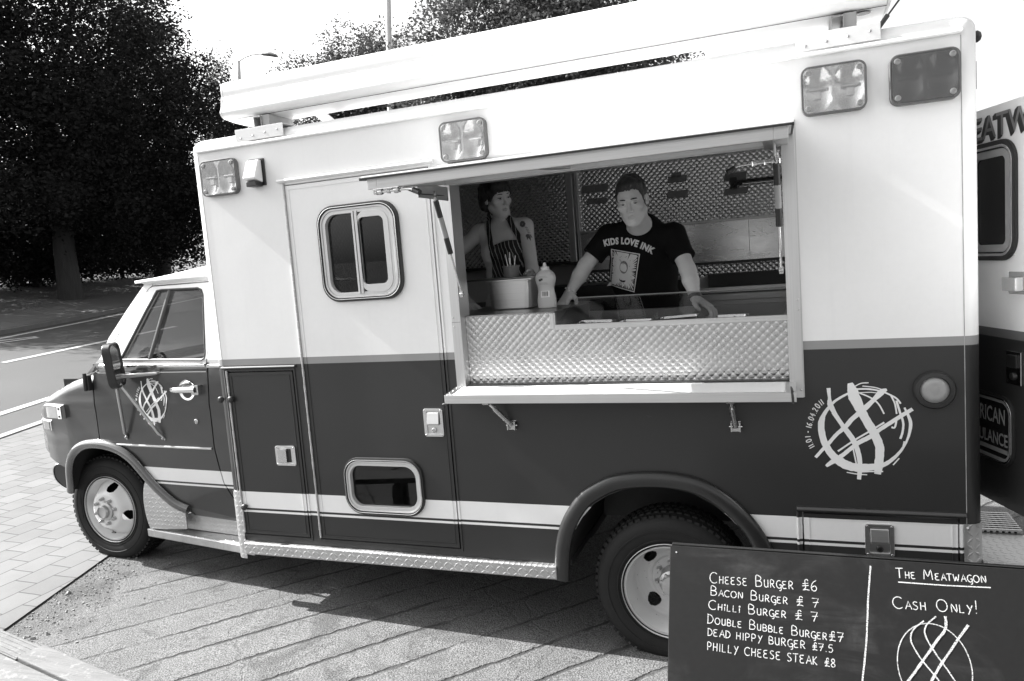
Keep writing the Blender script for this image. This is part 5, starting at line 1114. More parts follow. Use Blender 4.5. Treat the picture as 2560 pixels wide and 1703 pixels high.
tr_ = MB(); L0 = [loopz(1.352, 1.742, .300, .560, .02, CZ + .1555), loopz(1.350, 1.744, .298, .562, .02, CZ + .163), loopz(1.362, 1.732, .310, .550, .02, CZ + .162)]
n = len(L0[0]); tr_.add([p for l in L0 for p in l], [(i * n + k, i * n + (k + 1) % n, (i + 1) * n + (k + 1) % n, (i + 1) * n + k) for i in range(2) for k in range(n)], 0, True); tr_.add(L0[-1], [tuple(range(n))]); tr_.add(L0[0], [tuple(range(n - 1, -1, -1))])
o = tr_.build('oven_tray', DULLSTEEL); origin(o, (1.547, .43, CZ + .1555)); tag(o, 'dull flat steel tray lying across the top of the deep pan', 'tray')
tub = empty('utensil_tub', (1.565, .43, CZ + .163), 'round grey tub holding upright utensils on the flat tray', 'tub')
mb = MB(); z = CZ + .163; mb.lathe([(0, 0), (.040, 0), (.042, .05), (.046, .052), (.046, .060), (.040, .060), (.038, .008), (0, .006)], (1.565, .43, z), (0, 0, 1), 32); mb.build('tub_body', mat('tub_plastic', .17, .45), tub)
for i, (dx, dy, l) in enumerate(((-.02, .01, .12), (.0, -.015, .10), (.014, .012, .11), (-.008, .02, .13))): 
    mb = MB(); mb.tube([(1.565 + dx * .6, .43 + dy * .6, z + .01), (1.565 + dx * 1.6, .43 + dy * 1.3, z + l)], .0035, 8); o = mb.build('utensil', STEEL); origin(o, (1.565 + dx * .6, .43 + dy * .6, z + .01)); tag(o, 'thin steel utensil handle standing in the round grey tub', 'utensil', 'utensils standing in the tub')
mb = MB()
for k in range(4): mb.tube([(1.665 + .035 * math.cos(a) * (1 - .12 * k), .42 + .03 * math.sin(a), z + .004 + k * .006 + .012 * max(0, math.sin(a))) for a in [2 * math.pi * i / 20 for i in range(21)]], .0018, 5)
o = mb.build('wire_ring', STEEL); origin(o, (1.665, .42, z)); tag(o, 'loose coil of thin wire lying on the tray by the bottle', 'wire')
# small pans in the cold well
def gn(x, y, z, rot, lab, w=.17, d=.16, sx=0):
    R4 = Matrix.Translation((x, y, z)) @ Matrix.Rotation(rot, 4, 'Z') @ Matrix.Rotation(sx, 4, 'Y'); p = empty('food_pan', (x, y, z - .06), lab, 'food pan', 'small steel pans behind the glass')
    L0 = [loopz(-w / 2 + .016, w / 2 - .016, -d / 2 + .016, d / 2 - .016, .02, -.06), loopz(-w / 2 + .01, w / 2 - .01, -d / 2 + .01, d / 2 - .01, .02, -.003), loopz(-w / 2, w / 2, -d / 2, d / 2, .016, -.001), loopz(-w / 2, w / 2, -d / 2, d / 2, .016, .003), loopz(-w / 2 + .012, w / 2 - .012, -d / 2 + .012, d / 2 - .012, .02, .002), loopz(-w / 2 + .018, w / 2 - .018, -d / 2 + .018, d / 2 - .018, .02, -.05)]
    n = len(L0[0]); mb = MB(); mb.add([p_ for l in L0 for p_ in l], [(i * n + k, i * n + (k + 1) % n, (i + 1) * n + (k + 1) % n, (i + 1) * n + k) for i in range(len(L0) - 1) for k in range(n)], 0, True); mb.add(L0[-1], [tuple(range(n))]); mb.add(L0[0], [tuple(range(n - 1, -1, -1))])
    mb.build('pan_body', CHROME, p, xf=R4, angle=40)
    mb = MB(); rr_ = random.Random(int(x * 100)); 
    for i in range(60):
        s_ = rr_.uniform(.012, .024); mb.obox((rr_.uniform(-w * .38, w * .38), rr_.uniform(-d * .38, d * .38), -.022 + rr_.uniform(-.008, .008)), (s_ * 1.5, s_, s_ * .6), Rq(rr_.uniform(0, 6), rr_.uniform(-.5, .5), 0))
    mb.build('filling', mat('chopped_filling', .16, .6, 0, .6, 60), p, xf=R4)
gn(2.02, .36, 1.573, .12, 'small steel pan of chopped filling nearest the sauce bottle', .19, .17, .03); gn(2.22, .34, 1.570, -.05, 'small steel pan of chopped filling second from the sauce bottle'); gn(2.42, .39, 1.575, .10, 'small steel pan of chopped filling below the man, third along', .2, .15, -.04); gn(2.64, .36, 1.570, -.03, 'small steel pan of chopped filling by the hatch post, last in row', .2)
# ================================================================== trees
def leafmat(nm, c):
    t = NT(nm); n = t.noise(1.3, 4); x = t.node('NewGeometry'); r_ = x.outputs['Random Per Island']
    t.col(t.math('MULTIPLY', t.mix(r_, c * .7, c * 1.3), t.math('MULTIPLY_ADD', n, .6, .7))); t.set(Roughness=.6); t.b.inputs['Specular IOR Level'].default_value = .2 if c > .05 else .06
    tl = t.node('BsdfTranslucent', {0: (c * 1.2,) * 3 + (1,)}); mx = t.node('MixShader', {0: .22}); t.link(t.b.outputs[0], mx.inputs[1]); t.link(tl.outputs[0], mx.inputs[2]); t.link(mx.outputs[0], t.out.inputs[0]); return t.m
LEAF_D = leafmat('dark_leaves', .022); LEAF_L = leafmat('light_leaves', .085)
def bark(): 
    t = NT('bark'); m = t.node('Mapping', {0: t.obj()}); m.inputs['Scale'].default_value = (9, 9, 1.4); n = t.noise(1, 6, .7, m.outputs[0]); t.col(t.mix(n, .015, .065)); t.set(Roughness=.95); t.bump(n, .8, .05); return t.m
BARK = bark()
def foliage(name, blobs, n, size, m, parent, seed, gap=.0, shell=.36):
    rs = np.random.RandomState(seed); vol = np.array([b[1][0] * b[1][1] * b[1][2] for b in blobs]); pick = rs.choice(len(blobs), n, p=vol / vol.sum())
    C = np.array([b[0] for b in blobs])[pick]; Rr = np.array([b[1] for b in blobs])[pick]
    d = rs.normal(size=(n, 3)); d /= np.linalg.norm(d, axis=1)[:, None]; rad_ = rs.uniform(0, 1, n) ** shell
    # lumpy outline: push the surface in and out with a few random lobes per direction
    k = rs.normal(size=(14, 3)); k /= np.linalg.norm(k, axis=1)[:, None]; amp = rs.uniform(.05, .16, 14); fr_ = rs.uniform(4, 9, 14); ph = rs.uniform(0, 6, 14)
    lump = 1 + (np.sin((d @ k.T) * fr_ + ph + pick[:, None]) * amp).sum(1) * .55
    P = C + d * (rad_ * lump)[:, None] * Rr
    # clump: pull leaves to twig centres
    nt = max(n // 40, 4); tw = P[rs.choice(n, nt)]; own = rs.randint(0, nt, n); near = tw[own] + rs.normal(size=(n, 3)) * size * 2.3 * np.array([1, 1, .75]); P = np.where((rs.uniform(size=n) < .88)[:, None], near, P)
    if gap:
        kx = rs.normal(size=(6, 3)) * 1.1; g = np.sin(P @ kx.T + rs.uniform(0, 6, 6)).sum(1); P = P[g > -3.2 + gap]; n = len(P)
    a = rs.normal(size=(n, 3)); a[:, 2] *= .6; a /= np.linalg.norm(a, axis=1)[:, None]; b = rs.normal(size=(n, 3)); b -= a * (a * b).sum(1)[:, None]; b /= np.linalg.norm(b, axis=1)[:, None]
    s = size * rs.uniform(.6, 1.35, n)[:, None]; V = np.empty((n, 4, 3)); V[:, 0] = P - a * s * .62; V[:, 1] = P + b * s * .36; V[:, 2] = P + a * s * .62; V[:, 3] = P - b * s * .36
    me = bpy.data.meshes.new(name); me.vertices.add(4 * n); me.vertices.foreach_set('co', V.ravel()); me.loops.add(4 * n); me.loops.foreach_set('vertex_index', np.arange(4 * n)); me.polygons.add(n); me.polygons.foreach_set('loop_start', np.arange(0, 4 * n, 4)); me.polygons.foreach_set('loop_total', np.full(n, 4)); me.materials.append(m); me.update(); me.validate()
    o = link(bpy.data.objects.new(name, me)); pin(o, parent) if parent else None; return o
def tree(base, r, top, blobs, n, size, m, label, seed, lean=(0, 0), limbs=7, group=None, gap=0, name='broadleaf_tree', cat='tree', flare=1.15):
    t = empty(name, base, label, cat, group); rs = random.Random(seed); b = Vector(base); tp = Vector((b.x + lean[0], b.y + lean[1], top)); mb = MB()
    K = 9; pts = [b + (tp - b) * (i / K) + Vector((rs.uniform(-1, 1) * .05 * r * 3, rs.uniform(-1, 1) * .05 * r * 3, -.15 if i == 0 else 0)) for i in range(K + 1)]; mb.tube(pts, [r * (flare if i == 0 else 1 - .6 * i / K) for i in range(K + 1)], 12)
    for i in range(limbs):
        f = rs.uniform(.35, .95); s0 = b + (tp - b) * f; c, rr_ = blobs[i % len(blobs)]; e = Vector(c) + Vector([rs.uniform(-.7, .7) * q for q in rr_]); mid = (s0 + e) / 2 + Vector((0, 0, rs.uniform(.1, .6))); q0 = r * .42 * (1.1 - f * .6); mb.tube([s0, (s0 + mid) / 2 + Vector((0, 0, .1)), mid, e], [q0, q0 * .75, q0 * .5, q0 * .15], 7)
    mb.build('trunk', BARK, t); foliage('crown', blobs, n, size, m, t, seed, gap); return t
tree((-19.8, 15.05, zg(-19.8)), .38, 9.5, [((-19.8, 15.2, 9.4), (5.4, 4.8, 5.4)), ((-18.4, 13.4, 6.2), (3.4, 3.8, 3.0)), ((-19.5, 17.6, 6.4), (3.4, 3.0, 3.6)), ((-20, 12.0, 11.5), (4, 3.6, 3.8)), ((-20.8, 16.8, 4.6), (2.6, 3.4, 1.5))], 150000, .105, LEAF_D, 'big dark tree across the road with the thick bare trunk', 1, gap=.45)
tree((-22.5, 10.3, zg(-22.5)), .30, 8, [((-21.5, 10, 8.8), (4, 3.4, 5.4)), ((-21, 9.2, 4.7), (3, 2.8, 2.3))], 50000, .11, LEAF_D, 'dark tree at the left edge, nearest the road', 2)
tree((-24.5, 23.6, zg(-24.5)), .36, 7.5, [((-21.5, 20.8, 8.3), (3.8, 3.75, 5.0)), ((-22.2, 21.2, 4.9), (3.4, 3.4, 2.1))], 110000, .10, LEAF_D, 'dark tree with a leaning trunk beside the box of the truck', 3, lean=(.9, .8), gap=.3)
tree((-24.4, 17.4, zg(-24.4)), .16, 6, [((-23.6, 17.2, 5.2), (2.4, 3.0, 2.4)), ((-23.4, 14.2, 4.9), (2.2, 2.8, 2.2))], 50000, .10, LEAF_D, 'low dark tree behind the thick bare trunk', 4)
BL_ = ['straggly dark bush just right of the thick trunk, lowest of the row', 'dark bush with thin stems, second along from the thick trunk', 'wide dark bush with bright road showing through its stems', 'dark bush with thin stems beside the leaning trunk', 'dark bush low behind the bare trunk, left of it', 'dark bush at the far left edge under the trees', 'dark bush against the front edge of the truck box']
for i, (y, x, s_) in enumerate(((17.2, -25.0, .75), (19.2, -25.6, 1.0), (21.0, -25.8, 1.1), (22.8, -26, .9), (14.6, -25.4, 1.0), (11.6, -25.4, 1.1), (25.2, -26.5, 1.1))):
    tree((x, y, zg(x)), .08, zg(x) + 2.2, [((x, y, zg(x) + 1.05 * s_ + .15), (1.6, 1.45, 1.15 * s_))], 8500, .10, LEAF_D, BL_[i], 20 + i, limbs=6, name='bush', cat='bush', group='bushes along the far verge')
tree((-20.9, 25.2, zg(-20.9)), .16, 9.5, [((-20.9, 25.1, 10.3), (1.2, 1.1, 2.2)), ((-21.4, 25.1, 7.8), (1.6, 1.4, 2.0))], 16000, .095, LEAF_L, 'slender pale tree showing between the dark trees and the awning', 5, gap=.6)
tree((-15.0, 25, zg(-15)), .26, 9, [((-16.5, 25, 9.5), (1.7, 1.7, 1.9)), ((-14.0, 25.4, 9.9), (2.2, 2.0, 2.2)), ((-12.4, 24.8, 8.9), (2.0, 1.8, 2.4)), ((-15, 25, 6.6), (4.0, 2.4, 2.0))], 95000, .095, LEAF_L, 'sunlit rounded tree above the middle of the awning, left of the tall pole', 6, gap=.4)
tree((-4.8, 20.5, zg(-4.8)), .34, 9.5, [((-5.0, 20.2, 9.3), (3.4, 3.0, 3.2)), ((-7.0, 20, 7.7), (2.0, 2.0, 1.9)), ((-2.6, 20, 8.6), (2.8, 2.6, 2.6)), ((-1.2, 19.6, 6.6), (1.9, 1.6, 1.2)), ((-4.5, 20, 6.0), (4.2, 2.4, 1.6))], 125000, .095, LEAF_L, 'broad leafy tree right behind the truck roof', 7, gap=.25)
# ================================================================== street furniture far off
LAMPM = mat('lamp_column_paint', .72, .5, 0, .06, 3)
lp = empty('lamp_column', (-10.3, 20, zg(-10.3)), 'tall pale lamp column rising out of the picture behind the awning', 'lamp column')
mb = MB(); mb.tube([(-10.3, 20, zg(-10.3) - .1), (-9.72, 20, 7.54), (-9.44, 20, 10.97), (-9.2, 20, 14.0)], [.15, .105, .095, .08], 14); mb.tube([(-9.2, 20, 14.0), (-9.15, 20, 14.6), (-8.8, 19.8, 14.9), (-8.0, 19.4, 15.0)], .05, 10); mb.build('column', LAMPM, lp)
mb = MB(); mb.obox((-7.7, 19.25, 15.0), (.75, .26, .14), Matrix.Rotation(-.45, 3, 'Z')); mb.build('lamp_head', LAMPM, lp, bevel=.05)
lp2 = empty('street_lamp', (-20.6, 25, zg(-20.6)), 'distant street lamp with a curved arm over the left end of the awning', 'street lamp')
mb = MB(); mb.tube([(-20.6, 25, zg(-20.6) - .1), (-19.95, 25, 11.0), (-19.88, 25, 11.78)], [.11, .075, .06], 12); mb.tube([(-19.88, 25, 11.74), (-19.6, 25, 11.86), (-19.1, 25, 11.92), (-18.5, 25, 11.86)], .035, 8); mb.build('column', LAMPM, lp2)
mb = MB(); mb.tube([(-18.62, 25, 11.84), (-18.5, 25, 11.85), (-18.1, 25, 11.76), (-17.87, 25, 11.66), (-17.84, 25, 11.65)], [(.03, .05), (.085, .14), (.095, .15), (.07, .11), (.02, .04)], 14, sq=(0, 0, 1)); mb.build('lamp_head', mat('lamp_head_grey', .16, .5), lp2)
# ================================================================== people (implicit surfaces, meshed)
class SDF:
    def __init__(s, lo, hi, h, fine=()):          # fine: boxes (lo, hi, step) sampled more closely
        s.ax = []
        for i in range(3):
            p = lo[i]; A = []
            while p < hi[i] + h: A.append(p); p += min([hf for a, b, hf in fine if a[i] <= p < b[i]] + [h])
            s.ax.append(np.array(A))
        s.n = [len(a) for a in s.ax]; s.F = np.full(s.n, .2, np.float32)
    def block(s, lo, hi, m=.05):
        a = [max(int(np.searchsorted(s.ax[i], lo[i] - m)) - 1, 0) for i in range(3)]; b = [min(int(np.searchsorted(s.ax[i], hi[i] + m)) + 1, s.n[i]) for i in range(3)]
        return (slice(a[0], b[0]), slice(a[1], b[1]), slice(a[2], b[2])), np.stack(np.meshgrid(*[s.ax[i][a[i]:b[i]] for i in range(3)], indexing='ij'), -1)
    def whole(s): return s.block([a[0] for a in s.ax], [a[-1] for a in s.ax])
    def comb(s, sl, d, k, op):
        A = s.F[sl]
        if op == '+': h = np.clip(.5 + .5 * (A - d) / k, 0, 1); s.F[sl] = A * (1 - h) + d * h - k * h * (1 - h)
        elif op == '-': h = np.clip(.5 - .5 * (A + d) / k, 0, 1); s.F[sl] = A * (1 - h) - d * h + k * h * (1 - h)
    def cap(s, a, b, ra, rb, k=.02, op='+'):
        a, b = np.array(a, float), np.array(b, float); r = max(ra, rb)
        sl, P = s.block(np.minimum(a, b) - r, np.maximum(a, b) + r)
        if 0 in P.shape: return s
        ab = b - a; t = np.clip(((P - a) @ ab) / (ab @ ab + 1e-9), 0, 1); d = np.linalg.norm(P - a - t[..., None] * ab, axis=-1) - (ra + (rb - ra) * t); s.comb(sl, d, k, op); return s
    def chain(s, pts, rs, k=.02):
        for i in range(len(pts) - 1): s.cap(pts[i], pts[i + 1], rs[i], rs[i + 1], k)
        return s
    def ell(s, c, r, R=None, k=.02, op='+'):
        c, r = np.array(c, float), np.array(r, float); m = r.max(); sl, P = s.block(c - m, c + m)
        if 0 in P.shape: return s
        q = P - c
        if R is not None: q = q @ np.array(R)
        k0 = np.linalg.norm(q / r, axis=-1); k1 = np.linalg.norm(q / (r * r), axis=-1) + 1e-9; s.comb(sl, k0 * (k0 - 1) / k1, k, op); return s
    def mesh(s):
        F = s.F; nx, ny, nz = F.shape; I = F < 0
        cor = [(i, j, k) for i in (0, 1) for j in (0, 1) for k in (0, 1)]
        cnt = sum(I[i:nx - 1 + i, j:ny - 1 + j, k:nz - 1 + k].astype(np.int8) for i, j, k in cor); M_ = (cnt > 0) & (cnt < 8); A = np.argwhere(M_)
        idx = np.full(M_.shape, -1, np.int64); idx[M_] = np.arange(len(A)); pos = np.zeros((len(A), 3)); num = np.zeros(len(A))
        val = {c: F[A[:, 0] + c[0], A[:, 1] + c[1], A[:, 2] + c[2]] for c in cor}
        for c in cor:
            for d in range(3):
                if c[d]: continue
                e = list(c); e[d] = 1; e = tuple(e); f0, f1 = val[c], val[e]; x = (f0 < 0) != (f1 < 0); t = np.where(x, f0 / np.where(x, f0 - f1, 1), 0)
                p = np.tile(np.array(c, float), (len(A), 1)); p[:, d] = t; pos[x] += p[x]; num += x
        V = np.stack([s.ax[d][A[:, d]] + (s.ax[d][A[:, d] + 1] - s.ax[d][A[:, d]]) * pos[:, d] / num for d in range(3)], 1); fs = []
        for d in range(3):
            u, v = (d + 1) % 3, (d + 2) % 3; sh = [slice(None)] * 3; s0, s1 = list(sh), list(sh); s0[d] = slice(0, -1); s1[d] = slice(1, None); X = I[tuple(s0)] != I[tuple(s1)]
            B = np.argwhere(X); B = B[(B[:, u] > 0) & (B[:, v] > 0) & (B[:, u] < F.shape[u] - 1) & (B[:, v] < F.shape[v] - 1)]
            def g(du, dv): q = B.copy(); q[:, u] += du; q[:, v] += dv; return idx[q[:, 0], q[:, 1], q[:, 2]]
            Q = np.stack([g(-1, -1), g(0, -1), g(0, 0), g(-1, 0)], 1); ins = I[B[:, 0], B[:, 1], B[:, 2]]; Q[~ins] = Q[~ins][:, ::-1]; fs.append(Q)
        Fc = np.concatenate(fs); Fc = Fc[(Fc >= 0).all(1)]; return V, Fc
def sdf_obj(name, sdf, mats, parent, region=None, smooth=2):
    V, Fc = sdf.mesh(); me = bpy.data.meshes.new(name); n = len(Fc)
    me.vertices.add(len(V)); me.vertices.foreach_set('co', V.astype(np.float32).ravel()); me.loops.add(4 * n); me.loops.foreach_set('vertex_index', Fc.ravel().astype(np.int32)); me.polygons.add(n); me.polygons.foreach_set('loop_start', np.arange(0, 4 * n, 4, dtype=np.int32)); me.polygons.foreach_set('loop_total', np.full(n, 4, np.int32)); me.polygons.foreach_set('use_smooth', np.ones(n, bool))
    for m in mats: me.materials.append(m)
    if region is not None: me.polygons.foreach_set('material_index', region(V[Fc].mean(1)).astype(np.int32))
    me.update(calc_edges=True); me.validate(); o = link(bpy.data.objects.new(name, me)); pin(o, parent)
    if smooth: md = o.modifiers.new('relax', 'SMOOTH'); md.factor = .5; md.iterations = smooth
    return o
def skinmat(nm, c, arms=0):
    t = NT(nm); n = t.noise(14, 5, .6); f = t.noise(120, 3); t.col(t.math('MULTIPLY', t.mix(n, c * .88, c * 1.12), t.math('MULTIPLY_ADD', f, .12, .94))); t.set(Roughness=.48, Subsurface_Weight=.12); t.b.inputs['Subsurface Radius'].default_value = (.01, .01, .01); t.b.inputs['Subsurface Scale'].default_value = .5; t.bump(t.noise(260, 3), .12, .002); return t.m
def hairmat(nm, c):
    t = NT(nm); m = t.node('Mapping', {0: t.obj()}); m.inputs['Scale'].default_value = (150, 150, 28); n = t.noise(1, 5, .7, m.outputs[0], .6); t.col(t.mix(n, c * .5, c * 1.7)); t.set(Roughness=.42); t.bump(n, .9, .006); return t.m
def cloth(nm, c, rough=.85):
    t = NT(nm); n = t.noise(9, 5, .6); t.col(t.mix(n, c * .8, c * 1.2)); t.set(Roughness=rough); t.b.inputs['Specular IOR Level'].default_value = .15; t.bump(t.math('ADD', t.noise(7, 5, .55, dist=.8), t.math('MULTIPLY', t.noise(380, 2), .12)), .35, .02); return t.m
SK_M = skinmat('man_skin', .60); SK_W = skinmat('woman_skin', .66); LIP_M = skinmat('man_lips', .50); LIP_W = skinmat('woman_lips', .46); TAT = mat('tattoo_ink', .10, .5, 0, .4, 40)
HAIR_M = hairmat('man_hair', .028); HAIR_W = hairmat('woman_hair', .018); EYEW = mat('eye_white', .34, .25); IRIS = mat('iris', .02, .15)
def head(s, C, R, female=False, sc=1.0):
    """C head centre (ear height), R 3x3 local->world; face looks along local -Y"""
    Rn = np.array(R); L = lambda x, y, z: np.array(C) + Rn @ (np.array((x, y, z)) * sc)
    E = lambda c, r, k=.015, op='+', R2=None: s.ell(L(*c), np.array(r) * sc, Rn if R2 is None else Rn @ np.array(R2), k, op)
    cp = lambda a, b, ra, rb, k=.01, op='+': s.cap(L(*a), L(*b), ra * sc, rb * sc, k, op)
    j = .92 if female else 1.0
    E((0, .018, .045), (.074, .094, .083), .02); E((0, -.038, .030), (.062, .050, .062), .03); E((0, -.035, -.035), (.058 * j, .055, .075), .03)
    cp((-.050 * j, .0, -.055), (-.020, -.068, -.098), .020, .018, .03); cp((.050 * j, .0, -.055), (.020, -.068, -.098), .020, .018, .03); E((0, -.074, -.100), (.021 * j, .019, .017), .02)
    lz = -.0022 if not female else 0.
    for sx in (-1, 1):
        E((sx * .046, -.062, -.020), (.020, .020, .016), .025)                                     # cheekbone
        cp((sx * .014, -.087, .029), (sx * .044, -.074, .029), .0080, .0075, .015)                  # brow
        E((sx * .0325, -.101, .006), (.020, .014, .0105), .010, '-')                                # socket
        for p in (((.0165, -.0895, .0085 + lz * .5), (.024, -.0945, .0135 + lz)), ((.024, -.0945, .0135 + lz), (.036, -.0925, .0140 + lz)), ((.036, -.0925, .0140 + lz), (.0475, -.0810, .0080 + lz * .5))): cp(*[(sx * q[0], q[1] + .0012, q[2]) for q in p], .0034, .0034, .004)
        for p in (((.0165, -.0895, .0035), (.026, -.0925, -.0015)), ((.026, -.0925, -.0015), (.037, -.0900, -.0018)), ((.037, -.0900, -.0018), (.0475, -.0805, .0030))): cp(*[(sx * q[0], q[1] + .0015, q[2]) for q in p], .0030, .0030, .005)
        E((sx * .0115, -.1015, -.034), (.0080, .009, .0070), .007)                                  # nostril wing
        E((sx * .077, .012, .0), (.007, .018, .030), .006, '+', Rq(sx * -.35, 0, 0)); E((sx * .0800, .004, .001), (.0045, .009, .016), .004, '-')   # ear
        cp((sx * .074, .004, -.020), (sx * .074, .004, -.025), .008, .006, .008)
    cp((0, -.089, .020), (0, -.1095, -.026), .0068, .0098, .012); E((0, -.1125, -.0295), (.0095, .0095, .0085), .006)
    cp((0, -.0945, -.041), (0, -.096, -.050), .003, .0025, .006, '-')
    mu = .0015 if not female else .0; ml = .85 if female else 1.
    cp((-.016 * ml, -.0885, -.0615), (0, -.0925, -.0605), .0042, .0052, .006); cp((0, -.0925, -.0605), (.016 * ml, -.0885, -.0615 + mu), .0052, .0042, .006); cp((-.012 * ml, -.0890, -.0700), (.012 * ml, -.0890, -.0700), .0062, .0062, .006)
    cp((-.0215 * ml, -.0935, -.0655 - mu * .3), (0, -.0990, -.0658), .0016, .0018, .0025, '-'); cp((0, -.0990, -.0658), (.0225 * ml, -.0930, -.0650 + mu * 1.5), .0018, .0016, .0025, '-')
    for sx in (-1, 1): E((sx * .0052, -.1085, -.0385), (.0032, .0045, .0028), .003, '-')
    return L
def eyes(L, R, parent, sc, look, hairm, female):
    lz = -.0022 if not female else 0.
    for sx in (-1, 1):
        c = Vector(L(sx * .0315, -.0785, .0062)); mb = MB(); f = Vector(np.array(R) @ np.array((look, -1, .02))).normalized(); k = .0134 * sc
        mb.lathe([(0, k), (.0022 * sc, k * .986), (.0024 * sc, k * .982)], c, f, 16, 2); mb.lathe([(.0024 * sc, k * .982), (.0058 * sc, k * .90)], c, f, 16, 1); mb.lathe([(.0058 * sc, k * .90), (.010 * sc, k * .66), (k, .001), (k, -.004)], c, f, 16, 0); mb.build('eye', [EYEW, IRIS, LASH], parent)
        mb = MB(); mb.tube([L(sx * .0165, -.0905, .0068 + lz * .5), L(sx * .024, -.0955, .0108 + lz), L(sx * .036, -.0935, .0112 + lz), L(sx * .0485, -.0820, .0062 + lz * .5)], (.0014 if female else .0009), 6); mb.build('eyelashes', LASH, parent)
        mb = MB(); w = .0022 if female else .0034; dz = .003 if female else 0.; mb.tube([L(sx * .0135, -.0950, .0280 + dz * .6), L(sx * .027, -.0965, .0300 + dz), L(sx * .040, -.0885, .0290 + dz), L(sx * .0505, -.075, .0235 + dz)], [w * .8, w * 1.1, w * .9, w * .3], 8); mb.build('eyebrow', hairm, parent)
LASH = mat('lashes', .025, .6)
def hand(s, wrist, fwd, up, side, curl=.3, sp=1.0, thumb=1, k=.008):
    """wrist, fwd along the fingers, up = back of the hand, side = +1 thumb on up x fwd side"""
    w = np.array(wrist, float); f = np.array(Vector(fwd).normalized()); u = np.array(up, float); u -= f * (u @ f); u /= np.linalg.norm(u); r = np.cross(f, u) * side
    for o in (-.027, -.009, .009, .026): s.cap(w + r * o * .6 + f * .006, w + r * o + f * .078, .017, .0125, .012)
    for i, (o, l) in enumerate(((.030, .072), (.010, .082), (-.011, .076), (-.030, .060))):
        b = w + r * o + f * .082; a = (o * 4.0) * sp; d = f * math.cos(a) + r * math.sin(a) * .9; c1 = curl * (1 + .12 * i)
        p1 = b + (d * math.cos(c1 * .5) - u * math.sin(c1 * .5)) * l * .45; p2 = p1 + (d * math.cos(c1 * 1.5) - u * math.sin(c1 * 1.5)) * l * .32; p3 = p2 + (d * math.cos(c1 * 2.3) - u * math.sin(c1 * 2.3)) * l * .25
        s.cap(b - d * .01, p1, .0098, .0088, .006); s.cap(p1, p2, .0088, .0080, .003); s.cap(p2, p3, .0080, .0068, .003)
    t0 = w + r * .026 + f * .02 - u * .004; t1 = t0 + (f * .55 + r * .8 - u * .25) * .04; t2 = t1 + (f * .85 + r * .45 - u * .2) * .032; t3 = t2 + (f * .95 + r * .15 - u * .2) * .024
    s.cap(t0, t1, .016, .0115, .012); s.cap(t1, t2, .0112, .0098, .004); s.cap(t2, t3, .0098, .008, .004)
# ------------------------------------------------------------------ the man
man = empty('person', (2.2, .95, .70), 'short-haired man in a printed black T-shirt leaning both hands on the counter', 'person')
NB = (2.215, .62, 2.045); HC = (2.214, .450, 2.146); HR = Rq(rad(0), rad(15), rad(-4))
SL, SR = (2.042, .655, 1.995), (2.378, .630, 1.968); EL, ER = (1.918, .60, 1.848), (2.452, .54, 1.790); WL, WR = (1.832, .565, 1.712), (2.490, .46, 1.655)
m_ = SDF((1.66, .22, .66), (2.76, 1.30, 2.34), .0085, [((2.08, .30, 2.01), (2.34, .60, 2.31), .0027), ((1.72, .34, 1.58), (1.90, .64, 1.76), .0042), ((2.44, .28, 1.58), (2.68, .52, 1.72), .0042)])
def man_torso(s, g=0, k=.05):
    s.ell((2.205, .70, 1.92), (.160 + g, .105 + g, .15 + g), None, k); s.ell((2.19, .80, 1.76), (.158 + g, .105 + g, .18 + g), None, k); s.ell((2.20, .92, 1.57), (.158 + g, .115 + g, .13 + g), None, k)
    s.cap(SL, SR, .047 + g, .047 + g, k); s.cap((2.215, .64, 2.02), (2.215, .66, 1.98), .07 + g, .085 + g, k)
man_torso(m_)
m_.cap((2.215, .63, 2.00), (2.216, .50, 2.10), .058, .054, .03)
for a, b, c in ((SL, EL, WL), (SR, ER, WR)):
    m_.cap(a, b, .049, .038, .03); v = (np.array(c) - np.array(b)); m_.cap(b, np.array(b) + v * .35, .038, .038, .02); m_.cap(np.array(b) + v * .35, c, .038, .0255, .02)
for sx in (2.11, 2.30): m_.chain([(sx, .93, 1.52), (sx, .96, 1.15), (sx, 1.02, .76)], [.095, .062, .045], .03); m_.cap((sx, 1.02, .75), (sx, .86, .735), .045, .035, .03)
L_m = head(m_, HC, HR, False, .93)
hand(m_, WL, (-.22, -.62, -.52), (-.35, -.45, .85), -1, .42, 1.2); hand(m_, WR, (.70, -.40, -.42), (.30, .10, .95), 1, .38, 1.0)
lipc = np.array(L_m(0, -.096, -.0655)); Rm = np.array(HR)
def lips(c, cc, R, s=1): q = (c - cc) @ R; return ((q[:, 0] / .0185) ** 2 + ((q[:, 2] + .0005) / .0095) ** 2 + (q[:, 1] / .014) ** 2 < 1)
def man_region(c):
    r = lips(c, lipc, Rm).astype(int); return np.where(c[:, 2] < 1.62, np.where((c[:, 1] > .72), 2, r), r)
mbod = sdf_obj('body', m_, [SK_M, LIP_M, cloth('dark_trousers', .03)], man, man_region)
eyes(L_m, HR, man, .93, .16, HAIR_M, False)
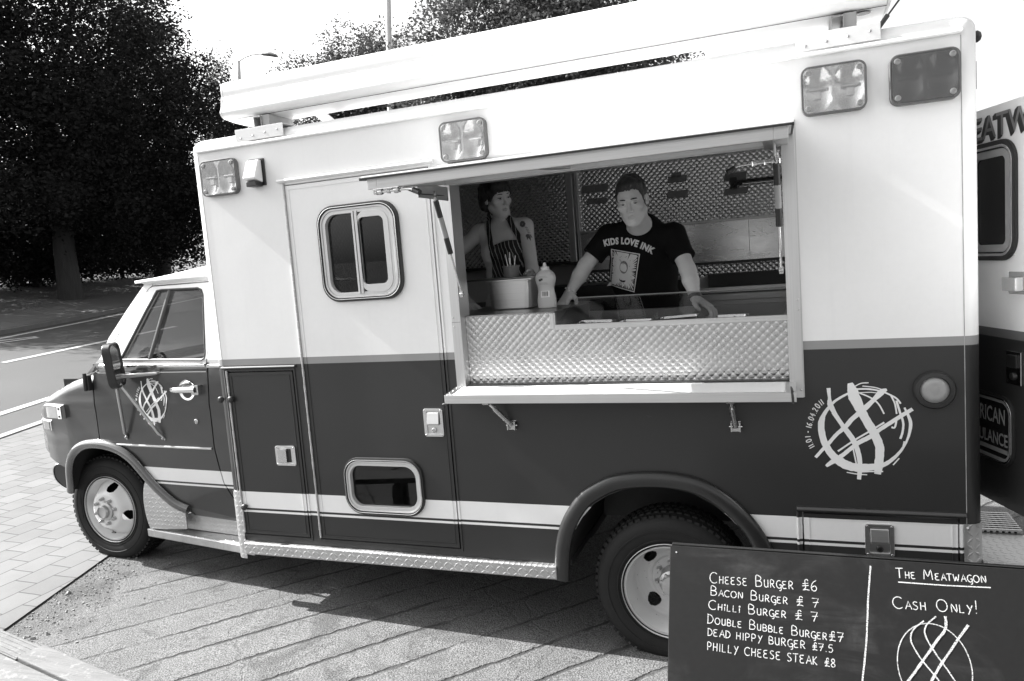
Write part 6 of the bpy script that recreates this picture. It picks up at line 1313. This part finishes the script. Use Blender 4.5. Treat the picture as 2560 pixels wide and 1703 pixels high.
# hair cap
def haircap(C, R, lo, hi, line, g, seed, extra=None, rag=.004, sc=1.):
    h = SDF(lo, hi, .0036); Rn = np.array(R); L = lambda x, y, z: np.array(C) + Rn @ (np.array((x, y, z)) * sc)
    h.ell(L(0, .018, .047), np.array((.0745 + g * .6, .0945 + g, .0835 + g * 1.6)) * sc, Rn, .02); h.ell(L(0, -.036, .036), np.array((.0635 + g * .8, .052 + g * .8, .062 + g)) * sc, Rn, .02)
    if extra: extra(h, L, Rn)
    sl, P = h.whole(); q = ((P - np.array(C)) @ Rn) / sc; rs = np.random.RandomState(seed); kk = rs.normal(size=(7, 3)) * np.array([120, 70, 45])
    th = np.degrees(np.arctan2(np.abs(q[..., 0]), -q[..., 1])); zl = np.interp(th, [l[0] for l in line], [l[1] for l in line]) + rag * np.sin(q[..., 0] * 310 + np.sin(q[..., 0] * 130) * 2 + q[..., 1] * 150)
    F = h.F + (np.sin(q @ kk.T + rs.uniform(0, 6, 7)).sum(-1) * .0008).astype(np.float32); h.F[...] = np.maximum(F, (zl - q[..., 2]) * .75); return h
hh = haircap(HC, HR, (2.05, .24, 2.02), (2.40, .66, 2.36), [(0, .074), (22, .076), (38, .066), (49, .036), (58, -.004), (74, -.008), (82, .022), (104, .026), (112, -.05), (180, -.072)], .0085, 3, extra=lambda h, L, Rn: h.ell(L(.01, -.040, .098), np.array((.055, .047, .029)), Rn, .025), sc=.93)
sdf_obj('hair', hh, [HAIR_M], man, None, 1)
# T-shirt: body shape let out a little, cut at sleeves, neck and hem
ts = SDF((1.82, .40, 1.48), (2.62, 1.16, 2.16), .006); man_torso(ts, .011)
def sleeve(a, b, f): a, b = np.array(a), np.array(b); e = a + (b - a) * f; ts.cap(a, e, .060, .062, .03); return e, (b - a) / np.linalg.norm(b - a)
cuts = [sleeve(SL, EL, .70), sleeve(SR, ER, .66)]
ts.ell((2.185, .76, 1.80), (.176, .125, .20), None, .05); ts.ell((2.19, .86, 1.60), (.176, .135, .16), None, .05)
sl, P = ts.whole()
fold = np.sin(P[..., 0] * 34 + P[..., 2] * 21 + np.sin(P[..., 2] * 17) * 1.5) * np.sin(P[..., 2] * 26 - P[..., 0] * 9 + 1.0); fold2 = np.sin(P[..., 0] * 55 - P[..., 2] * 60 + np.cos(P[..., 0] * 22) * 2)
ts.F[sl] += (fold * .0028 + fold2 * .0012).astype(np.float32)
D = ts.F
for e, d in cuts: 
    side_ = (P - e) @ d; near = np.linalg.norm(P - e, axis=-1) < .13; D = np.where(near, np.maximum(D, side_), D)
D = np.maximum(D, 1.50 - P[..., 2]); ax_ = np.array((0.001, -.13, .10)); ax_ /= np.linalg.norm(ax_); q0 = np.array((2.215, .63, 2.00)); tt = (P - q0) @ ax_; rad_n = np.linalg.norm(P - q0 - tt[..., None] * ax_, axis=-1); D = np.maximum(D, np.where(tt > .008, .064 - rad_n, -1)); D = np.maximum(D, tt - .058)
ts.F[...] = D
shirt = sdf_obj('t_shirt', ts, [cloth('black_cotton', .007)], man, None, 2)
mb = MB(); a_ = Vector(ax_).orthogonal().normalized(); b_ = Vector(ax_).cross(a_); mb.tube([Vector(q0) + Vector(ax_) * .044 + (a_ * math.cos(t) + b_ * math.sin(t)) * .0675 for t in [2 * math.pi * i / 28 for i in range(29)]], .006, 8); mb.build('collar', bpy.data.materials['black_cotton'], shirt)
dg = bpy.context.evaluated_depsgraph_get(); me_ = shirt.evaluated_get(dg).to_mesh(); bvh = BVHTree.FromPolygons([v.co.copy() for v in me_.vertices], [tuple(p.vertices) for p in me_.polygons]); shirt.evaluated_get(dg).to_mesh_clear()
vd = Vector((-.14, 1, .0)).normalized()
def onshirt(x, z, off=.0025):
    o0 = Vector((x, .60, z)) - vd * .5; h = bvh.ray_cast(o0, vd); return tuple((h[0] - vd * off)) if h[0] is not None else (x, .58, z)
PRINT = mat('shirt_print', .66, .8, 0, .12, 40); PRINTK = mat('shirt_print_black', .014, .85)
mb = MB(); s_ = 'KIDS LOVE INK'; W0 = .245; N = len(s_); 
vs, fs = text_geo(s_, .047, .0026, 3, 'LEFT', 1.12); wmx = max(v[0] for v in vs)
def bend(u, v):
    t = u / wmx; x = 2.028 + t * W0; z = 1.941 - .070 * t * t + .012 * math.sin(math.pi * t) + .010 * t; sl_ = math.atan2(-.140 * t + .012 * math.pi * math.cos(math.pi * t) + .010, W0); return x - math.sin(sl_) * v * .95, z + math.cos(sl_) * v * .95
bm = bmesh.new(); bv_ = [bm.verts.new((v[0], v[1], 0)) for v in vs]
for f in fs:
    try: bm.faces.new([bv_[i] for i in f])
    except ValueError: pass
bmesh.ops.triangulate(bm, faces=bm.faces[:]); vs = [tuple(v.co) for v in bm.verts]; bm.verts.index_update(); fs = [tuple(v.index for v in f.verts) for f in bm.faces]; bm.free()
mb.add([onshirt(*bend(v[0], v[1])) for v in vs], fs); 
# block serifs
mb.build('chest_lettering', PRINT, shirt)
TLc, TRc, BRc, BLc = (2.060, 1.925), (2.210, 1.888), (2.165, 1.690), (2.030, 1.735)
def quad(u, v): return (TLc[0] * (1 - u) * (1 - v) + TRc[0] * u * (1 - v) + BRc[0] * u * v + BLc[0] * (1 - u) * v, TLc[1] * (1 - u) * (1 - v) + TRc[1] * u * (1 - v) + BRc[1] * u * v + BLc[1] * (1 - u) * v)
def patch(u0, u1, v0, v1, N, off, mi=0): 
    vs = [onshirt(*quad(u0 + (u1 - u0) * i / N, v0 + (v1 - v0) * j / N), off) for j in range(N + 1) for i in range(N + 1)]; mb.add(vs, [(j * (N + 1) + i, j * (N + 1) + i + 1, (j + 1) * (N + 1) + i + 1, (j + 1) * (N + 1) + i) for j in range(N) for i in range(N)], mi, True)
mb = MB(); patch(0, 1, 0, 1, 12, .0024, 0); patch(.035, .965, .025, .975, 12, .0030, 1); patch(.065, .935, .045, .955, 14, .0036, 0)
def poly(pts, off, mi): mb.add([onshirt(*quad(*p), off) for p in pts], [tuple(range(len(pts)))], mi)
rp = random.Random(9)
for i in range(52):       # burst of dark rays round a plain rounded shape
    a = 2 * math.pi * i / 52 + rp.uniform(-.04, .04); c, s_ = math.cos(a), math.sin(a); k = min(.44 / max(abs(c), 1e-3), .46 / max(abs(s_), 1e-3)); r0 = k * rp.uniform(.60, .80); w = .020
    if s_ < -.55 and rp.random() < .6: continue
    poly([(.5 + c * k - s_ * w, .5 + s_ * k + c * w), (.5 + c * k + s_ * w, .5 + s_ * k - c * w), (.5 + c * r0, .5 + s_ * r0)], .0042, 1)
GREYP = mat('shirt_print_grey', .20, .8, 0, .3, 60)
poly([(.5 + .27 * math.cos(a) * (1 - .12 * math.sin(a)), .50 + .30 * math.sin(a)) for a in [2 * math.pi * i / 24 for i in range(24)]], .0044, 0)
poly([(.5 + .15 * math.cos(a), .42 + .17 * math.sin(a)) for a in [2 * math.pi * i / 18 for i in range(18)]], .0050, 2); poly([(.37, .745), (.5, .775), (.62, .75), (.60, .80), (.50, .825), (.40, .80)], .0052, 1)
for i in range(16): u, v = rp.uniform(.3, .7), rp.uniform(.12, .36); poly([(u, v), (u + .03, v + .005), (u + .02, v + .022)], .0054, 1)
mb.build('chest_print', [PRINT, PRINTK, GREYP], shirt)
mb = MB(); v = (np.array(WL) - np.array(EL)); v /= np.linalg.norm(v); ctr = Vector(np.array(WL) - v * .012); a_ = Vector(v).orthogonal().normalized(); b_ = Vector(v).cross(a_)
for i in range(22): t = 2 * math.pi * i / 22; p = ctr + (a_ * math.cos(t) + b_ * math.sin(t)) * .0325; mb.tube([p + Vector(v) * -.003, p + (b_ * math.cos(t) - a_ * math.sin(t)) * .004, p + Vector(v) * .004], .0026, 6)
mb.build('bracelet', CHROME, man)
mb = MB(); v = (np.array(WR) - np.array(ER)); v /= np.linalg.norm(v); ctr = Vector(np.array(WR) - v * .006); mb.lathe([(.030, -.010), (.0335, -.010), (.0335, .010), (.030, .010)], ctr, v, 28); mb.build('wristband', BLACK, man)
# ------------------------------------------------------------------ the woman
wom = empty('person', (1.36, 1.0, .70), 'dark-haired woman in a striped apron and white vest looking off to one side', 'person')
WC = (1.338, .885, 2.272); WRt = Rq(rad(54), rad(9), rad(-7)); wNB = (1.365, .905, 2.125)
wSL, wSR = (1.205, .90, 2.085), (1.500, .885, 2.095); wEL, wER = (1.03, .80, 1.925), (1.535, .86, 1.835); wWL, wWR = (1.24, .56, 1.700), (1.55, .78, 1.62)
w_ = SDF((.90, .36, .66), (1.74, 1.24, 2.46), .0085, [((1.24, .74, 2.14), (1.46, .98, 2.42), .0027), ((1.18, .40, 1.60), (1.42, .60, 1.76), .0042)])
def w_torso(s, g=0, k=.05):
    s.ell((1.352, .905, 1.985), (.128 + g, .082 + g, .13 + g), None, k); s.ell((1.352, .92, 1.83), (.112 + g, .080 + g, .14 + g), None, k); s.ell((1.352, .94, 1.62), (.145 + g, .105 + g, .14 + g), None, k)
    s.cap(wSL, wSR, .043 + g * .5, .043 + g * .5, k)
    for x in (1.305, 1.412): s.ell((x, .845, 1.955), (.056 + g, .05 + g, .055 + g), None, .035)
w_torso(w_); w_.cap((1.358, .91, 2.07), (1.345, .90, 2.21), .046, .043, .03); w_.cap((1.25, .90, 2.105), (1.36, .91, 2.13), .028, .04, .03); w_.cap((1.47, .895, 2.11), (1.36, .91, 2.13), .028, .04, .03)
w_.chain([wSL, wEL], [.046, .037], .03); w_.chain([wEL, tuple(np.array(wEL) * .65 + np.array(wWL) * .35), wWL], [.037, .036, .023], .02); w_.chain([wSR, wER], [.046, .036], .03); w_.chain([wER, tuple(np.array(wER) * .65 + np.array(wWR) * .35), wWR], [.036, .035, .023], .02)
for sx in (1.275, 1.43): w_.chain([(sx, .95, 1.58), (sx, .97, 1.15), (sx, 1.0, .76)], [.085, .056, .04], .03); w_.cap((sx, 1.0, .75), (sx, .86, .735), .04, .03, .03)
L_w = head(w_, WC, WRt, True, .91)
hand(w_, wWL, (.62, -.55, -.30), (.1, .2, .97), -1, .35, 1.0); hand(w_, wWR, (.05, -.35, -.9), (.9, -.3, .1), 1, .4, .8)
lw = np.array(L_w(0, -.096, -.0655)); Rw = np.array(WRt)
def w_region(c):
    r = lips(c, lw, Rw).astype(int); r = np.where((c[:, 2] < 1.60) & (c[:, 0] < 1.49) & (c[:, 0] > 1.2) & (c[:, 1] > .80), 3, r)
    return r
wbod = sdf_obj('body', w_, [SK_W, LIP_W, SK_W, cloth('dark_jeans', .03)], wom, w_region)
eyes(L_w, WRt, wom, .91, .15, HAIR_W, True)
def wx(h, L, Rn): h.ell(L(0, .045, .03), np.array((.085, .085, .09)), Rn, .02); h.ell(L(-.055, .045, -.03), np.array((.034, .055, .05)), Rn, .02); h.ell(L(.055, .045, -.03), np.array((.034, .055, .05)), Rn, .02); h.ell(L(-.02, -.066, .082), np.array((.055, .036, .034)), Rn, .02); h.cap(L(-.060, -.03, .06), L(-.068, -.032, .005), .018, .009, .015); h.cap(L(.060, -.03, .06), L(.068, -.032, .005), .018, .009, .015)
hh = haircap(WC, WRt, (1.14, .66, 2.09), (1.52, 1.10, 2.47), [(0, .050), (15, .048), (32, .040), (46, .018), (56, -.016), (70, -.022), (80, .000), (97, -.008), (108, -.075), (180, -.100)], .013, 8, extra=wx, rag=.006, sc=.93)
sdf_obj('hair', hh, [HAIR_W], wom, None, 1)
# vest
vt = SDF((1.15, .74, 1.60), (1.56, 1.06, 2.20), .0055); w_torso(vt, .0135); sl, P = vt.whole(); x, y, z = P[..., 0] - 1.352, P[..., 1], P[..., 2]
vt.F[sl] += (np.sin(z * 95 + np.sin(x * 30) * 2) * .0012 * (z < 1.92)).astype(np.float32)
zt_ = np.where(y < .905, 2.000 + 7.5 * np.abs(x - .03) ** 2.0 * (np.abs(x) < .095) + 1. * (np.abs(x) >= .095), 2.03 + 5 * x * x)
D = np.maximum(vt.F, (z - np.minimum(zt_, 2.17)) * .6); arm_ = np.minimum(np.hypot((np.abs(x) - .172) / .85, z - 2.055) - .068, 0); D = np.maximum(D, .064 - np.hypot((np.abs(x) - .188) / .9, (z - 2.06) / 1.2)); D = np.maximum(D, 1.63 - z); vt.F[...] = D
VEST = cloth('white_ribbed_cotton', .80); vest = sdf_obj('vest', vt, [VEST], wom, None, 2)
dg = bpy.context.evaluated_depsgraph_get()
def bv_of(o): me_ = o.evaluated_get(dg).to_mesh(); b = BVHTree.FromPolygons([v.co.copy() for v in me_.vertices], [tuple(p.vertices) for p in me_.polygons]); o.evaluated_get(dg).to_mesh_clear(); return b
bsh = SDF((1.15, .70, 1.48), (1.56, 1.06, 2.22), .007); w_torso(bsh, .0165); bsh.cap((1.358, .91, 2.07), (1.345, .90, 2.21), .050, .048, .03); bsh.cap((1.25, .90, 2.105), (1.36, .91, 2.13), .032, .044, .03); bsh.cap((1.47, .895, 2.11), (1.36, .91, 2.13), .032, .044, .03)
V_, F_ = bsh.mesh(); bw_ = BVHTree.FromPolygons([Vector(v) for v in V_], [tuple(int(i) for i in f) for f in F_])
def onw(x, z, off): h = bw_.ray_cast(Vector((x, .3, z)), Vector((0, 1, 0))); return (x, (h[0].y if h[0] is not None else .86) - off, z)
# apron: a sheet hanging over the front, with neck straps
def apron_mat():
    t = NT('butcher_stripe'); x, y, z = t.xyz(); n = t.noise(11, 4, .6); p = t.math('ADD', t.math('ADD', x, t.math('MULTIPLY', z, .18)), t.math('MULTIPLY_ADD', n, .022, t.math('MULTIPLY', t.math('SINE', t.math('MULTIPLY', z, 38)), .005))); f = t.math('FRACT', t.math('DIVIDE', p, .0225)); t.col(t.mix(t.math('LESS_THAN', f, .15), .016, .48)); t.set(Roughness=.85); t.bump(t.noise(9, 4, .6, dist=.8), .5, .02); return t.m
APR = apron_mat(); mb = MB(); NX, NZ = 34, 44; vs = []
for j in range(NZ + 1):
    z = 2.020 - .52 * j / NZ; t = j / NZ; half = .100 + .030 * min(1, t / .35) ** 1.5; xo = 1.416 + .012 * min(1, t * 4)
    for i in range(NX + 1): 
        u = -1 + 2 * i / NX; x = xo + u * half; p = onw(x, z - .022 * u * u * (1 - min(1, t * 5)) + (.012 * u if j == 0 else 0), .010 + .006 * math.sin(u * 9 + z * 40) * (t > .12) + .004 * math.sin(z * 70 + u * 4)); vs.append((p[0], min(p[1], .90), p[2]))
fs = [(j * (NX + 1) + i, j * (NX + 1) + i + 1, (j + 1) * (NX + 1) + i + 1, (j + 1) * (NX + 1) + i) for j in range(NZ) for i in range(NX)]; mb.add(vs, fs, 0, True); ap = mb.build('apron', APR, wom, angle=180); sd = ap.modifiers.new('t', 'SOLIDIFY'); sd.thickness = .004; sd.offset = 1
def strap(pts, w):
    mb = MB(); P_ = catmull(pts, 6); vs = []
    for i, (x, z, o) in enumerate(P_):
        a, b = P_[max(i - 1, 0)], P_[min(i + 1, len(P_) - 1)]; l = math.hypot(b[0] - a[0], b[1] - a[1]); nx, nz = -(b[1] - a[1]) / l, (b[0] - a[0]) / l
        for k in (-1, 0, 1): p = onw(x + nx * w * k / 2, z + nz * w * k / 2, .007 + o); vs.append(p)
    mb.add(vs, [(3 * i + k, 3 * i + k + 1, 3 * i + 4 + k, 3 * i + 3 + k) for i in range(len(P_) - 1) for k in (0, 1)], 0, True); o = mb.build('neck_strap', APR, ap, angle=180); s2 = o.modifiers.new('t', 'SOLIDIFY'); s2.thickness = .003
strap([(1.335, 1.955, .006), (1.312, 2.03, .003), (1.298, 2.09, .002), (1.292, 2.15, .002), (1.306, 2.20, .0)], .030); strap([(1.490, 2.005, .006), (1.466, 2.06, .003), (1.445, 2.10, .002), (1.424, 2.138, .002), (1.408, 2.155, .0)], .030)

dg = bpy.context.evaluated_depsgraph_get(); bwb = bv_of(wbod); tv = Vector((-.38, 1, .04)).normalized(); rt = random.Random(4); mb = MB()
def ont(x, z, off=.0012):
    o0 = Vector((x, .86, z)) - tv * .4; h = bwb.ray_cast(o0, tv); return tuple(h[0] - tv * off) if h[0] is not None else None
def tpoly(pts, mi=0, off=.0012):
    q = [ont(a, b, off) for a, b in pts]
    if all(q): mb.add(q, [tuple(range(len(q)))], mi)
for k in range(7): a = 2 * math.pi * k / 7; tpoly([(1.494 + .010 * math.cos(a) + .0085 * math.cos(t), 2.108 + .010 * math.sin(a) + .0085 * math.sin(t)) for t in [2 * math.pi * i / 8 for i in range(8)]], 0, .0012 + .00008 * k)
for k in range(5): z = 2.092 - .011 * k; x = 1.508 + .005 * k; tpoly([(x - .003, z), (x + .015, z - .004), (x + .016, z - .007), (x - .001, z - .005)], 0, .0011)
for a, l in ((-1.2, .045), (-1.75, .036), (-.75, .036), (-2.3, .022)): c, s_ = math.cos(a), math.sin(a); x, z = 1.522, 2.050; tpoly([(x, z), (x + c * l * .5 - s_ * .007, z + s_ * l * .5 + c * .007), (x + c * l, z + s_ * l), (x + c * l * .5 + s_ * .007, z + s_ * l * .5 - c * .007)], 0, .0018 + a * .0001)
mb.build('tattoo', TAT, wom)
# the people and every loose object keep plain names; nothing else to place
for o in S.objects:
    if '_w' in o: del o['_w']
